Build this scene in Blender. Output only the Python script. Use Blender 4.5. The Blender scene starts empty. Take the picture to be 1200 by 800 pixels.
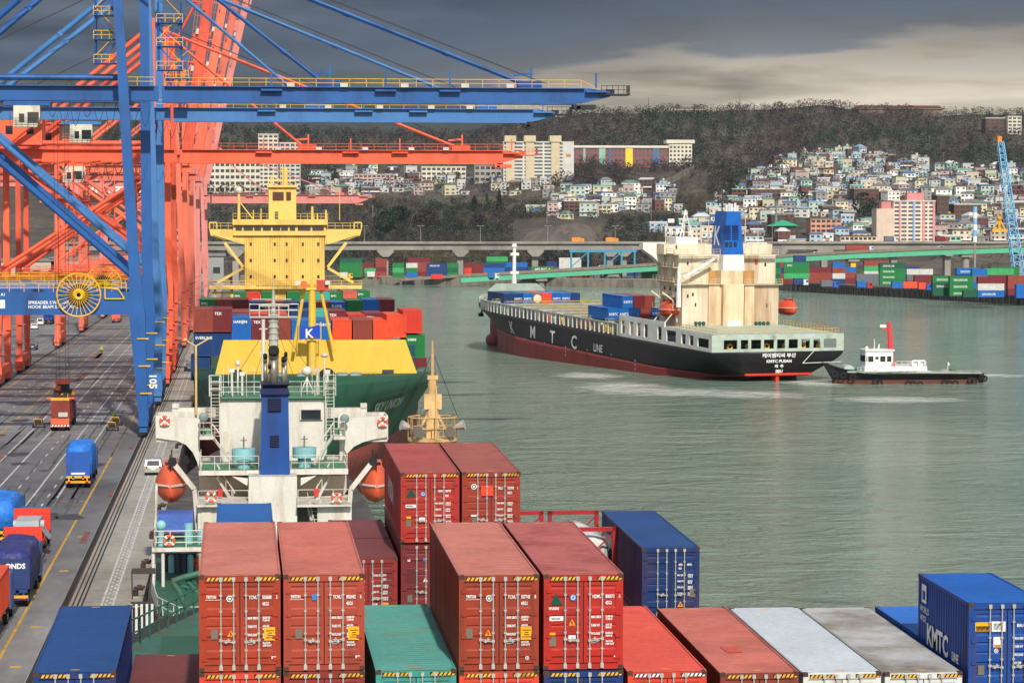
import bpy, math, random
from mathutils import Vector, Matrix, Euler
R = math.radians
S = bpy.context.scene
COL = S.collection
rnd = random.Random(11)

# ------------------------------------------------------------------ camera
FPX, CX, CY = 3070.0, 600.0, 400.0          # focal length in pixels of a 1200 px wide frame
YAW, PITCH, CAMZ = R(5.97), R(-2.44), 30.0
cam = bpy.data.objects.new('camera', bpy.data.cameras.new('camera'))
COL.objects.link(cam)
cam.location = (0, 0, CAMZ)
cam.rotation_euler = (R(90) + PITCH, 0, -YAW)
cam.data.sensor_width = 36
cam.data.lens = 36 * FPX / 1200
cam.data.clip_start = 1
cam.data.clip_end = 40000
S.camera = cam
S.render.resolution_x, S.render.resolution_y = 1024, 682

# ------------------------------------------------------------------ sky and sun
SUN_AZ, SUN_EL = R(175), R(36)              # azimuth from +Y towards +X
W = bpy.data.worlds.new('World')
S.world = W
W.use_nodes = True
wn, wl = W.node_tree.nodes, W.node_tree.links
wn.clear()
def wnode(t, **k):
    n = wn.new(t)
    for a, b in k.items(): setattr(n, a, b)
    return n
w_out = wnode('ShaderNodeOutputWorld')
w_bg = wnode('ShaderNodeBackground')
w_bg.inputs['Strength'].default_value = 0.105
sky = wnode('ShaderNodeTexSky', sky_type='NISHITA')
sky.sun_disc = False
sky.sun_elevation = SUN_EL
sky.sun_rotation = SUN_AZ
tc = wnode('ShaderNodeTexCoord')
sep = wnode('ShaderNodeSeparateXYZ')
wl.new(tc.outputs['Generated'], sep.inputs[0])
# cloud banks: direction stretched so that they lie in long flat layers near the horizon
cmap = wnode('ShaderNodeMapping')
cmap.inputs['Scale'].default_value = (6, 6, 46)
wl.new(tc.outputs['Generated'], cmap.inputs[0])
cn = wnode('ShaderNodeTexNoise')
cn.inputs['Scale'].default_value = 1.7
cn.inputs['Detail'].default_value = 7
cn.inputs['Roughness'].default_value = 0.52
cn.inputs['Distortion'].default_value = 0.25
wl.new(cmap.outputs[0], cn.inputs['Vector'])
def wmath(op, a, b=None, c=None, clamp=False):
    n = wnode('ShaderNodeMath', operation=op)
    n.use_clamp = clamp
    for i, v in enumerate((a, b, c)):
        if v is None: continue
        if isinstance(v, (int, float)): n.inputs[i].default_value = v
        else: wl.new(v, n.inputs[i])
    return n.outputs[0]
def wramp(val, stops):
    n = wnode('ShaderNodeValToRGB')
    el = n.color_ramp.elements
    while len(el) > 1: el.remove(el[-1])
    for i, (p, col) in enumerate(stops):
        e = el[0] if i == 0 else el.new(p)
        e.position = p
        e.color = (*col, 1)
    wl.new(val, n.inputs[0])
    return n.outputs[0]
# height in the sky (z of the direction) bent by the noise, brighter gap low on the right
noise0 = wmath('SUBTRACT', cn.outputs['Fac'], 0.5)
hz = wmath('MULTIPLY_ADD', noise0, 0.062, sep.outputs['Z'])
rightness = wmath('MULTIPLY_ADD', sep.outputs['X'], 5.0, 0.05, True)    # 0 on the left .. 1 on the right of the harbour
gapz = wmath('MULTIPLY_ADD', rightness, -0.036, hz)
cl = wramp(wmath('MULTIPLY_ADD', gapz, 4.0, 0.236, True), [
    (0.0, (4.9, 4.3, 3.4)), (0.33, (4.7, 4.1, 3.25)), (0.36, (3.3, 3.0, 2.6)), (0.385, (1.25, 1.33, 1.45)), (0.43, (.78, .97, 1.24)),
    (0.50, (0.48, 0.68, 1.0)), (0.60, (0.70, 0.9, 1.22)), (0.8, (2.4, 2.55, 2.8)), (1.0, (3.8, 3.9, 4.1))])
shade = wmath('MULTIPLY_ADD', noise0, 2.6, 1.0)
cl2 = wnode('ShaderNodeVectorMath', operation='SCALE')
wl.new(cl, cl2.inputs[0]); wl.new(shade, cl2.inputs['Scale'])
behind = wmath('MULTIPLY_ADD', sep.outputs['Y'], -1.2, 0.2, True)        # open sky behind the camera, towards the sun
up = wmath('MULTIPLY_ADD', sep.outputs['Z'], 1.6, -0.55, True)
opn = wmath('MAXIMUM', behind, up)
# added bright cloud gap, unseen above the frame, to put glints on the water
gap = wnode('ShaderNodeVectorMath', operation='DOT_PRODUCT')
glint_dir = Vector((0.142, 0.965, 0.135)).normalized()
wl.new(tc.outputs['Generated'], gap.inputs[0]); gap.inputs[1].default_value = glint_dir
glint_mask = wmath('MULTIPLY', wmath('MULTIPLY_ADD', gap.outputs['Value'], 300.0, -299.0, True), wmath('MULTIPLY_ADD', sep.outputs['Z'], 34.0, -3.1, True))
glint_mix = wnode('ShaderNodeMix', data_type='RGBA')
wl.new(glint_mask, glint_mix.inputs[0]); wl.new(cl2.outputs[0], glint_mix.inputs[6]); glint_mix.inputs[7].default_value = (64, 60, 50, 1)
mixc = wnode('ShaderNodeMix', data_type='RGBA')
wl.new(wmath('MULTIPLY', opn, 0.8), mixc.inputs[0])
wl.new(glint_mix.outputs[2], mixc.inputs[6]); wl.new(sky.outputs[0], mixc.inputs[7])
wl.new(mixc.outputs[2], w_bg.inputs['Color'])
wl.new(w_bg.outputs[0], w_out.inputs[0])

sun = bpy.data.objects.new('sun', bpy.data.lights.new('sun', 'SUN'))
COL.objects.link(sun)
sun.data.energy = 3.6
sun.data.angle = R(1.3)
sun.data.color = (1.0, 0.93, 0.82)
sun.location = (100, -200, 200)
to_sun = Vector((math.sin(SUN_AZ) * math.cos(SUN_EL), math.cos(SUN_AZ) * math.cos(SUN_EL), math.sin(SUN_EL)))
sun.rotation_euler = to_sun.to_track_quat('Z', 'Y').to_euler()
vs = S.view_settings
vs.view_transform = 'Standard'
vs.look = 'None'
vs.exposure = 0.22
vs.gamma = 1.0

# ------------------------------------------------------------------ helpers
_f = Vector((math.sin(YAW) * math.cos(PITCH), math.cos(YAW) * math.cos(PITCH), math.sin(PITCH)))
_r = Vector((math.cos(YAW), -math.sin(YAW), 0))
_u = _r.cross(_f)
def P(px, py, Y):
    """world point seen at a pixel of the 1200x800 photograph, on the plane at northing Y"""
    d = _f * FPX + _r * (px - CX) + _u * (CY - py)
    return Vector((0, 0, CAMZ)) + d * (Y / d.y)
def PZ(px, py, z):
    d = _f * FPX + _r * (px - CX) + _u * (CY - py)
    return Vector((0, 0, CAMZ)) + d * ((z - CAMZ) / d.z)
def c(r, g, b):
    f = lambda v: ((v / 255 + .055) / 1.055) ** 2.4 if v > 10.3 else v / 255 / 12.92
    return (f(r), f(g), f(b))

class MB:
    """collects shapes, then links them as ONE mesh object"""
    def __init__(s): s.v = []; s.f = []
    def add(s, vs, fs):
        n = len(s.v)
        s.v += [tuple(q) for q in vs]
        s.f += [tuple(i + n for i in q) for q in fs]
        return s
    def box(s, x0, y0, z0, x1, y1, z1):
        return s.add([(x0,y0,z0),(x1,y0,z0),(x1,y1,z0),(x0,y1,z0),(x0,y0,z1),(x1,y0,z1),(x1,y1,z1),(x0,y1,z1)],
                     [(3,2,1,0),(4,5,6,7),(0,1,5,4),(1,2,6,5),(2,3,7,6),(3,0,4,7)])
    def cbox(s, cx, cy, z0, w, d, h): return s.box(cx-w/2, cy-d/2, z0, cx+w/2, cy+d/2, z0+h)
    def bar(s, p0, p1, w, h=None, up=(0,0,1), w1=None, h1=None):
        p0, p1 = Vector(p0), Vector(p1)
        h = h or w; w1 = w1 or w; h1 = h1 or h
        d = (p1-p0).normalized(); up = Vector(up)
        a = d.cross(up)
        if a.length < 1e-3: a = d.cross(Vector((0,1,0)))
        a.normalize(); b = a.cross(d)
        vs = []
        for p, ww, hh in ((p0,w,h),(p1,w1,h1)):
            for i, j in ((-1,-1),(1,-1),(1,1),(-1,1)): vs.append(p + a*(i*ww/2) + b*(j*hh/2))
        return s.add(vs, [(3,2,1,0),(4,5,6,7),(0,1,5,4),(1,2,6,5),(2,3,7,6),(3,0,4,7)])
    def tube(s, p0, p1, r, n=8, r1=None):
        p0, p1 = Vector(p0), Vector(p1)
        r1 = r if r1 is None else r1
        d = (p1-p0).normalized()
        a = d.orthogonal().normalized(); b = d.cross(a)
        vs = []
        for p, rr in ((p0,r),(p1,r1)):
            for k in range(n):
                t = 2*math.pi*k/n
                vs.append(p + a*(rr*math.cos(t)) + b*(rr*math.sin(t)))
        fs = [(k,(k+1)%n,n+(k+1)%n,n+k) for k in range(n)] + [tuple(range(n-1,-1,-1)), tuple(range(n,2*n))]
        return s.add(vs, fs)
    def path(s, pts, r, n=6):
        for a, b in zip(pts, pts[1:]): s.tube(a, b, r, n)
        return s
    def prism(s, pts, vec):
        n = len(pts); vec = Vector(vec)
        a = [Vector(p) for p in pts]
        return s.add(a + [p+vec for p in a], [tuple(range(n-1,-1,-1)), tuple(range(n,2*n))] + [(k,(k+1)%n,n+(k+1)%n,n+k) for k in range(n)])
    def loft(s, rings, cap=True, closed=True):
        n = len(rings[0]); vs = [p for r in rings for p in r]; fs = []
        for i in range(len(rings)-1):
            for k in range(n if closed else n-1):
                k2 = (k+1) % n
                fs.append((i*n+k, i*n+k2, (i+1)*n+k2, (i+1)*n+k))
        if cap: fs += [tuple(range(n-1,-1,-1)), tuple(range((len(rings)-1)*n, len(rings)*n))]
        return s.add(vs, fs)
    def ball(s, ctr, r, n=10, m=6, sc=(1,1,1), zmin=-1):
        rings = []
        for i in range(m+1):
            t = -math.pi/2 + math.pi*i/m
            z = max(math.sin(t), zmin)
            q = math.cos(t) if math.sin(t) >= zmin else math.sqrt(max(0,1-zmin*zmin))
            q = max(q, .01)
            rings.append([(ctr[0]+r*sc[0]*q*math.cos(2*math.pi*k/n), ctr[1]+r*sc[1]*q*math.sin(2*math.pi*k/n), ctr[2]+r*sc[2]*z) for k in range(n)])
        return s.loft(rings)
    def torus(s, ctr, RR, r, ax='y', n=16, m=6):
        rings = []
        for i in range(n+1):
            t = 2*math.pi*i/n
            ring = []
            for k in range(m):
                q = 2*math.pi*k/m
                d = RR + r*math.cos(q); e = r*math.sin(q)
                x, y = d*math.cos(t), d*math.sin(t)
                o = {'y':(x,e,y),'z':(x,y,e),'x':(e,x,y)}[ax]
                ring.append((ctr[0]+o[0], ctr[1]+o[1], ctr[2]+o[2]))
            rings.append(ring)
        return s.loft(rings, cap=False)
    def rail(s, pts, h=1.1, r=.03, step=1.5, mid=2, n=4):
        """handrail with posts along a polyline"""
        for a, b in zip(pts, pts[1:]):
            a, b = Vector(a), Vector(b)
            L = (b-a).length; k = max(1, round(L/step))
            for i in range(k+1):
                q = a.lerp(b, i/k); s.tube(q, q+Vector((0,0,h)), r, n)
            for j in range(mid):
                z = Vector((0,0,h*(j+1)/mid)); s.tube(a+z, b+z, r, n)
        return s
    def stair(s, p0, p1, w=.7, side=(1,0,0), r=.03):
        """steep ship's stair: two stringers, treads and handrails"""
        p0, p1, sd = Vector(p0), Vector(p1), Vector(side).normalized()*(w/2)
        k = max(3, round(abs(p1.z-p0.z)/.28))
        for q in (-1,1):
            s.bar(p0+sd*q, p1+sd*q, .06, .18)
            s.tube(p0+sd*q+Vector((0,0,.95)), p1+sd*q+Vector((0,0,.95)), r, 5)
            for t in (.1,.5,.9):
                e = p0.lerp(p1,t)+sd*q; s.tube(e, e+Vector((0,0,.95)), r, 4)
        for i in range(k):
            q = p0.lerp(p1,(i+.5)/k); s.bar(q-sd, q+sd, .2, .04)
        return s
    def xf(s, M):
        s.v = [tuple(M @ Vector(q)) for q in s.v]; return s
    def build(s, name, m, parent=None, smooth=False, world=False):
        me = bpy.data.meshes.new(name)
        v = s.v
        if world and parent is not None:
            Mi = Matrix.LocRotScale(parent.location, parent.rotation_euler, None).inverted()
            v = [tuple(Mi @ Vector(q)) for q in v]
        me.from_pydata(v, [], s.f)
        if smooth: me.polygons.foreach_set('use_smooth', [True]*len(me.polygons))
        if m is not None: me.materials.append(m)
        o = bpy.data.objects.new(name, me)
        COL.objects.link(o)
        if parent is not None: o.parent = parent
        return o

def tag(o, label=None, cat=None, group=None, kind=None):
    if label: o['label'] = label
    if cat: o['category'] = cat
    if group: o['group'] = group
    if kind: o['kind'] = kind
    return o
def thing(name, label, cat, loc=(0,0,0), rz=0, group=None, rx=0):
    o = bpy.data.objects.new(name, None)
    COL.objects.link(o)
    o.empty_display_size = .5
    o.location = loc
    o.rotation_euler = (rx, 0, rz)
    return tag(o, label, cat, group)
def dup(root, loc=None, rz=None, label=None, group=None):
    def cp(o, par):
        q = o.copy(); COL.objects.link(q)
        if par is not None: q.parent = par
        for ch in KIDS(o): cp(ch, q)
        return q
    r = cp(root, None)
    if loc is not None: r.location = loc
    if rz is not None: r.rotation_euler = (root.rotation_euler[0], 0, rz)
    if label: r['label'] = label
    if group: r['group'] = group
    return r
def KIDS(o): return list(o.children)

# ------------------------------------------------------------------ materials
MATS = {}
def mat(name, col, rough=.55, metal=0.0, var=.14, scale=.6, dirt=None, damt=0.0, dscale=.5, streak=1.0, bump=0.0, bscale=8.0, spec=.4, grain=.06):
    """painted / weathered surface: colour variation, dirt patches (streaked along z when streak<1), fine bump"""
    if name in MATS: return MATS[name]
    m = bpy.data.materials.new(name); m.use_nodes = True
    MATS[name] = m
    nt = m.node_tree; N, L = nt.nodes, nt.links
    bs = N['Principled BSDF']
    bs.inputs['Roughness'].default_value = rough
    bs.inputs['Metallic'].default_value = metal
    bs.inputs['Specular IOR Level'].default_value = spec
    t = N.new('ShaderNodeTexCoord'); oi = N.new('ShaderNodeObjectInfo')
    off = N.new('ShaderNodeVectorMath'); off.operation = 'MULTIPLY_ADD'
    cmb = N.new('ShaderNodeCombineXYZ')
    for i in range(3): L.new(oi.outputs['Random'], cmb.inputs[i])
    L.new(cmb.outputs[0], off.inputs[0]); off.inputs[1].default_value = (37, 23, 51)
    L.new(t.outputs['Object'], off.inputs[2])
    def noise(sc, det=4, zs=1.0):
        n = N.new('ShaderNodeTexNoise'); n.inputs['Scale'].default_value = sc; n.inputs['Detail'].default_value = det
        n.inputs['Roughness'].default_value = .6
        if zs != 1.0:
            mp = N.new('ShaderNodeMapping'); mp.inputs['Scale'].default_value = (1,1,zs)
            L.new(off.outputs[0], mp.inputs[0]); L.new(mp.outputs[0], n.inputs['Vector'])
        else: L.new(off.outputs[0], n.inputs['Vector'])
        return n.outputs['Fac']
    def mapr(v, a, b, c0, c1):
        n = N.new('ShaderNodeMapRange'); n.inputs[1].default_value=a; n.inputs[2].default_value=b; n.inputs[3].default_value=c0; n.inputs[4].default_value=c1
        L.new(v, n.inputs[0]); return n.outputs[0]
    big = mapr(noise(scale), .3, .7, 1-var, 1+var)
    fine = mapr(noise(scale*14, 3), .3, .7, 1-grain, 1+grain)
    mu = N.new('ShaderNodeMath'); mu.operation='MULTIPLY'; L.new(big, mu.inputs[0]); L.new(fine, mu.inputs[1])
    vm = N.new('ShaderNodeVectorMath'); vm.operation='SCALE'; vm.inputs[0].default_value = col; L.new(mu.outputs[0], vm.inputs['Scale'])
    out = vm.outputs[0]
    if dirt and damt > 0:
        k = mapr(noise(dscale, 6, streak), .62-.28*damt, .80-.2*damt, 0, min(1, .35+.6*damt))
        mx = N.new('ShaderNodeMix'); mx.data_type='RGBA'
        L.new(k, mx.inputs[0]); L.new(out, mx.inputs[6]); mx.inputs[7].default_value = (*dirt, 1)
        out = mx.outputs[2]
        L.new(mapr(k, 0, 1, rough, min(1, rough+.3)), bs.inputs['Roughness'])
    L.new(out, bs.inputs['Base Color'])
    if bump > 0:
        b = N.new('ShaderNodeBump'); b.inputs['Strength'].default_value = .6; b.inputs['Distance'].default_value = bump
        L.new(noise(bscale, 4), b.inputs['Height']); L.new(b.outputs[0], bs.inputs['Normal'])
    return m
RUST = c(96, 58, 38); GRIME = c(60, 54, 48); SOOT = c(40, 36, 34)

FONT_M = {}
def text(s, size, origin, xdir, ydir, m, parent, name='lettering', world=True, align='LEFT', bold=.0, thick=0, sx=1.0):
    """flat lettering in the plane of xdir / ydir, a mesh of its own under its part"""
    cu = bpy.data.curves.new(name, 'FONT')
    cu.body = s; cu.size = size; cu.align_x = align; cu.offset = bold; cu.extrude = thick; cu.resolution_u = 2
    cu.space_line = 1.0
    tmp = bpy.data.objects.new('tmp', cu); COL.objects.link(tmp)
    dg = bpy.context.evaluated_depsgraph_get()
    me = bpy.data.meshes.new_from_object(tmp.evaluated_get(dg))
    bpy.data.objects.remove(tmp); bpy.data.curves.remove(cu)
    x, y = Vector(xdir).normalized(), Vector(ydir).normalized()
    z = x.cross(y)
    o3 = Vector(origin)
    M = Matrix(((x.x*sx,y.x,z.x,o3.x),(x.y*sx,y.y,z.y,o3.y),(x.z*sx,y.z,z.z,o3.z),(0,0,0,1)))
    if world and parent is not None:
        q = parent; Mp = Matrix.Identity(4)
        while q is not None:
            Mp = Matrix.LocRotScale(q.location, q.rotation_euler, None) @ Mp; q = q.parent
        M = Mp.inverted() @ M
    me.transform(M)
    me.materials.clear(); me.materials.append(m)
    me.name = name
    o = bpy.data.objects.new(name, me); COL.objects.link(o)
    if parent is not None: o.parent = parent
    return o

WHITE = mat('white_lettering', (.78,.78,.76), .6, var=.08)
BLACK = mat('black_rubber', (.012,.012,.013), .75)
GLASS = mat('dark_window_glass', (.02,.028,.035), .08, spec=.7, var=.3)
GALV = mat('galvanised_steel', (.48,.5,.51), .45, metal=.3, var=.12)
YEL = mat('safety_yellow_paint', c(228,176,40), .5, dirt=GRIME, damt=.2)
# ================================================================== SETTING: water, quay apron, far shore, hills
QZ = 3.5                                     # quay height above the water
def nodes_mat(name):
    m = bpy.data.materials.new(name); m.use_nodes = True
    return m, m.node_tree.nodes, m.node_tree.links, m.node_tree.nodes['Principled BSDF']
def mnode(N, L, op, *a, clamp=False):
    n = N.new('ShaderNodeMath'); n.operation = op; n.use_clamp = clamp
    for i, v in enumerate(a):
        if isinstance(v, (int, float)): n.inputs[i].default_value = v
        else: L.new(v, n.inputs[i])
    return n.outputs[0]
def mnoise(N, L, vec, scale, det=4, rough=.55, mapscale=None, dist=0):
    if mapscale:
        mp = N.new('ShaderNodeMapping'); mp.inputs['Scale'].default_value = mapscale
        L.new(vec, mp.inputs[0]); vec = mp.outputs[0]
    n = N.new('ShaderNodeTexNoise'); n.inputs['Scale'].default_value = scale; n.inputs['Detail'].default_value = det
    n.inputs['Roughness'].default_value = rough; n.inputs['Distortion'].default_value = dist
    L.new(vec, n.inputs['Vector'])
    return n.outputs['Fac']
def mramp(N, L, v, stops):
    n = N.new('ShaderNodeValToRGB'); el = n.color_ramp.elements
    while len(el) > 1: el.remove(el[-1])
    for i, (p, q) in enumerate(stops):
        e = el[0] if i == 0 else el.new(p)
        e.position = p; e.color = (*q, 1)
    L.new(v, n.inputs[0]); return n.outputs[0]
def mmix(N, L, f, a, b):
    n = N.new('ShaderNodeMix'); n.data_type = 'RGBA'
    if isinstance(f, (int, float)): n.inputs[0].default_value = f
    else: L.new(f, n.inputs[0])
    for i, v in ((6, a), (7, b)):
        if isinstance(v, tuple): n.inputs[i].default_value = (*v, 1)
        else: L.new(v, n.inputs[i])
    return n.outputs[2]

# ---- harbour water
m, N, L, B = nodes_mat('harbour_water')
g = N.new('ShaderNodeNewGeometry').outputs['Position']
big = mnoise(N, L, g, .016, 4, .6, (1, .55, 1), 1.2)
base = mramp(N, L, big, [(.3, (.155, .24, .185)), (.5, (.205, .295, .225)), (.7, (.25, .325, .245))])
B.inputs['Roughness'].default_value = .1
B.inputs['IOR'].default_value = 1.33
w1 = mnoise(N, L, g, .13, 4, .55, (.7, 1.0, 1), .8)
w2 = mnoise(N, L, g, .8, 4, .6, (.75, 1.0, 1), .4)
w3 = mnoise(N, L, g, 3.2, 3, .6, (.7, 1, 1))
hgt = mnode(N, L, 'ADD', mnode(N, L, 'MULTIPLY', w1, 2.6), mnode(N, L, 'ADD', mnode(N, L, 'MULTIPLY', w2, .8), mnode(N, L, 'MULTIPLY', w3, .18)))
bp = N.new('ShaderNodeBump'); bp.inputs['Strength'].default_value = 1.0; bp.inputs['Distance'].default_value = 2.6
L.new(hgt, bp.inputs['Height']); L.new(bp.outputs[0], B.inputs['Normal'])
# churned foam: ellipses of wash behind the departing ship and round the tug
spx = N.new('ShaderNodeSeparateXYZ'); L.new(g, spx.inputs[0])
def ellipse(cx, cy, rx, ry):
    a = mnode(N, L, 'DIVIDE', mnode(N, L, 'SUBTRACT', spx.outputs[0], cx), rx)
    b = mnode(N, L, 'DIVIDE', mnode(N, L, 'SUBTRACT', spx.outputs[1], cy), ry)
    d = mnode(N, L, 'ADD', mnode(N, L, 'MULTIPLY', a, a), mnode(N, L, 'MULTIPLY', b, b))
    return mnode(N, L, 'SUBTRACT', 1.0, d, clamp=True)
fo = None
for (px, py, rx, ry) in ((735, 455, 13, 30), (800, 459, 16, 18), (880, 462, 14, 16), (955, 449, 8, 13), (690,440,9,18), (1050, 468, 16, 12), (1160, 440, 12, 8)):
    q = PZ(px, py, 0); e = ellipse(q.x, q.y, rx, ry)
    fo = e if fo is None else mnode(N, L, 'MAXIMUM', fo, e)
fn = mnoise(N, L, g, .30, 6, .7, (.55, .35, 1), 1.5)
foam = mnode(N, L, 'MULTIPLY', mnode(N, L, 'SUBTRACT', mnode(N, L, 'ADD', mnode(N, L, 'MULTIPLY', fo, .60), fn), .70, clamp=True), 2.6, clamp=True)
# paler milky patches of stirred-up silt
L.new(mmix(N, L, foam, base, (.68, .74, .66)), B.inputs['Base Color'])
WATER = m
wm = MB(); wm.add([(-900,-400,0),(1900,-400,0),(1900,1700,0),(-900,1700,0)], [(0,1,2,3)])
tag(wm.build('harbour_water', WATER), 'grey green harbour water with small ripples', 'water', kind='structure')

# ---- quay apron: asphalt with worn patches, concrete cope along the edge
def ground_mat(name, c0, c1, c2, sc, crack=True):
    m, N, L, B = nodes_mat(name)
    g = N.new('ShaderNodeNewGeometry').outputs['Position']
    a = mnoise(N, L, g, sc, 7, .65, (1, .28, 1), .5)
    b = mnoise(N, L, g, sc*9, 5, .7, (1, .4, 1))
    col = mramp(N, L, a, [(.28, c0), (.5, c1), (.72, c2)])
    sc2 = mnode(N, L, 'MULTIPLY_ADD', b, .9, .55)
    v = N.new('ShaderNodeVectorMath'); v.operation = 'SCALE'; L.new(col, v.inputs[0]); L.new(sc2, v.inputs['Scale'])
    out = v.outputs[0]
    if crack:
        vo = N.new('ShaderNodeTexVoronoi'); vo.feature = 'DISTANCE_TO_EDGE'; vo.inputs['Scale'].default_value = .09
        mp = N.new('ShaderNodeMapping'); mp.inputs['Scale'].default_value = (1, .6, 1); L.new(g, mp.inputs[0]); L.new(mp.outputs[0], vo.inputs['Vector'])
        ck = mnode(N, L, 'LESS_THAN', vo.outputs['Distance'], .012)
        out = mmix(N, L, mnode(N, L, 'MULTIPLY', ck, .6), out, (.025, .024, .024))
    L.new(out, B.inputs['Base Color'])
    B.inputs['Roughness'].default_value = .85
    L.new(mnode(N, L, 'MULTIPLY_ADD', a, .5, .5), B.inputs['Roughness'])
    return m
ASPH = ground_mat('apron_asphalt', (.062,.061,.064), (.165,.16,.162), (.30,.292,.288), .06, False)
CONC = ground_mat('apron_concrete', (.26,.235,.195), (.36,.33,.28), (.45,.42,.365), .08, False)
LOTM = ground_mat('far_yard_asphalt', (.07,.068,.066), (.10,.097,.092), (.14,.135,.13), .03, False)
WALLC = mat('quay_wall_concrete', c(128,120,108), .85, var=.2, scale=.12, dirt=SOOT, damt=.55, dscale=.3, streak=.25)
QE = -6.9                                     # quay edge
ap = MB(); ap.box(-700, -60, -3, -12.55, 1330, QZ)
tag(ap.build('quay_apron', ASPH), 'dark asphalt container quay with painted truck lanes', 'quay', kind='structure')
cp = MB(); cp.box(-12.55, -60, -3, QE, 1330, QZ+.02)
tag(cp.build('quay_cope', CONC), 'pale concrete strip along the quay edge', 'quay', kind='structure')
LINEW = mat('worn_white_road_paint', (.62,.61,.58), .8, dirt=c(70,66,64), damt=.55, dscale=1.2)
LINEY = mat('worn_yellow_road_paint', c(205,160,60), .8, dirt=c(80,72,60), damt=.5, dscale=1.2)
LINEP = mat('worn_pink_road_paint', c(150,84,74), .85, dirt=c(72,66,64), damt=.75, dscale=.5)
RAILM = mat('rusty_crane_rail', c(74,50,44), .7, dirt=c(130,74,58), damt=.4)
SLOT = mat('cable_slot_black', (.02,.019,.018), .9)
def strips(name, segs, m, label, z=QZ+.004):
    b = MB()
    for (x0, x1, y0, y1) in segs: b.add([(x0,y0,z),(x1,y0,z),(x1,y1,z),(x0,y1,z)], [(0,1,2,3)])
    return tag(b.build(name, m), label, 'road marking', kind='structure')
segs = []
for x in (-17.9, -20.4, -24.6, -27.2): segs.append((x-.09, x+.09, 60, 700))
for x in (-18.9, -22.5, -33.4, -35.6, -43.5, -47.2, -51):
    y = 120
    while y < 900: segs.append((x-.08, x+.08, y, y+3.4)); y += 9.5
strips('white_lane_marking', segs, LINEW, 'white painted truck lane lines along the apron')
segs = [(-14.9, -14.7, 60, 900), (-31.0,-30.8,100,900), (-38.6,-38.4,100,900)]
for i, y in enumerate((187, 258, 331, 402, 470, 560)): segs += [(-17.6,-14.9,y,y+.35), (-24.3,-20.8,y,y+.35)]
for y in (160,176,205,228): segs += [(-13.9,-13.2,y,y+.8)]
strips('yellow_lane_marking', segs, LINEY, 'yellow painted stop lines and edge line on the apron')
segs = []
q = random.Random(5)
for k in range(16):
    x = -29 + q.uniform(-1.4, 1.4); y = q.uniform(190, 560); segs.append((x, x+q.uniform(.3,1.3), y, y+q.uniform(6,30)))
for k in range(7):
    x = -13.3 + q.uniform(-.2, .3); y = q.uniform(180, 420); segs.append((x, x+.5, y, y+q.uniform(3,9)))
strips('pink_primer_patch', segs, LINEP, 'faded pink paint patches on the dark asphalt', QZ+.008)
zc = QZ+.024
strips('walkway_edge_line', [(-9.78,-9.62,60,600), (-9.0,-8.84,60,600)], LINEW, 'white edge lines of the quayside walkway', zc)
segs = []; y = 110
while y < 420:
    for x in (-9.5,-9.2): segs.append((x, x+.16, y+(0 if x < -9.3 else .9), y+1.0+(0 if x < -9.3 else .9)))
    y += 1.9
strips('walkway_dash', segs, LINEW, 'white dashes filling the quayside walkway', zc)
strips('slab_joint', [(-11.0,QE-.05,y,y+.07) for y in range(62,700,6)], SLOT, 'dark joints between the concrete slabs of the quay edge', zc-.002)
TYM = mat('tyre_mark_black', (.06,.058,.06), .8, dirt=(.16,.155,.157), damt=.75, dscale=.5, streak=1.0)
segs = []
for k in range(34):
    x = q.choice((-18.2,-20,-22,-24,-26,-29.5,-34,-16.4)) + q.uniform(-.9,.9); y = q.uniform(120,520); L_ = q.uniform(9,50)
    segs += [(x, x+.28, y, y+L_), (x+1.8, x+2.08, y+q.uniform(0,3), y+L_)]
strips('tyre_mark', segs, TYM, 'dark tyre marks along the truck lanes', QZ+.012)
STN = mat('oil_stain', (.03,.029,.03), .5, dirt=(.12,.116,.118), damt=.6, dscale=1.5)
ob_ = MB()
for k in range(46):
    x = q.uniform(-38,-13.6); y = q.uniform(130,480); r = q.uniform(.3,1.5); n_ = 14
    ob_.add([(x+r*math.cos(6.283*i/n_)*(1+q.uniform(-.35,.35)), y+2.2*r*math.sin(6.283*i/n_)*(1+q.uniform(-.35,.35)), QZ+.016) for i in range(n_)], [tuple(range(n_))])
tag(ob_.build('oil_stain', STN), 'dark oil stains on the apron asphalt', 'stain', kind='structure')
rb = MB()
for x in (-12.05, -11.72): rb.box(x-.05, 40, QZ, x+.05, 1300, QZ+.08)
for x in (-40.2,): rb.box(x-.08, 40, QZ, x+.08, 1300, QZ+.09)
tag(rb.build('crane_rail', RAILM), 'rusty crane rails set in the quay', 'rail', kind='structure')
strips('cable_slot', [(-12.5,-12.12,40,1300), (-11.45,-11.32,40,1300), (-11.15,-11.02,40,1300), (-40.6,-40.35,40,1300)], SLOT, 'dark cable slots beside the crane rail', QZ+.027)
# cope beam & fenders on the near quay face
for i, y in enumerate(range(120, 330, 11)):
    f = MB(); f.tube((QE+.35, y-1.1, 2.2), (QE+.35, y+1.1, 2.2), .62, 10)
    tag(f.build('quay_fender', BLACK), 'black cylindrical rubber fender on the near quay face', 'fender', 'rubber fenders on the near quay face')
BOLM = mat('bollard_dark_iron', c(52,40,40), .6, dirt=RUST, damt=.4)
for i, y in enumerate((150, 163, 176, 190, 205, 225, 247, 270, 296, 318)):
    t = thing('mooring_bollard', 'dark iron mooring bollard with curved head on the quay edge', 'bollard', (-7.45, y, QZ+.02), 0, 'mooring bollards on the quay edge')
    b = MB(); b.path([(0,0,.0),(0,0,.55),(.1,0,.7),(.45,0,.72),(.6,0,.6)], .2, 10)
    b.build('head', BOLM, t)
    p = MB(); p.tube((0,0,0),(0,0,.1),.5,14); p.build('base', CONC, t)

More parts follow.
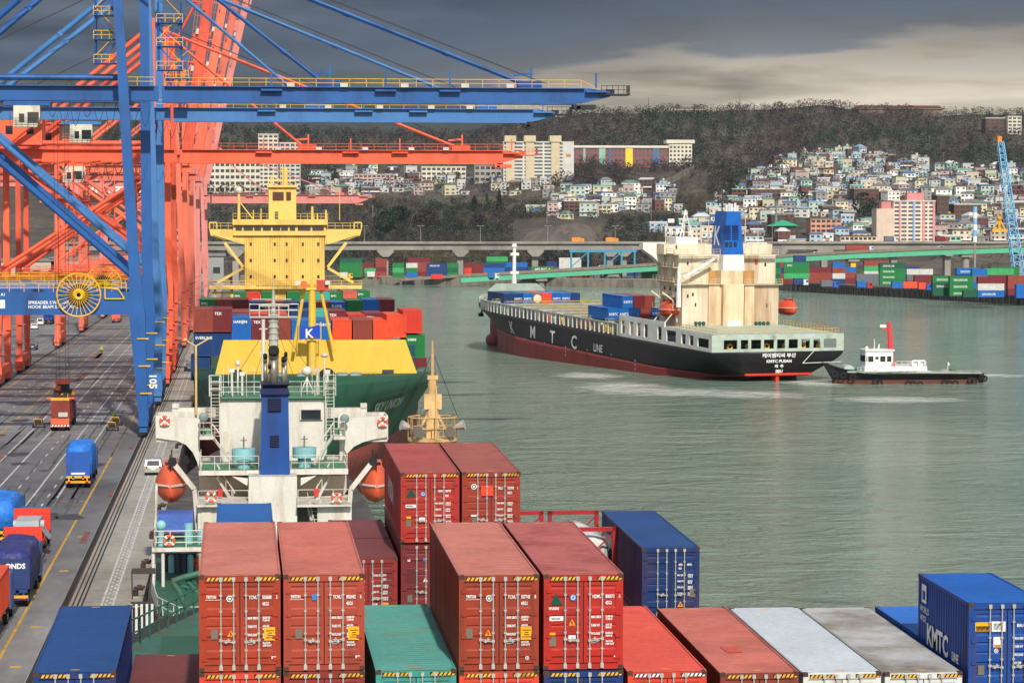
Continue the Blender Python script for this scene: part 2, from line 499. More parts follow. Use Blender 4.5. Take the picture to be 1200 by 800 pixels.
# ---- far shore flat land (container yard under the viaducts)
edge_px = [(-120,330),(380,332.5),(470,333.5),(560,334.5),(660,336),(770,337.5),(905,339),(930,341.5),(1060,349),(1200,357.5),(1420,371)]
edge = [PZ(px, py, 0) for px, py in edge_px]
edge[0] = Vector((-600, edge[1].y, 0))
back = [(1700, 1750), (-600, 1750)]
fl = MB()
top = [(p.x, p.y, 4.2) for p in edge] + [(x, y, 4.2) for x, y in back]
fl.add(top, [tuple(range(len(top)))])
tag(fl.build('far_shore_ground', LOTM), 'flat far shore yard ground behind the harbour', 'ground', kind='structure')
fw = MB()
for a, b in zip(edge, edge[1:]): fw.add([(a.x,a.y,-2),(b.x,b.y,-2),(b.x,b.y,4.25),(a.x,a.y,4.25)], [(0,1,2,3)])
d = (edge[-1]-edge[6]).normalized()
tag(fw.build('far_quay_wall', WALLC), 'grey concrete quay wall along the far shore', 'quay', kind='structure')
kb = MB()
for a, b in zip(edge, edge[1:]): kb.bar((a.x,a.y+.6,4.45),(b.x,b.y+.6,4.45),1.1,.5)
tag(kb.build('far_quay_kerb', mat('far_kerb_concrete', c(150,142,126), .85, var=.2, scale=.1, dirt=SOOT, damt=.3)), 'pale concrete kerb along the far quay', 'kerb', kind='structure')
for i in range(46):
    t = i/45; px = 926 + t*300
    a = edge[7].lerp(edge[9], t) if t <= 1 else edge[9]
    a = edge[7] + (edge[9]-edge[7])*(t*1.05)
    f = MB(); f.cbox(0, 0, .3, 1.5, .9, 3.2)
    o = f.build('far_quay_fender', BLACK); o.location = (a.x, a.y-.5, 0)
    o.rotation_euler[2] = math.atan2(d.y, d.x)
    tag(o, 'black upright rubber fender on the far quay wall', 'fender', 'fenders along the far quay wall')

# ---- hills
def interp(x, pts):
    if x <= pts[0][0]: return pts[0][1]
    for (a, p), (b, q) in zip(pts, pts[1:]):
        if x <= b:
            t = (x-a)/(b-a); return p + (q-p)*t
    return pts[-1][1]
RIDGE = [(-300,140),(300,152),(430,158),(540,160),(590,151),(640,142),(690,133),(760,132),(850,130),(905,128),(960,124),(1010,131),(1060,131),(1110,137),(1160,134),(1260,134),(1500,140)]
from mathutils import noise as mnz
def bump2(x, y): return mnz.fractal(Vector((x, y, .3)), 1.0, 2.0, 5)
PY0 = 323.0
def ter(px, t):
    """terrain: px = bearing as a pixel column, t = 0 foot of the hill .. 1 ridge"""
    Y = 1480 + 1150*t
    py = PY0 + (interp(px, RIDGE)-PY0) * (t**.82 if t < 1 else 1)
    if t > 1: py += (t-1)*260
    py += bump2(px*.013, t*5)*5*min(1, t*6)*(.35 if t > .93 else 1)
    if 590 < px < 720:                                             # the quarry face
        w = 1-abs(px-655)/65
        py -= 12*w**.5*max(0, 1-abs(t-.24)/.1)
    if 700 < px < 880 and .25 < t < .75: py += 5*math.sin((t-.25)*math.pi*2)
    return P(px, py, Y), py
def t_at(px, py):
    lo, hi = 0.0, 1.0
    for _ in range(22):
        md = (lo+hi)/2
        if ter(px, md)[1] > py: lo = md
        else: hi = md
    return (lo+hi)/2
def on_hill(px, py): return ter(px, t_at(px, py))[0]
m, N, L, B = nodes_mat('hill_scrub_ground')
g = N.new('ShaderNodeNewGeometry').outputs['Position']
a = mnoise(N, L, g, .012, 8, .68); b2 = mnoise(N, L, g, .09, 6, .7)
col = mramp(N, L, mnode(N, L, 'MULTIPLY_ADD', b2, .5, mnode(N, L, 'MULTIPLY', a, .5)), [(.30, (.022,.018,.016)), (.44, (.05,.04,.032)), (.52, (.075,.06,.042)), (.58, (.12,.10,.07)), (.64, (.05,.062,.024)), (.74, (.09,.10,.04))])
L.new(col, B.inputs['Base Color']); B.inputs['Roughness'].default_value = .95
HILLM = m
hb = MB(); cols = list(range(-260, 1500, 10)); rows = [i/60 for i in range(61)] + [1.06, 1.2]
hb.v = [tuple(ter(px, t)[0]) for t in rows for px in cols]
n = len(cols)
hb.f = [(j*n+i, j*n+i+1, (j+1)*n+i+1, (j+1)*n+i) for j in range(len(rows)-1) for i in range(n-1)]
tag(hb.build('hill', HILLM, smooth=True), 'brown scrub covered hill behind the harbour', 'hill', kind='structure')
mt = MB(); MR = [(-400,112),(-100,104),(60,95),(120,90),(170,95),(240,92),(300,95),(360,106),(430,116),(540,124),(640,136),(760,150),(900,170)]
cols = list(range(-400, 901, 10)); rows = [0,.1,.2,.3,.4,.5,.6,.7,.8,.88,.94,1,1.1]
for t in rows:
    for px in cols:
        r = interp(px, MR)
        py = 262 + (r-262)*min(1, t**.9) + (bump2(px*.02, t*4+9)*4 if t < 1 else bump2(px*.03, 3)*2) + (30 if t > 1 else 0)
        mt.v.append(tuple(P(px, py, 3600+1500*t)))
n = len(cols); mt.f = [(j*n+i, j*n+i+1, (j+1)*n+i+1, (j+1)*n+i) for j in range(len(rows)-1) for i in range(n-1)]
m, N, L, B = nodes_mat('mountain_forest')
g = N.new('ShaderNodeNewGeometry').outputs['Position']
L.new(mramp(N, L, mnoise(N, L, g, .02, 8, .7), [(.35,(.012,.02,.014)),(.65,(.035,.04,.026))]), B.inputs['Base Color']); B.inputs['Roughness'].default_value = 1
tag(mt.build('mountain', m, smooth=True), 'dark forested mountain far behind the cranes', 'mountain', kind='structure')
# the quarry face, a bare rock wall
rk = MB(); px0, px1 = 607, 702
for j in range(7):
    for i in range(20):
        u = i/19; px = px0+(px1-px0)*u; v = j/6
        topy = interp(px, [(607,283),(620,272),(650,265),(678,261),(694,266),(702,278)])
        q = P(px, 288+(topy-288)*v, 1500+14*v + bump2(px*.09, v*3)*4); rk.v.append(tuple(q))
rk.f = [(j*20+i, j*20+i+1, (j+1)*20+i+1, (j+1)*20+i) for j in range(6) for i in range(19)]
ROCK = mat('bare_rock', c(98,90,84), .95, var=.3, scale=.12, dirt=c(70,60,54), damt=.5, dscale=.12, streak=.4, bump=1.2, bscale=.3)
tag(rk.build('rock_face', ROCK), 'bare grey quarried rock face above the viaduct', 'cliff', kind='structure')

# ---- woods: leaf and twig clumps in uneven crowns
def crown(b, p, h, r, q, k=16, leaf=.34, cone=False):
    """clump of small faces through a crown's volume, with a trunk below"""
    for _ in range(k):
        z = q.random()
        if cone: rr = r*(1-z)*q.uniform(.3,1.05); zz = h*(.12+.9*z)
        else:
            th = q.uniform(-1,1); rr = r*math.sqrt(max(0,1-th*th))*q.random()**.4; zz = h*.58+th*h*.42
        an = q.uniform(0, 2*math.pi)
        cx, cy, cz = p[0]+rr*math.cos(an), p[1]+rr*math.sin(an), p[2]+zz
        s_ = leaf*r*q.uniform(.55,1.25)
        e1 = Vector((q.uniform(-1,1),q.uniform(-1,1),q.uniform(-1,1))).normalized()*s_
        e2 = e1.orthogonal().normalized()*s_*q.uniform(.5,1)
        C_ = Vector((cx,cy,cz))
        n0 = len(b.v); b.v += [tuple(C_-e1), tuple(C_+e2), tuple(C_+e1*q.uniform(.6,1)), tuple(C_-e2)]
        b.f.append((n0,n0+1,n0+2,n0+3))
def leafmat(name, c0, c1, c2):
    m, N, L, B = nodes_mat(name)
    ge = N.new('ShaderNodeNewGeometry')
    v = mnode(N, L, 'MULTIPLY_ADD', ge.outputs['Random Per Island'], .34, mnode(N, L, 'MULTIPLY', mnoise(N, L, ge.outputs['Position'], .03, 6), .66))
    L.new(mramp(N, L, v, [(.28, c0), (.5, c1), (.72, c2)]), B.inputs['Base Color']); B.inputs['Roughness'].default_value = .9
    B.inputs['Specular IOR Level'].default_value = .1
    return m
L_BARE = leafmat('bare_winter_twigs', (.013,.009,.011), (.033,.025,.026), (.068,.053,.05))
L_DARK = leafmat('dark_evergreen_foliage', (.004,.011,.008), (.011,.025,.016), (.028,.046,.026))
L_OLIV = leafmat('olive_scrub_foliage', (.035,.036,.016), (.066,.06,.03), (.1,.088,.046))
wood = {'bare': MB(), 'dark': MB(), 'oliv': MB()}
q = random.Random(3)
def in_town(px, py):
    if px > 815 and py > interp(px, [(815,262),(860,250),(880,232),(905,212),(935,190),(960,178),(1010,172),(1045,180),(1080,192),(1130,200),(1215,200),(1300,205)]) : return True
    if 395 < px < 640 and 196 < py < 236: return True
    if 640 <= px < 790 and 222 < py < 256: return True
    return False
cnt = 0
while cnt < 13000:
    px = q.uniform(120, 1230); t = q.random()**.9
    p, py = ter(px, t)
    if in_town(px, py) and q.random() < .82: continue
    if 600 < px < 708 and 259 < py < 292: continue
    if 735 < px < 830 and 205 < py < 232 and q.random() < .8: continue
    w = bump2(px*.011+4, py*.022)*1.3
    east = px > 1040 and py < 195
    kind = 'dark' if (w > (.12 if not east else -.25) and q.random() < .8) else ('oliv' if (w < -.3 and py > 225) or q.random() < .1 else 'bare')
    low = py > 232
    h = q.uniform(3, 6.5) if low else q.uniform(5, 9.5)
    if 430 < px < 620 and py < 262 and py > 236 and q.random() < .6: h *= .5
    crown(wood[kind], p, h, h*q.uniform(.36,.54), q, 26, .19)
    cnt += 1
for _ in range(4200):                                             # dense brush on the lower slopes
    px = q.uniform(395, 860); p, py = ter(px, q.uniform(.02,.62))
    if in_town(px, py) or (600 < px < 708 and 258 < py < 292) or (735 < px < 830 and 203 < py < 232): continue
    w = bump2(px*.02+9, py*.03); crown(wood['oliv' if w < -.08 else ('dark' if w > .32 else 'bare')], p, q.uniform(2.5,5.5), q.uniform(1.6,3.2), q, 22, .2)
for px in range(560, 1220, 3):                                    # ragged tree tops on the ridge line
    p, py = ter(px+q.uniform(-1,1), .985+q.uniform(-.02,.02))
    crown(wood['dark' if q.random() < .45 else 'bare'], p, q.uniform(5,9), q.uniform(2.6,4.4), q, 60, .15)
tag(wood['bare'].build('bare_woodland', L_BARE), 'leafless brown winter woods covering the hill', 'woodland', kind='stuff')
tag(wood['dark'].build('evergreen_woodland', L_DARK), 'dark evergreen woods in patches on the hill', 'woodland', kind='stuff')
tag(wood['oliv'].build('scrub', L_OLIV), 'dry olive brown scrub on the lower slopes', 'scrub', kind='stuff')
TRUNK = mat('grey_brown_bark', (.06,.045,.035), .9)
def tree(name, label, px, py, h, r, cone, lm, k=260, leaf=.13):
    p = on_hill(px, py); t = thing(name, label, 'tree', p)
    a = MB(); a.tube((0,0,-1),(0,0,h*.85),h*.03,7,h*.006)
    for i in range(7):
        an = i*2.4; z = h*(.25+.08*i); a.tube((0,0,z),(r*.6*math.cos(an),r*.6*math.sin(an),z+h*.08),h*.012,5,h*.004)
    a.build('trunk', TRUNK, t)
    b = MB(); crown(b, (0,0,0), h, r, random.Random(int(px*7+py)), k, leaf, cone); b.build('crown', lm, t)
for a in (('conifer', 'tall dark conifer, highest of the group on the scrub slope', 585, 253, 19, 6, True, L_DARK), ('conifer', 'slim dark conifer beside the tallest conifer on the scrub slope', 571, 248, 13, 4, True, L_DARK),
          ('conifer', 'broad dark conifer standing first in the conifer group on the slope', 556, 247, 11, 5.5, True, L_DARK),
          ('evergreen_tree', 'wide dark evergreen tree near the yellow bridge wing', 452, 276, 16, 9, False, L_DARK), ('evergreen_tree', 'rounded evergreen tree on the slope above the highway lamps', 468, 262, 12, 8, False, L_DARK),
          ('evergreen_tree', 'large dark evergreen beside the wooded edge of the hillside houses', 858, 236, 16, 8, False, L_DARK), ('evergreen_tree', 'dark evergreen clump between the brick terraces on the hillside', 940, 243, 11, 7, False, L_DARK),
          ('evergreen_tree', 'deep green tree below the brick terrace near the pink flats', 1012, 255, 17, 9, False, L_DARK), ('evergreen_tree', 'dark leafy tree next to the pink flats gable', 1022, 262, 15, 7, False, L_DARK),
          ('bare_tree', 'leafless grey tree before the white apartment hall', 535, 214, 9, 5, False, L_BARE), ('bare_tree', 'leafless brown tree among scrub above the rock face', 560, 268, 10, 6, False, L_BARE),
          ('bare_tree', 'large leafless tree in the middle of the slope', 500, 268, 13, 9, False, L_BARE)):
    tree(*a)

# ---- air: the far shore fades a little
AIR = .00002
hm_ = bpy.data.materials.new('haze'); hm_.use_nodes = True
hn = hm_.node_tree.nodes; hn.clear()
ho = hn.new('ShaderNodeOutputMaterial'); hp = hn.new('ShaderNodeVolumePrincipled')
hp.inputs['Color'].default_value = (.74,.84,1,1); hp.inputs['Density'].default_value = AIR
hm_.node_tree.links.new(hp.outputs[0], ho.inputs['Volume'])
hzb = MB(); hzb.box(-2600,-600,-40,3000,6000,420)
tag(hzb.build('haze', hm_), 'thin bluish air over the harbour', 'haze', kind='stuff')
# ================================================================== CONTAINERS OF THE NEAR DECK
TRIM = R(1.2)
STEELD = mat('dark_seal_rubber', (.02,.02,.02), .8)
RODM = mat('galvanised_lock_rod', c(186,186,180), .45, metal=.35, var=.1, dirt=RUST, damt=.25, dscale=2)
CASTM = mat('corner_casting_steel', c(70,46,36), .65, dirt=RUST, damt=.6, dscale=6)
HAZY = mat('hazard_yellow', c(226,170,40), .6, dirt=GRIME, damt=.3, dscale=3)
PLATE = mat('data_plate_metal', c(120,112,100), .5, metal=.3)
CAUT = mat('caution_sticker_yellow', c(236,170,24), .5)
CAUTO = mat('caution_sticker_orange', c(240,140,20), .5)
STW = mat('white_sticker', (.74,.74,.72), .5)
STB = mat('blue_sticker', c(50,120,200), .5)
STG = mat('dark_green_emblem', c(10,70,56), .5)
STO = mat('red_orange_sticker', c(226,70,34), .5)
INK = mat('black_print', (.015,.015,.016), .6)
MESH = {}
def shared(key, fn):
    if key not in MESH: MESH[key] = fn()
    return MESH[key]
def link_mesh(name, me, m, parent, loc=(0,0,0), sc=None):
    o = bpy.data.objects.new(name, me); COL.objects.link(o); o.parent = parent; o.location = loc
    if sc: o.scale = sc
    if len(me.materials) == 0: me.materials.append(None)
    o.material_slots[0].link = 'OBJECT'; o.material_slots[0].material = m
    return o
def meshof(b, name):
    me = bpy.data.meshes.new(name); me.from_pydata(b.v, [], b.f); return me
def corr_side(b, x, sgn, y0, y1, z0, z1, per=.278, dep=.036):
    n = max(3, int((y1-y0)/per)); p = (y1-y0)/n; pts = []
    for i in range(n):
        a = y0+i*p
        pts += [(a, 0), (a+p*.26, 0), (a+p*.5, dep), (a+p*.76, dep)]
    pts.append((y1, 0)); k = len(b.v)
    for (y, d_) in pts:
        b.v.append((x-sgn*d_, y, z0)); b.v.append((x-sgn*d_, y, z1))
    for i in range(len(pts)-1):
        b.f.append((k+2*i, k+2*i+2, k+2*i+3, k+2*i+1) if sgn > 0 else (k+2*i+1, k+2*i+3, k+2*i+2, k+2*i))
def m_body(L, H):
    b = MB()
    for sg in (-1, 1):
        x = sg*1.2
        corr_side(b, x, sg, .16, L-.16, .16, H-.1)
        b.box(min(x-sg*.06,x+sg*.012), .1, .0, max(x-sg*.06,x+sg*.012), L-.1, .165)
        b.box(min(x-sg*.06,x+sg*.014), .1, H-.105, max(x-sg*.06,x+sg*.014), L-.1, H-.02)
        b.box(min(x-sg*.14,x+sg*.016), .0, .1, max(x-sg*.14,x+sg*.016), .16, H-.1)
        b.box(min(x-sg*.14,x+sg*.016), L-.16, .1, max(x-sg*.14,x+sg*.016), L, H-.1)
    b.box(-1.06, .0, H-.2, 1.06, .16, H-.022)                       # door header
    b.box(-1.06, .0, .0, 1.06, .16, .17)                            # sill
    b.box(-1.08, L-.12, .02, 1.08, L-.02, H-.03)                    # far end wall
    b.box(-1.1, .2, .1, 1.1, L-.2, .17)                             # floor
    return meshof(b, 'container_body')
def m_roof(L, H):
    b = MB(); n = max(6, int(L/.34)); p = (L-.2)/n; pts = [(.02, .0)]
    for i in range(n):
        a = .1+i*p; pts += [(a+p*.1, 0), (a+p*.3, -.018), (a+p*.55, -.018), (a+p*.75, 0)]
    pts.append((L-.02, 0)); k = len(b.v)
    for (y, d_) in pts: b.v += [(-1.19, y, H-.012+d_), (1.19, y, H-.012+d_)]
    for i in range(len(pts)-1): b.f.append((k+2*i, k+2*i+1, k+2*i+3, k+2*i+2))
    for sg in (-1, 1):                                              # raised side rails of the roof
        b.bar((sg*1.2, .05, H-.008), (sg*1.2, L-.05, H-.008), .05, .03)
    return meshof(b, 'container_roof')
def m_door(H):
    """one door leaf, hinged at x=0, width 1.08, pressed horizontal channels"""
    b = MB(); z0, z1 = .2, H-.23; w = 1.06
    b.box(0, -.012, z0, .09, .05, z1); b.box(w-.09, -.012, z0, w, .05, z1)
    b.box(.09, -.012, z0, w-.09, .05, z0+.1); b.box(.09, -.012, z1-.1, w-.09, .05, z1)
    pts = [(z0+.1, .03)]; h = z1-z0-.2
    for f0, f1 in ((.05,.13),(.34,.44),(.48,.57),(.61,.69),(.86,.95)):
        a, d_ = z0+.1+h*f0, z0+.1+h*f1; pts += [(a-.05, .03), (a, -.008), (d_, -.008), (d_+.05, .03)]
    pts.append((z1-.1, .03)); k = len(b.v)
    for (z, y) in pts: b.v += [(.09, y, z), (w-.09, y, z)]
    for i in range(len(pts)-1): b.f.append((k+2*i, k+2*i+1, k+2*i+3, k+2*i+2))
    for f in (.03,.32,.62,.93):                                     # hinge blades
        z = z0+h*f+.05; b.box(-.06, -.05, z, .1, -.013, z+.1)
    return meshof(b, 'container_door')
def m_rod(H):
    b = MB(); b.tube((0,-.07,.1),(0,-.07,H-.06),.022,7)
    for z in (.16, .62, 1.12, H*.62, H-.62): b.box(-.04,-.1,z,.04,-.013,z+.05)
    b.box(-.05,-.112,.05,.05,-.02,.17); b.box(-.05,-.112,H-.17,.05,-.02,H-.05)
    return meshof(b, 'lock_rod')
def m_handle():
    b = MB(); b.bar((-.02,-.1,0),(.3,-.1,0),.018,.026); b.box(-.045,-.112,-.04,.045,-.05,.04); b.box(.2,-.11,-.04,.25,-.02,.05)
    return meshof(b, 'door_handle')
def m_cast():
    b = MB(); b.box(-.085,-.085,0,.085,.085,.122); return meshof(b, 'corner_casting')
def m_hazard(n=6, w=.075):
    b = MB()
    for i in range(n):
        x = i*w*1.7; b.add([(x,0,0),(x+w,0,0),(x+w+.06,0,.1),(x+.06,0,.1)], [(0,1,2,3)])
    return meshof(b, 'hazard_stripe')
def m_seal(H):
    b = MB(); b.box(-1.07,.052,.175,1.07,.1,H-.21); return meshof(b, 'door_seal')
def near_container(name, label, X, Y, ztop, L, H, paint, roof, marks=(), group=None, haz='yellow', castings=8, rx=TRIM):
    """X = the side nearer the quay; Y = door end; doors face the camera end of the ship"""
    t = thing(name, label, 'container', (X+1.22, Y, ztop-H), 0, group, rx)
    k = (round(L,1), round(H,2))
    link_mesh('body', shared(('body',)+k, lambda: m_body(L,H)), paint, t)
    flat_ = roof in (R_WHT, R_WHTD)
    link_mesh('roof', shared(('roof',flat_)+k, lambda: meshof(MB().box(-1.19,.02,H-.06,1.19,L-.02,H-.005), 'container_roof') if flat_ else m_roof(L,H)), roof, t)
    link_mesh('door_seal', shared(('seal',k[1]), lambda: m_seal(H)), STEELD, t)
    for sg in (-1, 1):
        d_ = link_mesh('door', shared(('door',k[1],sg), lambda: m_door(H) if sg < 0 else flip(m_door(H))), paint, t, (sg*1.075, 0, 0))
        if sg < 0: doorL = d_
        else: doorR = d_
        for x in (.33+.18, .33+.56):
            xx = -sg*x
            link_mesh('lock_rod', shared(('rod',k[1]), lambda: m_rod(H)), RODM, d_, (xx, 0, 0))
            link_mesh('door_handle', shared(('handle',), m_handle), RODM, d_, (xx, 0, .95 if abs(x) < .6 else .9), (-1 if (xx*1 > .6 or xx < -.6) == (sg < 0) else 1, 1, 1))
    if haz:
        for yy in (.32, L-.4): link_mesh('roof_mark', shared(('rmark',), lambda: meshof(MB().add([(.16*math.cos(a_*.523),.12*math.sin(a_*.523),0) for a_ in range(7)],[tuple(range(7))]), 'roof_mark')), HAZY, t, (0, yy, H+.0))
    corners = [(-1,.085,0),(1,.085,0),(-1,.085,H-.12),(1,.085,H-.12),(-1,L-.085,H-.12),(1,L-.085,H-.12)]
    for (sx, y, z) in corners[:castings]:
        link_mesh('corner_casting', shared(('cast',), m_cast), CASTM, t, (sx*1.145, y-.004 if y < 1 else y+.004, z))
    if haz:
        for x in (-1.0, .44): link_mesh('hazard_stripe', shared(('haz',), m_hazard), HAZY if haz == 'yellow' else STW, t, (x, -.004, H-.165))
        for x in (-1.02, .42):
            bb = shared(('hazback',), lambda: meshof(MB().add([(0,0,0),(.78,0,0),(.78,0,.125),(0,0,.125)],[(0,1,2,3)]), 'hazard_panel'))
            link_mesh('hazard_panel', bb, INK, t, (x, -.002, H-.178))
    for mk in marks:
        kind = mk[0]
        par = doorL if (kind != 'side' and mk[1] < 0) else doorR
        off = (-1.075 if par is doorL else 1.075)
        if kind == 'txt':                                            # ('txt', x, z, size, string)
            text(mk[4], mk[3], (mk[1]-off, -.016, mk[2]), (1,0,0), (0,0,1), WHITE, par, world=False, bold=.004, sx=.62)
        elif kind == 'rect':                                         # ('rect', x, z, w, h, mat)
            b = MB(); b.box(mk[1]-off, -.02, mk[2], mk[1]-off+mk[3], -.014, mk[2]+mk[4]); b.build('sticker', mk[5], par)
        elif kind == 'tri':
            s_ = mk[3]; x = mk[1]-off; z = mk[2]
            b = MB(); b.prism([(x,-.014,z),(x+s_,-.014,z),(x+s_/2,-.014,z+s_*.9)], (0,-.006,0)); b.build('warning_sticker', mk[4], par)
            if len(mk) > 5:
                b = MB(); b.bar((x+s_*.5,-.022,z+s_*.62),(x+s_*.42,-.022,z+s_*.36),.03,.004,(0,1,0)); b.bar((x+s_*.42,-.022,z+s_*.36),(x+s_*.56,-.022,z+s_*.38),.03,.004,(0,1,0)); b.bar((x+s_*.56,-.022,z+s_*.38),(x+s_*.48,-.022,z+s_*.1),.03,.004,(0,1,0)); b.build('warning_sign_print', INK, par)
        elif kind == 'disc':
            b = MB(); b.tube((mk[1]-off,-.014,mk[2]),(mk[1]-off,-.02,mk[2]),mk[3],16); b.build('sticker', mk[4], par)
            if len(mk) > 5:
                b = MB(); b.torus((mk[1]-off,-.024,mk[2]), mk[3]*.55, mk[3]*.14, 'y', 14, 4); b.build('sticker_print', mk[5], par)
    return t
def flip(me):
    for v in me.vertices: v.co.x = -v.co.x
    me.flip_normals(); return me
def weights(x, z, n=7, s_=.098):
    L_ = ['MAX GROSS','TARE WT','PAYLOAD','CU.CAP']; V_ = ['32,500 KG\n71,650 LB','4,010 KG\n8,840 LB','28,490 KG\n62,810 LB','76.4 CU.M\n2,700 CU.FT']
    o = []
    for i in range(4):
        o += [('txt', x-.03, z-i*.255, s_*1.05, L_[i]), ('txt', x+.42, z+.02-i*.255, s_*.82, V_[i])]
    return o
def marks_std(num, chk, logo, kind='45G1', hi=2.9):
    x = .28
    return [('txt', x-.01, hi-.72, .15, num.split()[0]), ('txt', x+.39, hi-.72, .15, num.split()[1]), ('txt', x+.8, hi-.72, .15, chk), ('txt', x+.39, hi-.92, .15, kind)] + weights(.26, hi-1.33) + \
           ([('txt', -1.0, hi-.69, .13, logo), ('rect', -1.02, hi-.74, .44, .012, WHITE)] if logo else [])
def paint(nm, col, damt=.45, **k): return mat('container_paint_'+nm, col, k.pop('rough',.5), var=.1, scale=.5, dirt=k.pop('dirt',c(78,44,34)), damt=damt, dscale=1.1, streak=.22, bump=.02, bscale=1.4, **k)
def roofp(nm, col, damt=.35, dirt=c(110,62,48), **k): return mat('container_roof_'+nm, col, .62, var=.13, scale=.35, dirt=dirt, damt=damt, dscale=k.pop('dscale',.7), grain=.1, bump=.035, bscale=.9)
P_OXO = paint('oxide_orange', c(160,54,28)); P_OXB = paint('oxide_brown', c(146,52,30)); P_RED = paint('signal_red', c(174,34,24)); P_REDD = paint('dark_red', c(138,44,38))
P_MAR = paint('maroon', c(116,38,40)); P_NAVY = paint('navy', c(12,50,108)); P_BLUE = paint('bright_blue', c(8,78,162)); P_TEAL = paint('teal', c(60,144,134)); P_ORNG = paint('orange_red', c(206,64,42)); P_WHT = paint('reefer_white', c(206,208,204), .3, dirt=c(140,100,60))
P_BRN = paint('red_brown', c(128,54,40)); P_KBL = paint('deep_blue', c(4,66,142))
R_SAL = roofp('salmon', c(186,112,98), .4, c(140,84,72), dscale=.45); R_SAL2 = roofp('salmon_rose', c(192,106,92), .5, c(150,84,72), dscale=.5); R_ROSE = roofp('rose_red', c(172,90,86), .5, c(96,46,44)); R_MAR = roofp('maroon', c(112,58,60), .3)  # salmon roofs: sun-faded paint, colour lightened further to carry the sky's light
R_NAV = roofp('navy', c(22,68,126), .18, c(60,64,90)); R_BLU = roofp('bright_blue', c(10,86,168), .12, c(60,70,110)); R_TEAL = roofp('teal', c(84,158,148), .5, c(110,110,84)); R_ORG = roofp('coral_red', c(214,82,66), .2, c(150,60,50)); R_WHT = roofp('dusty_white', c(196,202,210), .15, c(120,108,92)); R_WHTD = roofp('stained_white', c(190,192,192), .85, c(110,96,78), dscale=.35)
G1 = 'containers stacked on the near ship'
tri = lambda x, z, s_=.22: ('tri', x, z, s_, CAUTO, 1)
plate = lambda x, z=.98: ('rect', x, z, .2, .3, PLATE)
caut = lambda x=.72, z=.92: ('rect', x, z, .33, .4, CAUT)
caut_t = lambda x=.74, z=1.22: [('rect', x+.04, z-.02, .24, .03, INK), ('rect', x+.1, z-.09, .12, .03, INK), ('rect', x+.08, z-.16, .16, .03, INK), ('rect', x+.03, z-.23, .26, .03, INK)]
F = 78.6; H9 = 2.9; H8 = 2.59; L40 = 12.19; L20 = 6.06
ring = lambda x, z, r=.1: ('disc', x, z, r, STW, INK)
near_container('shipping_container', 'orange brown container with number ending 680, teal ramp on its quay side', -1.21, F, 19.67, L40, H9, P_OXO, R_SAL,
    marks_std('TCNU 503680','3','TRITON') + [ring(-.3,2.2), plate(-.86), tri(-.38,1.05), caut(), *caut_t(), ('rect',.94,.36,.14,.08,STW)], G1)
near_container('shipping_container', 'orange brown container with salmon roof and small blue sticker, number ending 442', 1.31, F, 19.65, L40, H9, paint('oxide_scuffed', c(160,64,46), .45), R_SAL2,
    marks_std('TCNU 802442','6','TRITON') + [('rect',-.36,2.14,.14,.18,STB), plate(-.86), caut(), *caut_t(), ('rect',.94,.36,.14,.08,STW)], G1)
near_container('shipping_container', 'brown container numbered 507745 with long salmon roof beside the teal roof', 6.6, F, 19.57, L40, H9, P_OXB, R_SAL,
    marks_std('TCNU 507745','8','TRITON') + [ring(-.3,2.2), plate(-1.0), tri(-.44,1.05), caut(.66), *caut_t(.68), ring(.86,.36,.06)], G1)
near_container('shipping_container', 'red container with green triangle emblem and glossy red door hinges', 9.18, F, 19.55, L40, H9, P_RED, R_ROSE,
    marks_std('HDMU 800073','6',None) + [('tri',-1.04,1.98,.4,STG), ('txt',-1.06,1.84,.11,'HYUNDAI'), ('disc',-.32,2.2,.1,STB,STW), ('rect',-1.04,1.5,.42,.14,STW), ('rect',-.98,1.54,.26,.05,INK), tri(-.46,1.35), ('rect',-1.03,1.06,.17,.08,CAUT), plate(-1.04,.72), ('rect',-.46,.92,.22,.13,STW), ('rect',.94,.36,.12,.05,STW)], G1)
# the tier below at the front
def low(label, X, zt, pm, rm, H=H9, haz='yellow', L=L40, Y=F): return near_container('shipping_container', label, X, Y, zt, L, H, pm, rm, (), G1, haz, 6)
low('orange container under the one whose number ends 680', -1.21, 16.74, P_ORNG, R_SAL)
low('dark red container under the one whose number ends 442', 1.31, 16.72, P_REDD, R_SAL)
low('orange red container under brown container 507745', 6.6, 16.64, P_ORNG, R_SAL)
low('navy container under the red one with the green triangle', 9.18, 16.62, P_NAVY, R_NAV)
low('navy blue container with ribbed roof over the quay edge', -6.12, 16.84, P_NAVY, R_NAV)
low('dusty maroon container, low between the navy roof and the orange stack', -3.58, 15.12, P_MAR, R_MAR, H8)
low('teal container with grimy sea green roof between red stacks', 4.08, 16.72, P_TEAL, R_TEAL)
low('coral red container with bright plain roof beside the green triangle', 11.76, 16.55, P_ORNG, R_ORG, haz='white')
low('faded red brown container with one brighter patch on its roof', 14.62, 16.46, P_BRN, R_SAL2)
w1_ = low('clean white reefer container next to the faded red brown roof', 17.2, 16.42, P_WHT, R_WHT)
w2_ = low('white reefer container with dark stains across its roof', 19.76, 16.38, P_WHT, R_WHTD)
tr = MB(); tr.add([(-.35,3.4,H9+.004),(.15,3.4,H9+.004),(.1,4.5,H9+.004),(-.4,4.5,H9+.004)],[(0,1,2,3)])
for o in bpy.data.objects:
    if o.get('label','').startswith('faded red brown'): tr.build('roof_patch', mat('roof_patch_red', c(200,72,58), .6), o)
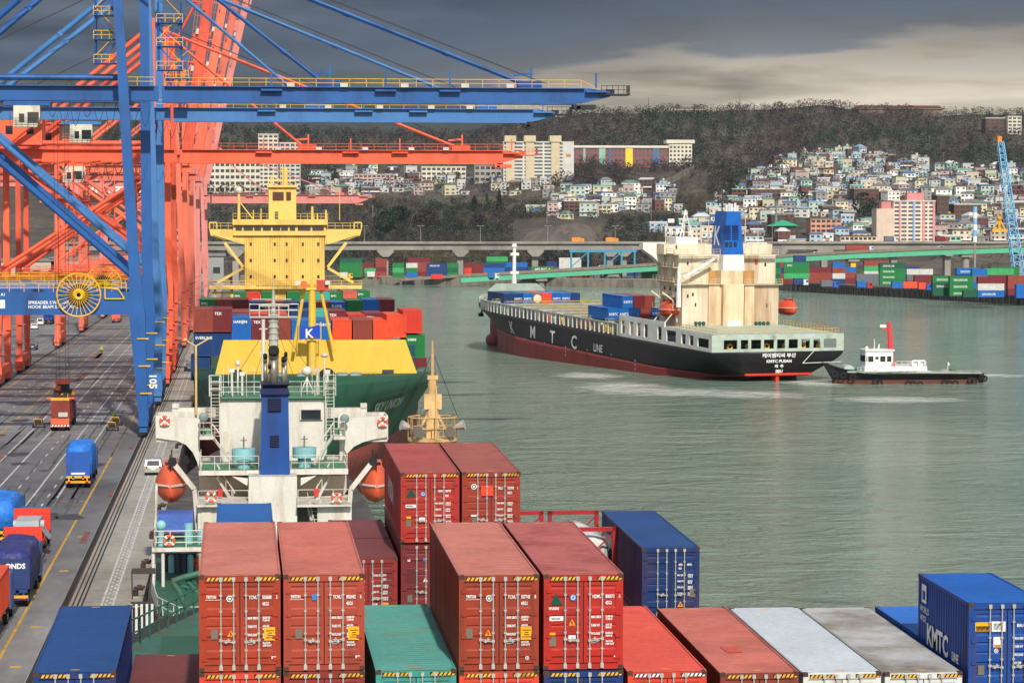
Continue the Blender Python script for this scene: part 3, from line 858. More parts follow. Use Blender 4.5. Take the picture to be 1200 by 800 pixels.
kc = near_container('shipping_container', 'deep blue container with big white letters on its side, clear of the others', 22.4, F, 18.5, L20, H9, P_KBL, R_BLU,
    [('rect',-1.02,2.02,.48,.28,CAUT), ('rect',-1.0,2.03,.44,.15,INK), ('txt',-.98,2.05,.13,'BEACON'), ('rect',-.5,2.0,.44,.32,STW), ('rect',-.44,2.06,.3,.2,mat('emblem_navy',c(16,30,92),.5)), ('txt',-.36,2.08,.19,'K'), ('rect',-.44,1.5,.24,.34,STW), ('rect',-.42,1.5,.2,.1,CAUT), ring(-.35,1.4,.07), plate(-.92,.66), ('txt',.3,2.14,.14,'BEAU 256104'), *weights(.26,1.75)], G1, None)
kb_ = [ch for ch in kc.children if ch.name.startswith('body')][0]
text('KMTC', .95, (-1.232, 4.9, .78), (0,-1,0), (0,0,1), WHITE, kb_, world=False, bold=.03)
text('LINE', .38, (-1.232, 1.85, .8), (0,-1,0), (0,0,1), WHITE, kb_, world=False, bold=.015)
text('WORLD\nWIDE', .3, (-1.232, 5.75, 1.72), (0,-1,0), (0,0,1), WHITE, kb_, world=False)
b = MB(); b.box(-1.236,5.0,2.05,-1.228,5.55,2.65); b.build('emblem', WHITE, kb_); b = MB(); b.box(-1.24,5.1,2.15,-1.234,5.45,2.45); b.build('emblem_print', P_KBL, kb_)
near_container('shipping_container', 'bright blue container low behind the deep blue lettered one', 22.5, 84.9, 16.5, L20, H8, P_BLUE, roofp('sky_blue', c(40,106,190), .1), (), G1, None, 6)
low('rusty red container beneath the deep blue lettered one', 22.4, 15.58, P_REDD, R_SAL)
# second bay
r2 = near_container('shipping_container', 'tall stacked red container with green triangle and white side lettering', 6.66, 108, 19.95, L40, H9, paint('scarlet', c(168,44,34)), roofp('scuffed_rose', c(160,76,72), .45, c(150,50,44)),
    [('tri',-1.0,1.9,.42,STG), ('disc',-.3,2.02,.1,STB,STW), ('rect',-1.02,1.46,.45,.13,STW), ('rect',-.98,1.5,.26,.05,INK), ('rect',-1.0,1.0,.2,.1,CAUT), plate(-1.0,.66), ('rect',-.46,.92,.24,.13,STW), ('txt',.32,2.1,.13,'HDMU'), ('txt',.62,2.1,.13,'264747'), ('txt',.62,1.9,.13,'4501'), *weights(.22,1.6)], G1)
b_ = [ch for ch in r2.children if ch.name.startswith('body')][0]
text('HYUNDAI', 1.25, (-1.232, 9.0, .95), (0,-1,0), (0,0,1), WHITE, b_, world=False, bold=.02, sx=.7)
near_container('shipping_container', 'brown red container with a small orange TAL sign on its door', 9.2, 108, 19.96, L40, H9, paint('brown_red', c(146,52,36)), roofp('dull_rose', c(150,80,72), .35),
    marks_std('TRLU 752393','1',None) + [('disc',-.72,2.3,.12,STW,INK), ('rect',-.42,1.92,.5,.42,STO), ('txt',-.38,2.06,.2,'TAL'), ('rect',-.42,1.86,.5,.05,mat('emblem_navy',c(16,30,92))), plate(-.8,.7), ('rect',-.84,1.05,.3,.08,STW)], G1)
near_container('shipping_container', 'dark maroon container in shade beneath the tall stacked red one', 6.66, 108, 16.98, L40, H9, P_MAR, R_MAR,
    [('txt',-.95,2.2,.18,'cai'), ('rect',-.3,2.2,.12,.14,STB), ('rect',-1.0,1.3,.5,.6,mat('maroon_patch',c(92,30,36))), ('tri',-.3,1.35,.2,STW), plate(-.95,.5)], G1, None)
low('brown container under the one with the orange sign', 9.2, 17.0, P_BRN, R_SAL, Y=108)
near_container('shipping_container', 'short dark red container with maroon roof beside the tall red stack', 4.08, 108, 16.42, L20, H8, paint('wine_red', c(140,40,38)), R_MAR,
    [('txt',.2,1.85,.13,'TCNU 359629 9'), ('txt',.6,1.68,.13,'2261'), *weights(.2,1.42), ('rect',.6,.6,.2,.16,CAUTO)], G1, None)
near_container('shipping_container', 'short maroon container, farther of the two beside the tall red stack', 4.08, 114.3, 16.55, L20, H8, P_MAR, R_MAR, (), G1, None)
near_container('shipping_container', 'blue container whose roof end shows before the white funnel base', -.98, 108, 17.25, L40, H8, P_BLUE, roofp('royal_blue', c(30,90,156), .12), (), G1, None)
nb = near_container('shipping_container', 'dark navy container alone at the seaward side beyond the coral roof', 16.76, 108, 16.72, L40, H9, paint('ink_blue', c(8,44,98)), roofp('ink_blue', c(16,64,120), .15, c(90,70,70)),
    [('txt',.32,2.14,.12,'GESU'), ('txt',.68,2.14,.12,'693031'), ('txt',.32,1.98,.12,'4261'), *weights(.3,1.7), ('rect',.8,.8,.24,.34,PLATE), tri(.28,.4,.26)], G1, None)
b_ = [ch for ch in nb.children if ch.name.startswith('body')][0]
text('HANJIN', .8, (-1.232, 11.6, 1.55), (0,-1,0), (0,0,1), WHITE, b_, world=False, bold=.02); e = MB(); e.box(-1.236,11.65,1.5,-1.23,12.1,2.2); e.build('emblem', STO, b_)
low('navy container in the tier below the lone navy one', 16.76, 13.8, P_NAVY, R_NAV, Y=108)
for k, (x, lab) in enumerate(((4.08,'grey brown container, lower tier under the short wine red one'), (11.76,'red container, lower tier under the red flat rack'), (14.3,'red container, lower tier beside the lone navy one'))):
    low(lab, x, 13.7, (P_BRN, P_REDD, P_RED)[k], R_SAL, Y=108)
# flat racks with red end frames, one carrying a wrapped machine
FRM = mat('flat_rack_red', c(160,30,38), .5, dirt=GRIME, damt=.25)
for X, lab in ((14.35,'red flat rack with open end frames carrying a white wrapped load'), (11.75,'red flat rack half hidden behind the container with orange sign')):
    t = thing('flat_rack', lab, 'flat rack', (X+1.22, 115.4, 14.0), 0, None, TRIM)
    b = MB(); b.box(-1.2,0,0,1.2,6.06,.35); b.build('deck', FRM, t)
    for y in (.1, 5.96):
        e = MB()
        for sg in (-1,1): e.bar((sg*1.1,y,.35),(sg*1.1,y,2.75),.18,.18)
        e.bar((-1.19,y,2.66),(1.19,y,2.66),.18,.18); e.bar((-1.1,y,.5),(1.1,y,2.5),.06,.06); e.build('end_frame', FRM, t)
TARPW = mat('white_plastic_wrap', (.62,.62,.6), .4, var=.25, scale=1.2, bump=.2, bscale=1.5)
wr = MB(); rings = []
for i in range(8):
    y = .5+i*.72; hgt_ = 1.85+.12*math.sin(i*2.1); wd = .95 if 0 < i < 7 else .7
    rings.append([(wd*x*(1+.05*math.sin(i*3+x*5)), y, z*hgt_+.02) for x, z in ((-1,0),(-1.02,.5),(-.8,.92),(-.3,1.03),(.3,1.0),(.85,.9),(1.0,.5),(1,0))])
wr.loft(rings); o = wr.build('wrapped_machine', TARPW, None, True); o.location = (15.57,115.3,14.36); o.rotation_euler[0] = TRIM
tag(o, 'machine wrapped in white sheeting lashed on the red flat rack', 'wrapped load')

# ---- the ship under them
SHIPBLK = mat('near_hull_black', c(24,26,30), .5, dirt=RUST, damt=.25); DKGRN = mat('deck_green_paint', c(50,104,88), .6, dirt=c(96,80,62), damt=.6, dscale=.8, var=.2); DKGRN2 = mat('dark_deck_green', c(30,86,66), .6, dirt=GRIME, damt=.4, dscale=.5)
t = thing('container_ship', 'near container ship with green bow rails, seen over its deck stacks', 'ship', (9.2, 60, 0))
hb = MB(); rings = []
for y, hw, zt in ((55,15.6,9.9),(122,15.6,10.4),(130,13.2,10.7),(138,9,10.9),(146,4,11.1),(150,.6,11.2)):
    rings.append([(9.2-hw*.93,y,-1),(9.2+hw*.93,y,-1),(9.2+hw,y,6),(9.2+hw,y,zt),(9.2-hw,y,zt),(9.2-hw,y,6)])
hb.loft(rings); hb.build('hull', SHIPBLK, t, world=True)
d_ = MB(); d_.box(-6.2,77,9.9,24.6,92,10.9); d_.box(-3.6,107,10.4,22,123,11); d_.box(-3.4,93.5,9.9,22,105.5,10.6); d_.build('hatch_cover', DKGRN2, t, world=True)
# forecastle platform in front of the quay with its rails
fd = MB(); fd.prism([(-6.6,117,10.62),(.5,117,10.62),(.5,134.5,10.62),(-1.4,134.5,10.62)], (0,0,.16)); fd.build('forecastle_deck', DKGRN, t, world=True)
rl = MB(); rl.rail([(-6.5,117.2,10.78),(-4.6,122.4,10.78),(-1.5,134.2,10.78)], 1.25, .05, 1.5, 2, 5); rl.rail([(-1.5,134.2,10.78),(.4,134.2,10.78)],1.25,.05,1.2,2,5); rl.build('bow_railing', mat('dark_green_rail', c(36,96,78), .6, dirt=RUST, damt=.3), t, world=True)
bw = MB(); bw.path([P(202,681,138),P(216,676,138),P(240,670,138)],.17,8); bw.path([P(202,681,138),P(211,694,138),P(220,713,138)],.17,8); bw.path([P(216,676,138.2),P(236,700,138.2)],.1,6); bw.path([P(206,685,138.3),P(240,692,138.3)],.09,6); bw.path([P(226,674,138.4),P(213,698,138.4)],.08,6); bw.build('bow_ramp_frame', DKGRN, t, world=True)
ho_ = MB(); ho_.add([PZ(190,768,10.79),PZ(232,768,10.79),PZ(232,745,10.79)],[(0,1,2)]); ho_.build('hatch_opening', BLACK, t, world=True)  # flat black patch laid on the deck for the dark inside the hatch
hz = MB()
for k in range(2): a, d_ = PZ(213+k*8,757-k*4,10.8), PZ(218+k*9,763-k*3,10.8); hz.bar(a,d_,.12,.02)
hz.build('hazard_stripe', YEL, t, world=True)
# foremast with crow's nest
BUFF = mat('buff_mast_paint', c(214,178,122), .55, dirt=RUST, damt=.5, dscale=1.2, streak=.5)
mx, my = 9.17, 124
ms = MB(); ms.tube((mx,my,10.5),(mx,my,18.6),.75,14,.62); ms.tube((mx,my,18.6),(mx,my,20.0),.55,16,1.15)
ms.tube((mx,my,20),(mx,my,20.12),1.2,20); ms.tube((mx,my,20.1),(mx,my,21.9),.34,10,.26); ms.tube((mx,my,21.9),(mx,my,23),.26,8,.2); ms.tube((mx,my,23),(mx,my,24.75),.09,6,.05)
ms.box(mx-.42,my-.25,21.5,mx+.42,my+.25,22.2); ms.box(mx-.25,my-.2,22.9,mx+.25,my+.2,23.1); ms.bar((mx-.8,my,20.2),(mx-.1,my,21.5),.1); ms.bar((mx+.8,my,20.2),(mx+.1,my,21.5),.1); ms.box(mx-.3,my-.2,20.1,mx+.3,my+.3,20.9); ms.tube((mx+.15,my-.3,20.2),(mx+.15,my-.3,22.6),.04,5)
mo = ms.build('foremast', BUFF, t, world=True)
rr = MB(); pts = [(mx+1.16*math.cos(a*math.pi/6), my+1.16*math.sin(a*math.pi/6), 20.12) for a in range(13)]
rr.rail(pts, 1.0, .035, .9, 2, 5); q_ = MB(); rr.build('crows_nest_rail', BUFF, t, world=True)
for sx in (-1,1):
    l_ = MB(); l_.tube((mx+sx*.75,my-1.1,20.45),(mx+sx*.75,my-.7,20.5),.26,10); l_.box(mx+sx*.75-.08,my-1,20.1,mx+sx*.75+.08,my-.8,20.4); l_.build('searchlight', mat('lamp_housing_grey', c(110,104,96), .5), t, world=True)
    h_ = MB(); h_.tube((mx+sx*1.0,my,20.6),(mx+sx*1.5,my-.15,20.75),.08,9,.26); h_.build('loudspeaker_horn', mat('horn_grey', c(176,174,168), .5, dirt=RUST, damt=.3), t, world=True)
wr_ = MB()
for sx in (-1,1): wr_.tube((mx+.1*sx,my,24),(mx+sx*1.2,my,21.1),.02,4)
wr_.build('stay_wire', BLACK, t, world=True)
# ================================================================== FEEDER SHIP WITH WHITE HOUSE (stern towards us)
SHIPW = mat('ship_white_paint', c(208,205,195), .5, var=.08, scale=.4, dirt=c(150,122,92), damt=.52, dscale=.9, streak=.18)
SHIPW2 = mat('ship_cream_wall', c(208,198,180), .55, var=.07, scale=.5, dirt=c(140,118,92), damt=.45, dscale=.8, streak=.2)
FUNB = mat('funnel_blue', c(6,66,138), .42, var=.08, dirt=c(16,34,80), damt=.3, dscale=.5, streak=.2)
FUNC = mat('funnel_cap_navy', c(24,38,84), .5, dirt=SOOT, damt=.4)
TEALV = mat('pale_teal_paint', c(130,186,190), .5, dirt=c(120,120,110), damt=.2)
PIPES = mat('exhaust_steel', c(150,144,134), .4, metal=.5, dirt=SOOT, damt=.5, dscale=1)
ORNGB = mat('lifeboat_orange', c(214,92,58), .45, var=.08, dirt=c(120,70,54), damt=.35, dscale=.8, streak=.4)
RINGO = mat('life_ring_orange', c(232,92,48), .5)
HULLG = mat('weathered_dark_hull', c(66,62,60), .6, dirt=c(120,108,96), damt=.5, dscale=.6, streak=.3)
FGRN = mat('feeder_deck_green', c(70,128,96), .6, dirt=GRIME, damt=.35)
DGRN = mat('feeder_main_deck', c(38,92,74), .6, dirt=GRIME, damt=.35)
feeder = thing('feeder_ship', 'white ship house with a blue funnel in the middle and two bridge wings', 'ship', (2.6, 200, 0))
def fb(b, name, m, smooth=False, parent=None):
    o = b.build(name, m, None, smooth)
    Mi = Matrix.Translation(feeder.location).inverted(); o.data.transform(Mi); o.parent = parent or feeder
    return o
CXF = 2.6
def fx(px, Y): return P(px, 500, Y).x
def fz(py, Y, px=320): return P(px, py, Y).z
def slab(b, x0, y0, x1, y1, Ya, Yb):
    """box whose aft face covers the pixel rectangle at northing Ya and which runs forward to Yb"""
    a, d = P(x0, y1, Ya), P(x1, y0, Ya); b.box(a.x, Ya, a.z, d.x, Yb, d.z); return b
# hull
hb = MB(); rings = []
for y, hw, zt in ((164,5.0,5.0),(166,6.6,5.0),(171,8.0,5.0),(180,8.8,5.1),(200,9,5.2),(240,9,5.2),(256,8,6),(268,5.4,7.2),(276,2.4,8),(279,.4,8.4)):
    rings.append([(CXF-hw*.7,y,-1),(CXF+hw*.7,y,-1),(CXF+hw,y,2.5),(CXF+hw,y,zt),(CXF-hw,y,zt),(CXF-hw,y,2.5)])
hb.loft(rings); fb(hb, 'hull', HULLG)
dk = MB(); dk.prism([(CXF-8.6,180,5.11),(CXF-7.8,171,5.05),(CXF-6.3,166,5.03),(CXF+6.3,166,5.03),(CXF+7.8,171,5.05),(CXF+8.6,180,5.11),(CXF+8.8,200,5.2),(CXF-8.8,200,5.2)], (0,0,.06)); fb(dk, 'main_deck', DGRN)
rl = MB()
for sg in (-1,1): rl.rail([(CXF+sg*8.6,180,5.1),(CXF+sg*7.9,171,5.1),(CXF+sg*6.4,166.3,5.1)], 1.05, .04, 1.1, 2, 5)
rl.rail([(CXF-6.4,166.3,5.1),(CXF+6.4,166.3,5.1)],1.05,.04,1.4,2,5); fb(rl, 'stern_railing', SHIPW)
# house tiers
h = MB(); slab(h, 234, 557, 406, 640, 197, 214); fb(h, 'deckhouse', SHIPW2)
h = MB(); slab(h, 258, 467.5, 383, 553, 201, 212); wh = fb(h, 'wheelhouse', SHIPW)
h = MB(); slab(h, 292, 558, 348, 668, 190.5, 199); fb(h, 'engine_casing', SHIPW)
h = MB(); slab(h, 256, 464.5, 386, 467.5, 200.6, 213); fb(h, 'monkey_deck', FGRN)
h = MB(); slab(h, 351.5, 478.5, 378, 492, 200.8, 200.97); w_ = fb(h, 'window_frame', SHIPW, parent=None); h = MB(); slab(h, 353, 480, 376, 491, 200.7, 200.9); fb(h, 'window', GLASS)
for x0, x1 in ((262,268),): h = MB(); slab(h, x0, 505, x1, 530, 200.9, 200.99); fb(h, 'door', SHIPW2)
h = MB(); slab(h, 233, 551, 305, 557, 193.5, 201); slab(h, 340, 549, 408, 556, 193.5, 201); fb(h, 'boat_deck_slab', SHIPW)
h = MB()
for sx in (-1, 1):                                                   # brackets under the funnel deck
    xa = CXF+sx*1.95
    h = MB(); h.prism([(xa, 193.6, fz(560,193.6)), (CXF+sx*3.1, 193.6, fz(557.5,193.6)), (xa, 193.6, fz(569,193.6))], (0, 1.2, 0)); fb(h, 'bracket', SHIPW)
pass
gd = MB(); slab(gd, 236, 550.2, 304, 551, 193.9, 200.9); slab(gd, 341, 548.2, 405, 549, 193.9, 200.9); fb(gd, 'deck_green', FGRN)
# bridge wings: curved aft screens
for side in ('quay', 'sea'):
    pts = [(183,487),(234,490),(234,553),(231,541),(226,530),(218,521),(208,516.5),(197,515),(183,513)] if side == 'quay' else [(454,487),(398,490),(398,551),(402,541),(407,531),(415,523),(425,518),(437,514.5),(454,512)]
    w = [P(px, py, 200) for px, py in pts]
    b = MB(); b.prism(w, (0, .25, 0)); xa, xb = w[0].x, w[1].x
    b.box(min(xa,xb), 200.25, w[0].z-2.0, max(xa,xb), 203.5, w[0].z-1.85)
    e = w[0].x; b.box(e-.06, 200.25, w[0].z-1.85, e+.06, 203.4, w[0].z)
    b.box(min(xa,xb), 203.4, w[0].z-1.9, max(xa,xb), 203.5, w[0].z+.05)
    fb(b, 'bridge_wing', SHIPW)
    b = MB(); a, d_ = (P(202,478,203.6), P(262,478,203.6)) if side == 'quay' else (P(383,478,203.6), P(430,478,203.6)); b.box(a.x,203.6,a.z-.75,d_.x,204.3,a.z); b.box(a.x if side=='quay' else d_.x-.5,203.5,a.z,(a.x+.5) if side=='quay' else d_.x,204.2,a.z+.35); fb(b, 'wing_locker', SHIPW)
    px0, px1 = (234,248) if side == 'quay' else (391,404)
    b = MB(); slab(b, px0, 511, px1+2, 515, 198.6, 201); fb(b, 'wing_platform', SHIPW)
    b = MB(); z = fz(511,198.6); xa, xb = fx(px0,198.6), fx(px1,198.6); b.rail([(xa,200.9,z),(xa,198.7,z),(xb,198.7,z)] if side == 'quay' else [(xb,200.9,z),(xb,198.7,z),(xa,198.7,z)], 1.05, .035, .9, 2, 5); fb(b, 'platform_rail', SHIPW)
    b = MB(); slab(b, px0+2, 501, px1-2, 510, 200.95, 201.0); fb(b, 'green_panel', FGRN)
    xx = fx(238.5 if side == 'quay' else 404, 199); zz = fz(488 if side == 'quay' else 491, 199)
    b = MB(); b.tube((xx,199,fz(511,199)),(xx,199,zz),.05,6); b.ball((xx,199,zz),.36,12,6,(1,.5,1)); fb(b, 'searchlight', mat('searchlight_teal_grey', c(120,136,134), .4))
# funnel
fy = 192.0
b = MB(); r0 = []
for (py, x0, x1, d0) in ((557.5,305,339.7,0),(464,307,338,.25)):
    a, d_ = P(x0,py,fy), P(x1,py,fy); r0.append([(a.x,fy+d0,a.z),(d_.x,fy+d0,a.z),(d_.x,fy+4.6,a.z),(a.x,fy+4.6,a.z)])
b.loft(r0); fun = fb(b, 'funnel', FUNB)
b = MB(); r0 = []
for (py, x0, x1, d0) in ((464.2,305.5,339.5,.1),(462,305,340,0),(454,308,337,.5),(450.5,305,340,.0)):
    a, d_ = P(x0,py,fy), P(x1,py,fy); r0.append([(a.x,fy+d0,a.z),(d_.x,fy+d0,a.z),(d_.x,fy+4.7,a.z),(a.x,fy+4.7,a.z)])
b.loft(r0); fb(b, 'funnel_cap', FUNC)
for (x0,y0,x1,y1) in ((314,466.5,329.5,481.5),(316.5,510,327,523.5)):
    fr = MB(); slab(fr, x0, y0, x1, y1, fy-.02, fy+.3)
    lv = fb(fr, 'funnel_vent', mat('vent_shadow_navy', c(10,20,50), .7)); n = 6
    sl = MB()
    for i in range(n):
        a = P(x0, y0+(i+.5)*(y1-y0)/n, fy-.06); d_ = P(x1, y0+(i+.5)*(y1-y0)/n, fy-.06); sl.bar((a.x+.05,fy-.05,a.z),(d_.x-.05,fy-.05,a.z),.08,.05)
    fb(sl, 'vent_slat', FUNC)
for (px, yb, yt, r, tip) in ((321,451,418,.36,.34),(311,451,424,.15,.2),(332.5,451,428,.16,.16),(335,451,422,.12,.16),(316,451,436,.12,0)):
    x = fx(px, 194.4); b = MB(); zt = fz(yt,194.4); b.tube((x,194.4,fz(yb,194.4)),(x,194.4,zt),r,12)
    if tip: b.tube((x,194.4,zt),(x,193.9,zt+.35),r*1.04,12)
    e = fb(b, 'exhaust_pipe', PIPES, True); q_ = MB(); q_.tube((x,193.86,zt+.38),(x,193.6,zt+.55),r*1.12,12); fb(q_, 'exhaust_mouth', mat('soot_black', (.012,.012,.012), .9))
# mushroom vents on the funnel deck
for (px, yt, ym, yb, w_) in ((285.5,525,539,553,14),(356.5,524,536,552,14)):
    x = fx(px,195); r = w_*195/3070
    b = MB(); b.tube((x,195,fz(yb,195)),(x,195,fz(ym,195)),r*.55,16); b.tube((x,195,fz(ym,195)),(x,195,fz(yt,195)),r,20); fb(b, 'mushroom_vent', TEALV, False)
    b = MB(); b.tube((x,195,fz(yt,195)),(x,195,fz(yt-9,195)),.06,6); b.box(x-.25,194.9,fz(yt-9,195),x+.25,195.1,fz(yt-9,195)+.06); b.tube((x,195,fz(yt-9,195)),(x,195,fz(yt-14,195)),.09,6,.03); fb(b, 'vent_valve', mat('valve_grey', c(120,116,112), .5))
# rails and stairs
zz = fz(550.5,193.7)
for (xa, xb) in ((234,303),(341,407)):
    b = MB(); a, d_ = fx(xa,193.7), fx(xb,193.7); b.rail([(a,200,zz),(a,193.7,zz),(d_,193.7,zz)] if xa < 300 else [(a,193.7,zz),(d_,193.7,zz),(d_,200,zz)], 1.05, .03, 1.1, 2, 5); fb(b, 'deck_railing', SHIPW)
b = MB(); zz = fz(464.5,201); b.rail([(fx(257,201),212,zz),(fx(257,201),200.8,zz),(fx(385,201),200.8,zz),(fx(385,201),212,zz)], 1.15, .03, 1.0, 3, 5); fb(b, 'monkey_deck_railing', SHIPW)
st = MB(); st.stair((fx(276,197),197,fz(549,195)), (fx(249,200),199.5,fz(511,199.5)), .75, (0,1,0)); fb(st, 'upper_stair', SHIPW); st = MB(); st.stair((fx(366,197),197,fz(549,195)), (fx(390,200),199.5,fz(511,199.5)), .75, (0,1,0)); fb(st, 'upper_stair', SHIPW)
st = MB(); st.stair((fx(275,194),194,fz(592,194)), (fx(254,195),195,fz(558,195)), .7, (0,1,0)); fb(st, 'boat_deck_stair', SHIPW); st = MB(); st.stair((fx(368,194),194,fz(592,194)), (fx(386,195),195,fz(558,195)), .7, (0,1,0)); fb(st, 'boat_deck_stair', SHIPW)
st = MB(); st.stair((fx(378,190),190,fz(640,190)), (fx(366,191),191,fz(592,191)), .8, (1,0,0)); fb(st, 'lower_stair', SHIPW)
for px in (252.5, 386.5):                                             # ladders beside the wheelhouse
    b = MB(); x = fx(px,200.4)
    for sg in (-.32,.32): b.tube((x+sg,200.4,fz(511,200.4)),(x+sg,200.4,fz(440,200.4)),.04,5)
    for k in range(17): z = fz(510-k*4,200.4); b.tube((x-.32,200.4,z),(x+.32,200.4,z),.025,4)
    b.rail([(x-.45,200.2,fz(464,200.2)),(x+.45,200.2,fz(464,200.2))],1.6,.035,.9,3,5); fb(b, 'ladder', SHIPW)
# boat deck level
b = MB(); slab(b, 231, 591, 292, 594, 189.5, 199); slab(b, 348, 591, 412, 594, 189.5, 199); fb(b, 'boat_deck', SHIPW)
b = MB(); slab(b, 232, 594, 258, 650, 190.2, 198); fb(b, 'side_house', SHIPW); b = MB(); slab(b, 372, 594, 412, 640, 190.2, 198); fb(b, 'side_house', SHIPW)
b = MB(); zz = fz(591,189.6); b.rail([(fx(232,189.6),189.6,zz),(fx(291,189.6),189.6,zz)],1.05,.03,1.1,2,5); fb(b, 'boat_deck_railing', SHIPW); b = MB(); b.rail([(fx(349,189.6),189.6,zz),(fx(411,189.6),189.6,zz)],1.05,.03,1.1,2,5); fb(b, 'boat_deck_railing', SHIPW)
b = MB(); slab(b, 236, 600, 247, 626, 190.1, 190.19); fb(b, 'door', SHIPW2)
for px, py in ((258,577.5),(371,577)): b = MB(); slab(b, px-2.6, py-4.5, px+2.6, py+4.5, 189.3, 189.5); fb(b, 'fire_box', mat('fire_red', c(206,50,40), .5))
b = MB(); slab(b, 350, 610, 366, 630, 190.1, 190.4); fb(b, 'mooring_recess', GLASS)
# poop platform on the quay side
py0 = 183.0
b = MB(); slab(b, 178, 641, 237, 646.5, py0, 192); fb(b, 'poop_deck', SHIPW)
b = MB(); a = fx(180,py0); d_ = fx(236,py0); zz = fz(640.6,py0); b.rail([(a,191,zz),(a,py0+.1,zz),(d_,py0+.1,zz)],1.2,.04,1.2,3,5); fb(b, 'poop_railing', SHIPW)
b = MB(); b.box(fx(181,py0)-.0,py0+.3,zz,fx(236,py0),191.5,zz+.06); fb(b, 'poop_deck_green', FGRN)
b = MB()
for px in (178.5, 190, 234): x = fx(px,py0); b.tube((x,py0+.3,5.1),(x,py0+.3,fz(646,py0)),.12,7)
b.tube((fx(179,184),184,5.1),(fx(183,186),186,12),.1,6); fb(b, 'stanchion', SHIPW)
b = MB(); x = fx(188,py0+1); b.tube((x,py0+1,zz),(x,py0+1,zz+1.1),.22,10); b.ball((x,py0+1,zz+1.5),.36,12,7); b.tube((x+1.9,py0+2,zz),(x+1.9,py0+2,zz+1.5),.3,10); b.tube((x+2.9,py0+1.6,zz),(x+2.9,py0+1.6,zz+1.1),.4,10); fb(b, 'ventilator', TEALV)
b = MB(); slab(b, 184, 602, 226, 624, 187, 190); fb(b, 'tarpaulin_cover', mat('blue_tarpaulin', c(66,96,170), .6, var=.25, bump=.1, bscale=3))
b = MB(); slab(b, 193, 648, 236, 672, 191, 191.3); fb(b, 'shaded_bulkhead', mat('bulkhead_shade', c(38,46,64), .6))  # dark panel colour stands in for the shade under the poop deck
for k, px in enumerate((200,207,214,222,243)): b = MB(); x = fx(px,190.5); b.tube((x,190.5,5.2),(x,190.5,6.3),.24,9); b.ball((x,190.5,6.3),.24,9,5); fb(b, 'gas_bottle', TEALV if k in (0,3) else mat('gas_bottle_dark', c(50,60,80), .5))
b = MB(); b.tube((CXF-5.2,170,5.1),(CXF-5.2,170,5.75),.22,10); b.tube((CXF-4.4,170,5.1),(CXF-4.4,170,5.75),.22,10); b.tube((CXF-1,172,5.7),(CXF+1.5,172,5.7),.6,14); b.box(CXF-1.4,171.4,5.1,CXF-1.1,172.6,6.2); b.box(CXF+1.5,171.4,5.1,CXF+1.8,172.6,6.2); fb(b, 'mooring_winch', DKGRN)
b = MB(); b.box(CXF-4.9,174,5.1,CXF-3.9,175.5,5.9); fb(b, 'rope_bin', mat('red_cover', c(190,60,60), .6))
# masts, domes and aerials on the monkey deck
MASTG = mat('mast_grey_paint', c(176,176,166), .5, dirt=c(110,96,80), damt=.4, dscale=1, streak=.4)
b = MB(); x = fx(321,205); b.tube((x,205,fz(466,205)),(x,205,fz(372,205)),.42,12,.36); b.tube((x,205,fz(372,205)),(x,205,fz(340,205)),.22,10,.1); b.tube((x,205,fz(340,205)),(x,205,fz(328,205)),.05,6,.03)
for k in range(14): z = fz(460-k*7,205); b.tube((x,205,z-.06),(x,205,z+.06),.45,12)
b.box(fx(293,205),204.4,fz(372,205),fx(350,205),205.6,fz(370.5,205)); b.box(fx(296,205),204.9,fz(351,205),fx(342,205),205.1,fz(350,205)); b.tube((fx(304,205),205,fz(358,205)),(fx(338,205),205,fz(358,205)),.1,6); fb(b, 'radar_mast', MASTG)
b = MB(); z = fz(370.5,205); b.rail([(fx(293,205),204.5,z),(fx(350,205),204.5,z),(fx(350,205),205.5,z),(fx(293,205),205.5,z),(fx(293,205),204.5,z)],.95,.035,.7,2,5); fb(b, 'mast_rail', SHIPW)
b = MB(); x = fx(309,204); b.tube((x,204,fz(466,204)),(x,204,fz(374,204)),.2,9,.14)
for y_ in (386,400,414): b.box(fx(304,204),203.9,fz(y_,204),fx(314,204),204.1,fz(y_-1.4,204))
fb(b, 'signal_mast', SHIPW)
for (px, py, r, yb) in ((360,435,.42,463),(279,425.5,.2,463),(380.5,416.5,.3,463)):
    x = fx(px,203); b = MB(); b.tube((x,203,fz(yb,203)),(x,203,fz(py+4,203)),.1,7,.07); b.ball((x,203,fz(py,203)),r,14,9,(1,1,.9 if r > .35 else .6 if r > .25 else 1.2))
    if r > .4: b.tube((x-.6,203,fz(yb,203)),(x,203,fz(py+8,203)),.05,5); b.tube((x+.6,203,fz(yb,203)),(x,203,fz(py+8,203)),.05,5)
    fb(b, 'satellite_dome', SHIPW, True)
for px, yt in ((262,432),(268,425),(289,420),(298,430),(366,410),(374,426),(391,434),(246,440)):
    b = MB(); x = fx(px,204); b.tube((x,204,fz(463,204)),(x,204,fz(yt,204)),.04,5,.02); fb(b, 'aerial', SHIPW)
for px, yt in ((272,436),(284,440),(372,436),(384,438)):
    b = MB(); x = fx(px,202); b.tube((x,202,fz(463,202)),(x,202,fz(yt,202)),.09,7); b.box(x-.2,201.9,fz(yt,202),x+.2,202.1,fz(yt,202)+.3); fb(b, 'navigation_light', SHIPW)
b = MB()
for px, py in ((262,445),(292,440),(352,440),(384,447)): b.tube((fx(321,205),205,fz(372,205)),(fx(px,203),203,fz(464,203)),.02,4)
fb(b, 'stay_wire', BLACK)
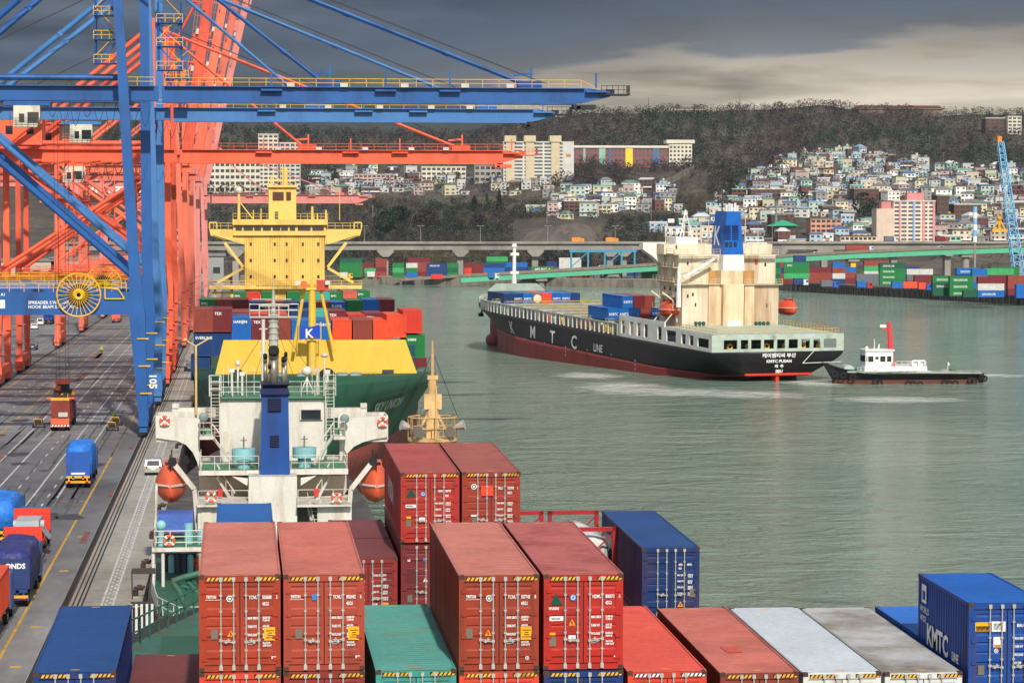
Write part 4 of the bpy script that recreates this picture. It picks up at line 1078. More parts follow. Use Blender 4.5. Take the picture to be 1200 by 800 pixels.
b = MB(); x = fx(230,203); b.tube((x,203,fz(485,203)),(x,203,fz(405,203)),.09,8); b.tube((x,203,fz(405,203)),(fx(246,203),203,fz(396,203)),.06,6); b.tube((x,203,fz(405,203)),(fx(218,203),203,fz(398,203)),.05,6); b.box(fx(216,203),202.8,fz(398,203),fx(220,203),203.2,fz(396,203)); fb(b, 'yellow_lamp_post', mat('buff_post', c(208,180,110), .5))
# davits
DAV = SHIPW
for side in (-1, 1):
    b = MB()
    pxs = ((202,541),(228,573),(232,628)) if side < 0 else ((437,540),(411,573),(407,628))
    for Y in (191.5, 196.5):
        a, m_, e = (P(px,py,Y) for px, py in pxs)
        b.bar(a, m_, .35, .3, (0,1,0)); b.bar(m_, (e.x,Y,8), .32, .3, (0,1,0)); b.bar((m_.x+side*-.0,Y,m_.z-1.5),(m_.x-side*2.2,Y,m_.z-3.4),.2,.2,(0,1,0))
    b.bar(P(*pxs[1],191.5),P(*pxs[1],196.5),.2); fb(b, 'lifeboat_davit', DAV)
    b = MB(); a = P(*pxs[0],191.5); b.tube((a.x,191.3,a.z),(a.x,191.8,a.z),.32,12); fb(b, 'davit_sheave', BLACK)
    b = MB(); 
    for k in range(4): b.bar(P(pxs[0][0]+ -side*(2+k*1.5), pxs[0][1]+2+k*2, 193), P(pxs[1][0]+ -side*(4+k), pxs[1][1]+6, 193), .1, .1)
    fb(b, 'embarkation_ladder', mat('dark_ladder_slat', c(60,66,76), .6))
def lifeboat(label, px, py, wpx, hpx, Y, L=6.5, seed=0, hd=0, mt=None):
    o = P(px, py, Y); t = thing('lifeboat', label, 'lifeboat', (o.x, Y, o.z), hd)
    s_ = Y/3070; w = wpx*s_/2; hh = hpx*s_
    b = MB(); rings = []
    for i in range(13):
        u = -1+2*i/12; k = max(.05, (1-abs(u)**2.6)); kz = max(.06, 1-abs(u)**3.5); y = u*L/2
        rings.append([(w*k*x, y, hh*(z*kz if z > 0 else z*(.55+.45*kz)) ) for x, z in ((0,-.5),(.5,-.44),(.85,-.28),(1,-.05),(.98,.05),(.72,.28),(.42,.44),(0,.5),(-.42,.44),(-.72,.28),(-.98,.05),(-1,-.05),(-.85,-.28),(-.5,-.44))])
    b.loft(rings); b.build('hull', mt or ORNGB, t, True)
    b = MB()
    for i in range(12):
        u0, u1 = -1+2*i/12, -1+2*(i+1)/12
        for sg in (-1,1):
            k0, k1 = max(.05,1-abs(u0)**2.6)*w*1.02, max(.05,1-abs(u1)**2.6)*w*1.02
            b.tube((sg*k0,u0*L/2,-.02*hh),(sg*k1,u1*L/2,-.02*hh),.07*hh*.5,5)
    b.build('fender_strip', mat('pale_strip', c(206,196,180), .5), t)
    b = MB(); b.box(-w*.4,-L*.22,hh*.40,w*.4,L*.05,hh*.56); b.build('cockpit', mt or ORNGB, t)
    b = MB(); b.box(-w*.34,-L*.222,hh*.46,w*.34,-L*.219,hh*.54); b.build('window', GLASS, t)
    b = MB()
    for y in (-L*.36, L*.36): b.tube((0,y,hh*.3),(0,y,hh*.75),.05,5)
    b.build('lifting_hook', BLACK, t)
    return t
lifeboat('orange enclosed lifeboat hanging in davits above the quay beside the silver car', 200.5, 564, 37, 46, 194)
lifeboat('orange lifeboat on the ship side away from the quay, half hidden by red containers', 439, 564, 36, 46, 194)
def lifering(label, px, py, Y, d=.76, n=1):
    o = P(px, py, Y); t = thing('life_ring', label, 'life ring', o)
    b = MB(); b.torus((0,0,0), d*.38, d*.12, 'y', 22, 8); b.build('ring', RINGO, t, True)
    b = MB()
    for k in range(4):
        an = k*math.pi/2+.78; b.tube((d*.25*math.cos(an),0,d*.25*math.sin(an)),(d*.52*math.cos(an),0,d*.52*math.sin(an)),d*.135,7)
    b.build('band', STW, t)
for a in (('orange life ring on the white bridge wing over the quay', 193,493,199.8), ('orange life ring on the bridge wing that reaches towards the harbour', 448.5,494.5,199.8), ('orange life ring on the boat deck rail near the orange lifeboat over the quay', 247.5,582,189.4),
          ('orange life ring on the boat deck rail beside the half hidden lifeboat', 394.5,583,189.4), ('orange life ring on the poop rail with teal ventilators', 198.5,633,182.9)):
    lifering(*a, d=.82)
# gangway hanging at the stern
t = thing('gangway', 'aluminium gangway with black and white slats hung beside the stern', 'gangway', (-6.6, 170, 5))
b = MB(); b.bar((-6.9,170,8.0),(-5.4,170,8.0),.25,.35); b.bar((-6.9,170,8),(-6.8,168,6.5),.1); b.bar((-5.6,170,8),(-5.8,168,6.2),.1); b.box(-6.9,167.6,6.1,-5.5,168,6.3); b.build('davit_frame', mat('gangway_frame_dark', c(60,56,52), .6), t, world=True)
b = MB()
for k in range(5): x = -6.85+k*.33; b.bar((x,167.4,6.2),(x+.1,164,2.9),.16,.1)
b.build('slat', mat('slat_white', c(196,196,190), .5), t, world=True)
b = MB(); b.prism([(-6.95,167.6,6.0),(-5.4,167.6,6.0),(-5.25,164,2.6),(-6.9,164,2.6)], (0,.3,-.15)); b.build('tread_panel', BLACK, t, world=True)
# crew member on the deck
def person(name, label, loc, h, cloth, legs=None, vest=None, rz=0, lean=0.0, step=.12, arms=.18, hat=None, cat='person'):
    t = thing(name, label, cat, loc, rz)
    k = h/1.75
    J = {'pel':(0,0,.93),'che':(0,-lean*.4,1.25),'nec':(0,-lean*.6,1.48),'hea':(0,-lean*.7,1.62),'top':(0,-lean*.72,1.74)}
    me = bpy.data.meshes.new('body'); vs, es, rad = [], [], []
    def v(p, r): vs.append(Vector(p)*k); rad.append(r*k); return len(vs)-1
    pel = v(J['pel'],.15); che = v(J['che'],.165); nec = v(J['nec'],.065); hea = v(J['hea'],.10); top = v(J['top'],.075)
    es += [(pel,che),(che,nec),(nec,hea),(hea,top)]
    for sg in (-1,1):
        hip = v((sg*.1,0,.86),.095); kn = v((sg*.11,-step*sg*.6-.02,.48),.068); an = v((sg*.12,step*sg*.7+.02,.09),.05); toe = v((sg*.13,step*sg*.7-.14,.045),.042)
        es += [(pel,hip),(hip,kn),(kn,an),(an,toe)]
        sh = v((sg*.19,J['che'][1]-.02,1.4),.065); el = v((sg*(.24+arms*.3),J['che'][1]-.02,1.12),.048); wr = v((sg*(.22+arms*.3),J['che'][1]-.2,.94),.036); hd = v((sg*(.21+arms*.3),J['che'][1]-.27,.88),.04)
        es += [(che,sh),(sh,el),(el,wr),(wr,hd)]
    me.from_pydata([tuple(q) for q in vs], es, [])
    o = bpy.data.objects.new('body', me); COL.objects.link(o)
    md = o.modifiers.new('skin', 'SKIN'); sv = me.skin_vertices[0].data
    for i, r in enumerate(rad): sv[i].radius = (r, r)
    sv[0].use_root = True
    sb = o.modifiers.new('sub', 'SUBSURF'); sb.levels = 1; sb.render_levels = 1
    me2 = bpy.data.meshes.new_from_object(o.evaluated_get(bpy.context.evaluated_depsgraph_get()))
    bpy.data.objects.remove(o)
    me2.materials.clear(); me2.materials.append(cloth); me2.materials.append(SKIN); me2.materials.append(legs or cloth); me2.materials.append(vest or cloth)
    for p in me2.polygons:
        z = p.center.z/k; p.use_smooth = True
        p.material_index = 1 if z > 1.5 else (2 if z < .9 and abs(p.center.x/k) < .2 else (3 if .95 < z < 1.48 and abs(p.center.x/k) < .2 else 0))
    o = bpy.data.objects.new('body', me2); COL.objects.link(o); o.parent = t
    b = MB(); b.ball((0,J['hea'][1]*k,1.66*k), .118*k, 12, 8, (1,1.1,.95), zmin=-.1); b.build('helmet' if hat else 'hair', hat or mat('dark_hair', (.02,.015,.012), .8), t, True)
    return t
SKIN = mat('skin', c(190,140,112), .6)
COV = mat('orange_coverall', c(214,80,52), .8); HIVIS = mat('hi_vis_yellow', c(206,226,40), .7); DARKT = mat('dark_trousers', c(40,42,52), .8)
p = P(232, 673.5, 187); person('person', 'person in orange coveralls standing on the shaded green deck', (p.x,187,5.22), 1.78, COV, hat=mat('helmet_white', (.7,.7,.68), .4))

# ================================================================== BIG SHIP WITH YELLOW HOUSE
CYEL = mat('ship_yellow_paint', c(228,194,104), .5, var=.08, scale=.25, dirt=c(176,130,66), damt=.45, dscale=.4, streak=.2)
CYEL2 = mat('breakwater_yellow', c(222,182,66), .5, var=.06, scale=.25, dirt=c(190,150,70), damt=.3, dscale=.3, streak=.3)
CGRN = mat('hull_green', c(22,84,58), .5, var=.12, scale=.2, dirt=c(16,60,46), damt=.4, dscale=.25, streak=.3); CRED = mat('hull_red_bottom', c(140,62,50), .6, dirt=c(100,56,48), damt=.5, dscale=.4)
big = thing('container_ship', 'large container ship with yellow bridge house, yellow breakwater and green bow', 'ship', (9, 400, 0))
XC = 9.0
def cw(y, z):
    zt = 14.2
    wd = 15.2*min(1, max(0.0, (y-266)/41))**.8 if y < 307 else 15.2
    wl = 15.2*min(1, max(0.0, (y-274)/76))**.95 if y < 350 else 15.2
    t = max(0, min(1, z/zt)); return wl+(wd-wl)*t**1.3
ys = [266.2,268,270,272.5,275,278,282,286,291,296,302,308,316,325,345,370,560]
for nm, m_, zs in (('hull', CGRN, (6.4,8,9.5,11,12,None)), ('hull_bottom', CRED, (-1,1.5,4,6.4))):
    b = MB(); rings = []
    for y in ys:
        zt = 14.3-1.35*max(0,min(1,(y-262)/45)) if y < 330 else 11.2
        zz_ = [zt if z is None else min(z, zt) for z in zs]
        left = [(XC-max(.05,cw(y,z)), y, z) for z in zz_]; right = [(XC+max(.05,cw(y,z)), y, z) for z in reversed(zz_)]
        rings.append(left+right)
    b.loft(rings); b.build(nm, m_, big, True, world=True)
b = MB(); b.prism([(XC-cw(y,12.3)+.15,y,12.3) for y in (314,306,300,292,284,276,269)]+[(XC+cw(y,12.3)-.15,y,12.3) for y in (269,276,284,292,300,306,314)], (0,0,-.4)); b.build('foredeck', CGRN, big, world=True)
b = MB(); b.prism([P(250,447,311), P(262,398.5,311), P(475,398,311), P(491,444,311), P(488,458,311), P(252,460,311)], (0,.5,0)); b.box(XC-10,311.5,12,XC+10,314,12.6); bwk = b.build('breakwater', CYEL2, big, world=True)
for x0, x1, y0, y1 in ((270,283.5,433,444),(448,461.5,433,445)): b = MB(); a, d_ = P(x0,y1,310.9), P(x1,y0,310.9); b.box(a.x,310.85,a.z,d_.x,310.99,d_.z); b.build('doorway', GLASS, big, world=True)
for x0, x1 in ((292,322),(424,446)):
    a, d_ = P(x0,446,310), P(x1,446,310); b = MB(); b.rail([(a.x,310,a.z),(d_.x,310,a.z)],1.1,.06,.5,2,5); b.build('yellow_railing', CYEL2, big, world=True)
GREYW = mat('winch_grey', c(128,136,136), .5, dirt=GRIME, damt=.4)
for px in (355, 382, 402, 330, 418):
    o = P(px, 446, 303); z = 12.1; yw = 304+((px*7)%4); b = MB(); b.tube((o.x-.5,yw,z+.7),(o.x+.5,yw,z+.7),.6,14); b.box(o.x-.65,yw-.6,z,o.x-.5,yw+.6,z+1.2); b.box(o.x+.5,yw-.6,z,o.x+.65,yw+.6,z+1.2); b.box(o.x+.65,yw-.5,z,o.x+1.1,yw+.5,z+.8); b.build('anchor_winch', GREYW, big, world=True)
b = MB(); o = P(383,441,303); b.torus((o.x,301.9,o.z),.75,.28,'y',18,7); b.build('rope_drum', BLACK, big, world=True)
for px, py in ((430,441),(440,444),(470,446),(480,452),(447,447),(463,441)):
    o = P(px, py+6, 300); hwv = cw(o.y, o.z); 
nm_ = text('SKY UNION', 1.5, (0,0,0), (1,0,0), (0,1,0), mat('aged_white_letters', c(200,196,170), .6), big, world=False, bold=.02)
for v in nm_.data.vertices:
    yy, zz = 281+v.co.x*1.6, 10.3+v.co.y; v.co = Vector((XC+cw(yy,zz)+.25-big.location.x, yy-.15-big.location.y, zz))
# foremast
b = MB(); o = P(366,400,309); b.tube((o.x,309,12.6),(o.x,309,P(366,333,309).z),.48,14,.42); b.tube((o.x,309,P(366,333,309).z),(o.x,309,P(366,318,309).z),.08,6,.05)
for px in (344,391): e = P(px,402,309.5); b.tube((e.x,309.5,e.z-1),(P(375 if px>366 else 357,335,309)),.2,8)
b.tube(P(356,339,308.7),P(378,339,308.7),.18,8); b.build('foremast', CYEL2, big, world=True)
b = MB(); a = P(371,335,308.5); b.box(a.x,308.3,a.z-.5,a.x+1.4,309,a.z+.7); b.build('mast_platform', mat('mast_red', c(190,70,54), .5), big, world=True)
b = MB(); a = P(356,333.5,308); b.tube((a.x,307.2,a.z),(a.x,308.8,a.z),.46,14,.1); b.build('horn', mat('horn_orange', c(226,110,54), .5), big, world=True)
for px in (349,384): b = MB(); a = P(px,331.5,308); b.box(a.x-.3,307.8,a.z-.2,a.x+.3,308.2,a.z+.25); b.build('mast_lamp', SHIPW, big, world=True)
fl_ = thing('flag', 'blue flag with a white K hung below the yellow foremast', 'flag', (P(363,394,308.2)))
b = MB(); a0, a1 = P(352,397.5,308.2), P(374,381.5,308.2); n = 10
for i in range(n+1):
    u = i/n; y = 308.1+.12*math.sin(u*7); x = a0.x+(a1.x-a0.x)*u
    b.v += [(x,y,a0.z+.25*math.sin(u*3)+.1*u),(x,y,a1.z-.15*math.sin(u*4))]
b.f = [(2*i,2*i+2,2*i+3,2*i+1) for i in range(n)]; b.build('cloth', mat('flag_blue', c(24,66,178), .7), fl_, world=True)
text('K', 1.45, (P(357.5,395.5,307.9)), (1,0,0), (0,0,1), WHITE, fl_, bold=.03)
b = MB(); a, d_ = P(350,399,308.4), P(376,399,308.4); b.box(a.x,308.3,a.z,d_.x,308.5,a.z+.15); b.tube((d_.x,308.4,a.z),(d_.x,308.4,a.z+2.2),.06,5); b.tube((a.x,308.4,a.z),(a.x,308.4,a.z+2.2),.06,5); b.build('flag_frame', CYEL2, fl_, world=True)
# far bridge house
hy = 505.0
def cs(b, x0, y0, x1, y1, Ya, Yb): a, d_ = P(x0,y1,Ya), P(x1,y0,Ya); b.box(a.x,Ya,a.z,d_.x,Yb,d_.z); return b
b = MB(); a, d_ = P(287,345,hy), P(380.5,275.5,hy)
n = 34
for i in range(n):                                                   # ribbed front wall
    x = a.x+(d_.x-a.x)*i/n; x2 = a.x+(d_.x-a.x)*(i+1)/n; b.add([(x,hy,11),(x2-.16,hy,11),(x2-.16,hy,d_.z),(x,hy,d_.z),(x2-.1,hy-.12,11),(x2-.1,hy-.12,d_.z),(x2,hy,11),(x2,hy,d_.z)],[(0,1,2,3),(1,4,5,2),(4,6,7,5)])
b.box(a.x,hy+.03,11,d_.x,hy+14,d_.z); b.build('bridge_house', CYEL, big, world=True)
b = MB(); cs(b, 273, 262.5, 382, 276, hy-.6, hy+9); b.build('wheelhouse', CYEL, big, world=True)
b = MB(); cs(b, 272.5, 257, 384, 263.5, hy-1.4, hy+9.5); b.build('wheelhouse_roof', CYEL, big, world=True)
for x0, x1 in ((276,283.5),(285.5,296.5),(298,306),(308,317.5),(319.5,328.5),(329.5,337.5),(339.5,346),(349,364),(366,379.5)): b = MB(); cs(b, x0, 264.3, x1, 270.3, hy-.68, hy-.4); b.build('window', GLASS, big, world=True)
for sg in (-1, 1):
    pts = [(245,268.5),(287,268.5),(287,287),(281,284),(262,281),(247,276)] if sg < 0 else [(424,268.5),(381,268.5),(381,287),(387,284),(407,281),(422,276)]
    b = MB(); b.prism([P(px,py,hy) for px, py in pts], (0,4.5,0)); b.build('bridge_wing', CYEL, big, world=True)
    mx_ = (lambda px: px) if sg < 0 else (lambda px: 669-px)
    b = MB()
    b.bar(P(mx_(263),284,hy),P(mx_(285),313,hy),.55); b.bar(P(mx_(286),285,hy),P(mx_(250),274,hy),.5); b.bar(P(mx_(285),314,hy),P(mx_(255),331,hy),.5); b.bar(P(mx_(245),336,hy-1),P(mx_(300),336,hy-1),.8,.6); b.bar(P(mx_(252),336,hy),P(mx_(252),352,hy),.5); b.bar(P(mx_(272),336,hy),P(mx_(272),352,hy),.5); b.bar(P(mx_(248),343,hy),P(mx_(275),343,hy),.4); b.build('brace', CYEL, big, world=True)
    b = MB(); e = P(mx_(250),268,hy+1); b.rail([(e.x,hy,e.z),(P(mx_(285),268,hy).x,hy,e.z)],1.1,.05,1.6,2,4); a = P(mx_(245.5),268,hy); d_ = P(mx_(254),261,hy); b.path([(a.x,hy,a.z),(a.x,hy,d_.z),(d_.x,hy,d_.z),(d_.x,hy,a.z)],.16,6); b.build('wing_rail', CYEL, big, world=True)
b = MB(); a = P(245,337,hy-1.2); d_ = P(424,337,hy-1.2); b.box(a.x,hy-1.6,a.z-.3,d_.x,hy-.8,a.z+.2); b.rail([(a.x,hy-1.5,a.z+.2),(d_.x,hy-1.5,a.z+.2)],1.1,.06,2,2,4); b.build('catwalk', CYEL, big, world=True)
for px in (294,322,336,355,373):
    for py in (286,305,324):
        b = MB(); cs(b, px-1.2, py-1.8, px+1.2, py+1.8, hy-.16, hy+.02); b.build('porthole', GLASS, big, world=True)
b = MB(); cs(b, 315, 219, 347, 258, hy+1, hy+6); tw = b.build('tower', CYEL, big, world=True)
b = MB(); cs(b, 313, 217, 349, 219.5, hy+.4, hy+6.6); b.build('tower_roof', CYEL, big, world=True)
for x0, x1 in ((319.5,332.5),(335.5,341)): b = MB(); cs(b, x0, 225, x1, 235, hy+.9, hy+1.05); b.build('tower_window', mat('brown_glass', c(90,60,50), .2), big, world=True)
b = MB(); cs(b, 322, 248, 326, 257, hy+.9, hy+1.05); b.build('door', mat('door_green', c(60,90,50), .5), big, world=True)
b = MB(); z = P(330,257,hy).z; b.rail([(P(273,257,hy-1).x,hy-1.2,z),(P(384,257,hy-1).x,hy-1.2,z)],1.1,.05,1.3,2,4); b.build('roof_rail', CYEL, big, world=True)
for px, yt, r in ((280,226,.3),(366,242,.3),(382,246,.2),(297,246,.12),(306,244,.12),(372,250,.15),(398,222,.08)):
    b = MB(); o = P(px,258,hy+3); b.tube((o.x,hy+3,o.z),(o.x,hy+3,P(px,yt,hy+3).z),r,7,r*.8)
    if px == 280: b.bar(P(282,238,hy+3),P(296,256,hy+3),.2)
    b.build('roof_post', CYEL, big, world=True)
b = MB()
for px, yt, r in ((334.5,196,.5),(318,206,.22),(331,188,.12)): o = P(px,219,hy+3); b.tube((o.x,hy+3,o.z),(o.x,hy+3,P(px,yt,hy+3).z),r,7,r*.8)
b.bar(P(316,212,hy+3),P(346,212,hy+3),.25); b.bar(P(318,205,hy+3),P(333,214,hy+3),.2); b.bar(P(328,200,hy+3),P(340,200,hy+3),.2); b.build('radar_mast', CYEL, big, world=True)
b = MB(); o = P(280,223,hy+3); b.ball(tuple(o),.75,12,8); b.build('radome', SHIPW, big, True, world=True)
# its deck cargo: plain ribbed boxes, ends towards us
def far_box(L, H, W_=2.438, ribs=14, side=True):
    b = MB(); n = ribs; pts = []
    for i in range(n): a = -W_/2+.08+(W_-.16)*i/n; p = (W_-.16)/n; pts += [(a,0),(a+p*.3,0),(a+p*.5,.05),(a+p*.8,.05)]
    pts.append((W_/2-.08,0)); k = len(b.v)
    for x, y in pts: b.v += [(x,y+.03,.15),(x,y+.03,H-.12)]
    for i in range(len(pts)-1): b.f.append((k+2*i,k+2*i+2,k+2*i+3,k+2*i+1))
    for sg in (-1,1): b.box(sg*W_/2-.09 if sg>0 else -W_/2, 0, 0, W_/2 if sg>0 else -W_/2+.09, .12, H)
    b.box(-W_/2+.09,0,0,W_/2-.09,.12,.15); b.box(-W_/2+.09,0,H-.12,W_/2-.09,.12,H)
    if side:
        for sg in (-1,1): corr_side(b, sg*(W_/2-.01), sg, .12, L-.1, .12, H-.1, .56, .05); b.box(sg*W_/2-.05,.12,H-.1,sg*W_/2+.0,L-.1,H-.005); b.box(sg*W_/2-.05,.12,0,sg*W_/2+.0,L-.1,.12)
    b.box(-W_/2+.02,L-.1,0,W_/2-.02,L,H); b.add([(-W_/2+.03,.1,H-.02),(W_/2-.03,.1,H-.02),(W_/2-.03,L,H-.02),(-W_/2+.03,L,H-.02)],[(0,1,2,3)])
    return meshof(b, 'container')
FB = {'green': c(22,116,58),'dgreen': c(16,86,60),'brown': c(140,62,50),'maroon': c(112,34,40),'orange': c(224,76,40),'red': c(204,56,40),'navy': c(16,58,112),'blue': c(12,98,174),'teal': c(66,170,156),'salmon': c(206,98,82),'wht': c(196,196,190),'grey': c(100,104,110),'lgreen': c(58,160,96)}
FBM = {k: paint('far_'+k, v, .2, rough=.55) for k, v in FB.items()}
CN = {'green':'green','dgreen':'dark green','brown':'red brown','maroon':'maroon','orange':'bright orange','red':'red','navy':'navy','blue':'blue','teal':'teal','salmon':'salmon','wht':'off white','grey':'grey','lgreen':'light green'}
ORD = ['first','second','third','fourth','fifth','sixth','seventh','eighth','ninth','tenth','eleventh','twelfth','thirteenth','fourteenth','fifteenth','sixteenth','seventeenth','eighteenth','nineteenth','twentieth']
def ordw(i):
    if i < 20: return ORD[i]
    tens = ['twenty','thirty','forty','fifty'][i//10-2]
    return tens+'-'+ORD[i%10-1] if (i+1)%10 else ['thirtieth','fortieth','fiftieth'][i//10-2]
def cbox(label, X, Y, z, col, L=12.19, H=2.59, group=None, rz=0, txt=None, tside=None):
    o = bpy.data.objects.new('shipping_container', shared(('far',round(L,1),round(H,2)), lambda: far_box(L,H)))
    COL.objects.link(o); o.location = (X,Y,z); o.rotation_euler[2] = rz
    if len(o.data.materials) == 0: o.data.materials.append(None)
    o.material_slots[0].link = 'OBJECT'; o.material_slots[0].material = FBM[col]
    tag(o, label, 'container', group)
    if txt: text(txt[0], txt[1], txt[2], txt[3], (0,0,1), WHITE, o, world=False, bold=.01)
    return o
GC = 'containers on the ship with the yellow house'
def crow(rowname, Y, top, items, txts={}, H=2.59):
    for i, (px, colr, dz) in enumerate(items):
        o = P(px, 365, Y); z = P(px, top+dz, Y).z-H
        cbox('%s container, %s from the quay in the %s' % (CN[colr], ordw(i), rowname), o.x, Y, z, colr, 12.19, H, GC, 0, ((txts[i],.5,(-1.0,.0,H-.75),(1,0,0)) if i in txts else None))
f_ = lambda zx: 220+zx*.2417
crow('row behind the yellow breakwater', 333, 375, [(f_(75),'brown',-13),(f_(168),'maroon',-13),(f_(260),'blue',-3.4),(f_(357),'maroon',-3),(f_(452),'brown',-3),(f_(550),'blue',0),(f_(648),'blue',0),(f_(748),'orange',0),(f_(848),'brown',0),(f_(946),'orange',0),(f_(1012),'orange',-6.4),(f_(1090),'red',-11.4)], {1:'TEX',2:'HANJIN',3:'TEX',6:'SINOKOR'}, 2.9)
crow('tier beneath that front row', 333.3, 390.5, [(f_(75),'navy',0),(f_(168),'navy',0),(f_(1056),'navy',14),(f_(1104),'green',2)], {0:'EVERLINE',3:'HAN'}, 2.9)
crow('lowest tier of the front row', 333.3, 419, [(f_(60),'navy',0),(f_(1113),'maroon',0)], {}, 2.9)
crow('second row from the breakwater', 347, 363, [(f_(258),'brown',2),(f_(345),'orange',4),(f_(440),'orange',5),(f_(545),'navy',1),(f_(640),'teal',1),(f_(725),'maroon',1),(f_(822),'red',5.5),(f_(905),'maroon',4)], {5:'TEX',7:'TEX'})
crow('third row from the breakwater', 388, 351, [(f_(98),'green',0),(f_(175),'brown',0),(f_(255),'maroon',0),(f_(335),'navy',3),(f_(420),'salmon',2),(f_(500),'navy',3),(f_(572),'blue',3),(f_(655),'brown',3),(f_(731),'blue',3),(f_(808),'green',1),(f_(890),'blue',0),(f_(964),'maroon',0)], {0:'EMC',8:'K LINE'})
crow('row nearest the yellow house', 480, 343, [(f_(255),'green',0),(f_(320),'red',0),(f_(390),'green',-1),(f_(515),'green',-1),(f_(590),'lgreen',0),(f_(656),'teal',0),(f_(721),'green',0),(f_(787),'salmon',-2),(f_(852),'green',-2)], {0:'EMC',6:'EMC',8:'EMC'})
# ================================================================== DEPARTING SHIP AND ITS TUG
TH = R(13.5)
DT = R(1.7)                                  # trimmed by the stern
DO = Vector((106.4, 510.6, 0)); DX = Vector((math.cos(TH), math.sin(TH), 0)); DH = Vector((-math.sin(TH)*math.cos(DT), math.cos(TH)*math.cos(DT), math.sin(DT))); DZ = DX.cross(DH)
def DW(x, y, z): return DO+DX*x+DH*y+DZ*z
def ray(px, py): return (_f*FPX + _r*(px-CX) + _u*(CY-py))
def _loc(w): d = w-DO; return Vector((d.dot(DX), d.dot(DH), d.dot(DZ)))
def DP(px, py, yl):
    d = ray(px, py); c0 = Vector((0,0,CAMZ)); t = ((DO+DH*yl)-c0).dot(DH)/d.dot(DH); return _loc(c0+d*t)
def DS(px, py, xl):
    d = ray(px, py); c0 = Vector((0,0,CAMZ)); t = ((DO+DX*xl)-c0).dot(DX)/d.dot(DX); return _loc(c0+d*t)
DBLK = mat('departing_hull_black', c(34,33,37), .5, var=.15, scale=.15, dirt=c(70,64,62), damt=.3, dscale=.2, streak=.25); DRED = mat('departing_hull_red', c(138,50,48), .55, var=.12, scale=.1, dirt=c(104,50,46), damt=.45, dscale=.15, streak=.3)
DRED2 = mat('counter_band_red', c(214,60,32), .5); DCRM = mat('house_cream', c(216,206,182), .5, var=.08, scale=.3, dirt=c(160,116,70), damt=.6, dscale=.28, streak=.12)
DTAN = mat('house_rust_cream', c(222,202,166), .55, var=.1, scale=.3, dirt=c(150,100,58), damt=.6, dscale=.3, streak=.12); DWHT = mat('house_white', c(226,226,220), .5, dirt=c(170,150,120), damt=.25, dscale=.4, streak=.2)
DGRY = mat('deck_pale_green_grey', c(176,190,176), .55, dirt=GRIME, damt=.3); DBLU = mat('departing_funnel_blue', c(10,92,176), .45)
ship = thing('container_ship', 'black hulled ship with red bottom and cream stern house leaving the harbour', 'ship', DO, TH, None, DT)
LD = 164.0
def sheer(y): return 5.9+(.5*max(0,(y-118)/57)**1.5 if y > 118 else 0)+(1.1 if y > 151 else 0)
def dhw(y, z):
    wd = 14.4*(1-max(0,(y-124)/51.6)**2.4) if y > 124 else 14.4
    wl = 14.4*(1-max(0,(y-104)/65)**1.7) if y > 104 else 14.4
    if y < 30: wl *= max(.02, min(1, .35+.65*(y/30)**.7))
    t = max(0, min(1, (z+.5)/6.5)); t = t*t*(3-2*t) if y < 60 else t**1.5
    return max(.04, wl+(max(wd,0.04)-wl)*t)
def zcut(y): return .75+.5*min(1, y/140)
def zbot(y): return max(-1.5, 1.05*(1-y/14)) if y < 14 else -1.5-.036*(y-14)
dys = [0,.4,4,8,12,16,22,30,45,60]+list(range(84,151,4))+[151,151.3]+list(range(153,173,2))+[173.5,174.5,175.3]
for nm, m_, lo, hi in (('hull', DBLK, 'cut', 'top'), ('hull_bottom', DRED, 'bot', 'cut')):
    b = MB(); rings = []
    for y in dys:
        z0 = max(zcut(y), zbot(y)+.35) if lo == 'cut' else zbot(y); z1 = sheer(y) if hi == 'top' else max(zcut(y), zbot(y)+.35)
        zs = [z0+(z1-z0)*i/7 for i in range(8)]
        rings.append([(-dhw(y,z),y,z) for z in zs]+[(dhw(y,z),y,z) for z in reversed(zs)])
    b.loft(rings); b.build(nm, m_, ship, True)
b = MB(); b.bar((-7.2,-.04,1.42),(7.4,-.04,1.42),.06,.4,(0,0,1)); b.build('counter_band', DRED2, ship)
b = MB(); b.box(-.35,.2,-1,.35,2.6,1.2); b.box(-1.2,.2,-.6,1.2,1.6,-.3); b.build('rudder', DRED2, ship)
b = MB(); b.ball((0,173.0,-3.9),1.9,14,9,(.85,2.0,1)); b.build('bulbous_bow', DRED, ship, True)
from mathutils.bvhtree import BVHTree
_hv, _hf = [], []
for o in ship.children:
    if o.name.startswith('hull'):
        n0 = len(_hv); _hv += [v.co.copy() for v in o.data.vertices]; _hf += [tuple(i+n0 for i in p.vertices) for p in o.data.polygons]
HULLBVH = BVHTree.FromPolygons(_hv, _hf)
def hull_text(s, size, px, py, sx=1.0, name='lettering'):
    y0 = DS(px, py, -14.4).y
    if y0 > 100:
        for _ in range(12): 
            q_ = DS(px, py, -dhw(y0, DS(px,py,-13.0).z)); y0 = q_.y
    q_ = DS(px, py, -dhw(y0, 3.5)); z0 = q_.z
    o = text(s, size, (0,0,0), (1,0,0), (0,1,0), WHITE, ship, name, world=False, bold=.02*size, sx=sx)
    bm = __import__('bmesh').new(); bm.from_mesh(o.data)
    __import__('bmesh').ops.triangulate(bm, faces=bm.faces[:]); __import__('bmesh').ops.subdivide_edges(bm, edges=bm.edges[:], cuts=2, use_grid_fill=False)
    bm.to_mesh(o.data); bm.free()
    for v in o.data.vertices:
        yy, zz = q_.y-v.co.x, z0+v.co.y; ht = HULLBVH.ray_cast(Vector((-40,yy,zz)), Vector((1,0,0)))[0]
        v.co = Vector(((ht.x if ht else -dhw(yy,zz))-.14, yy, zz))
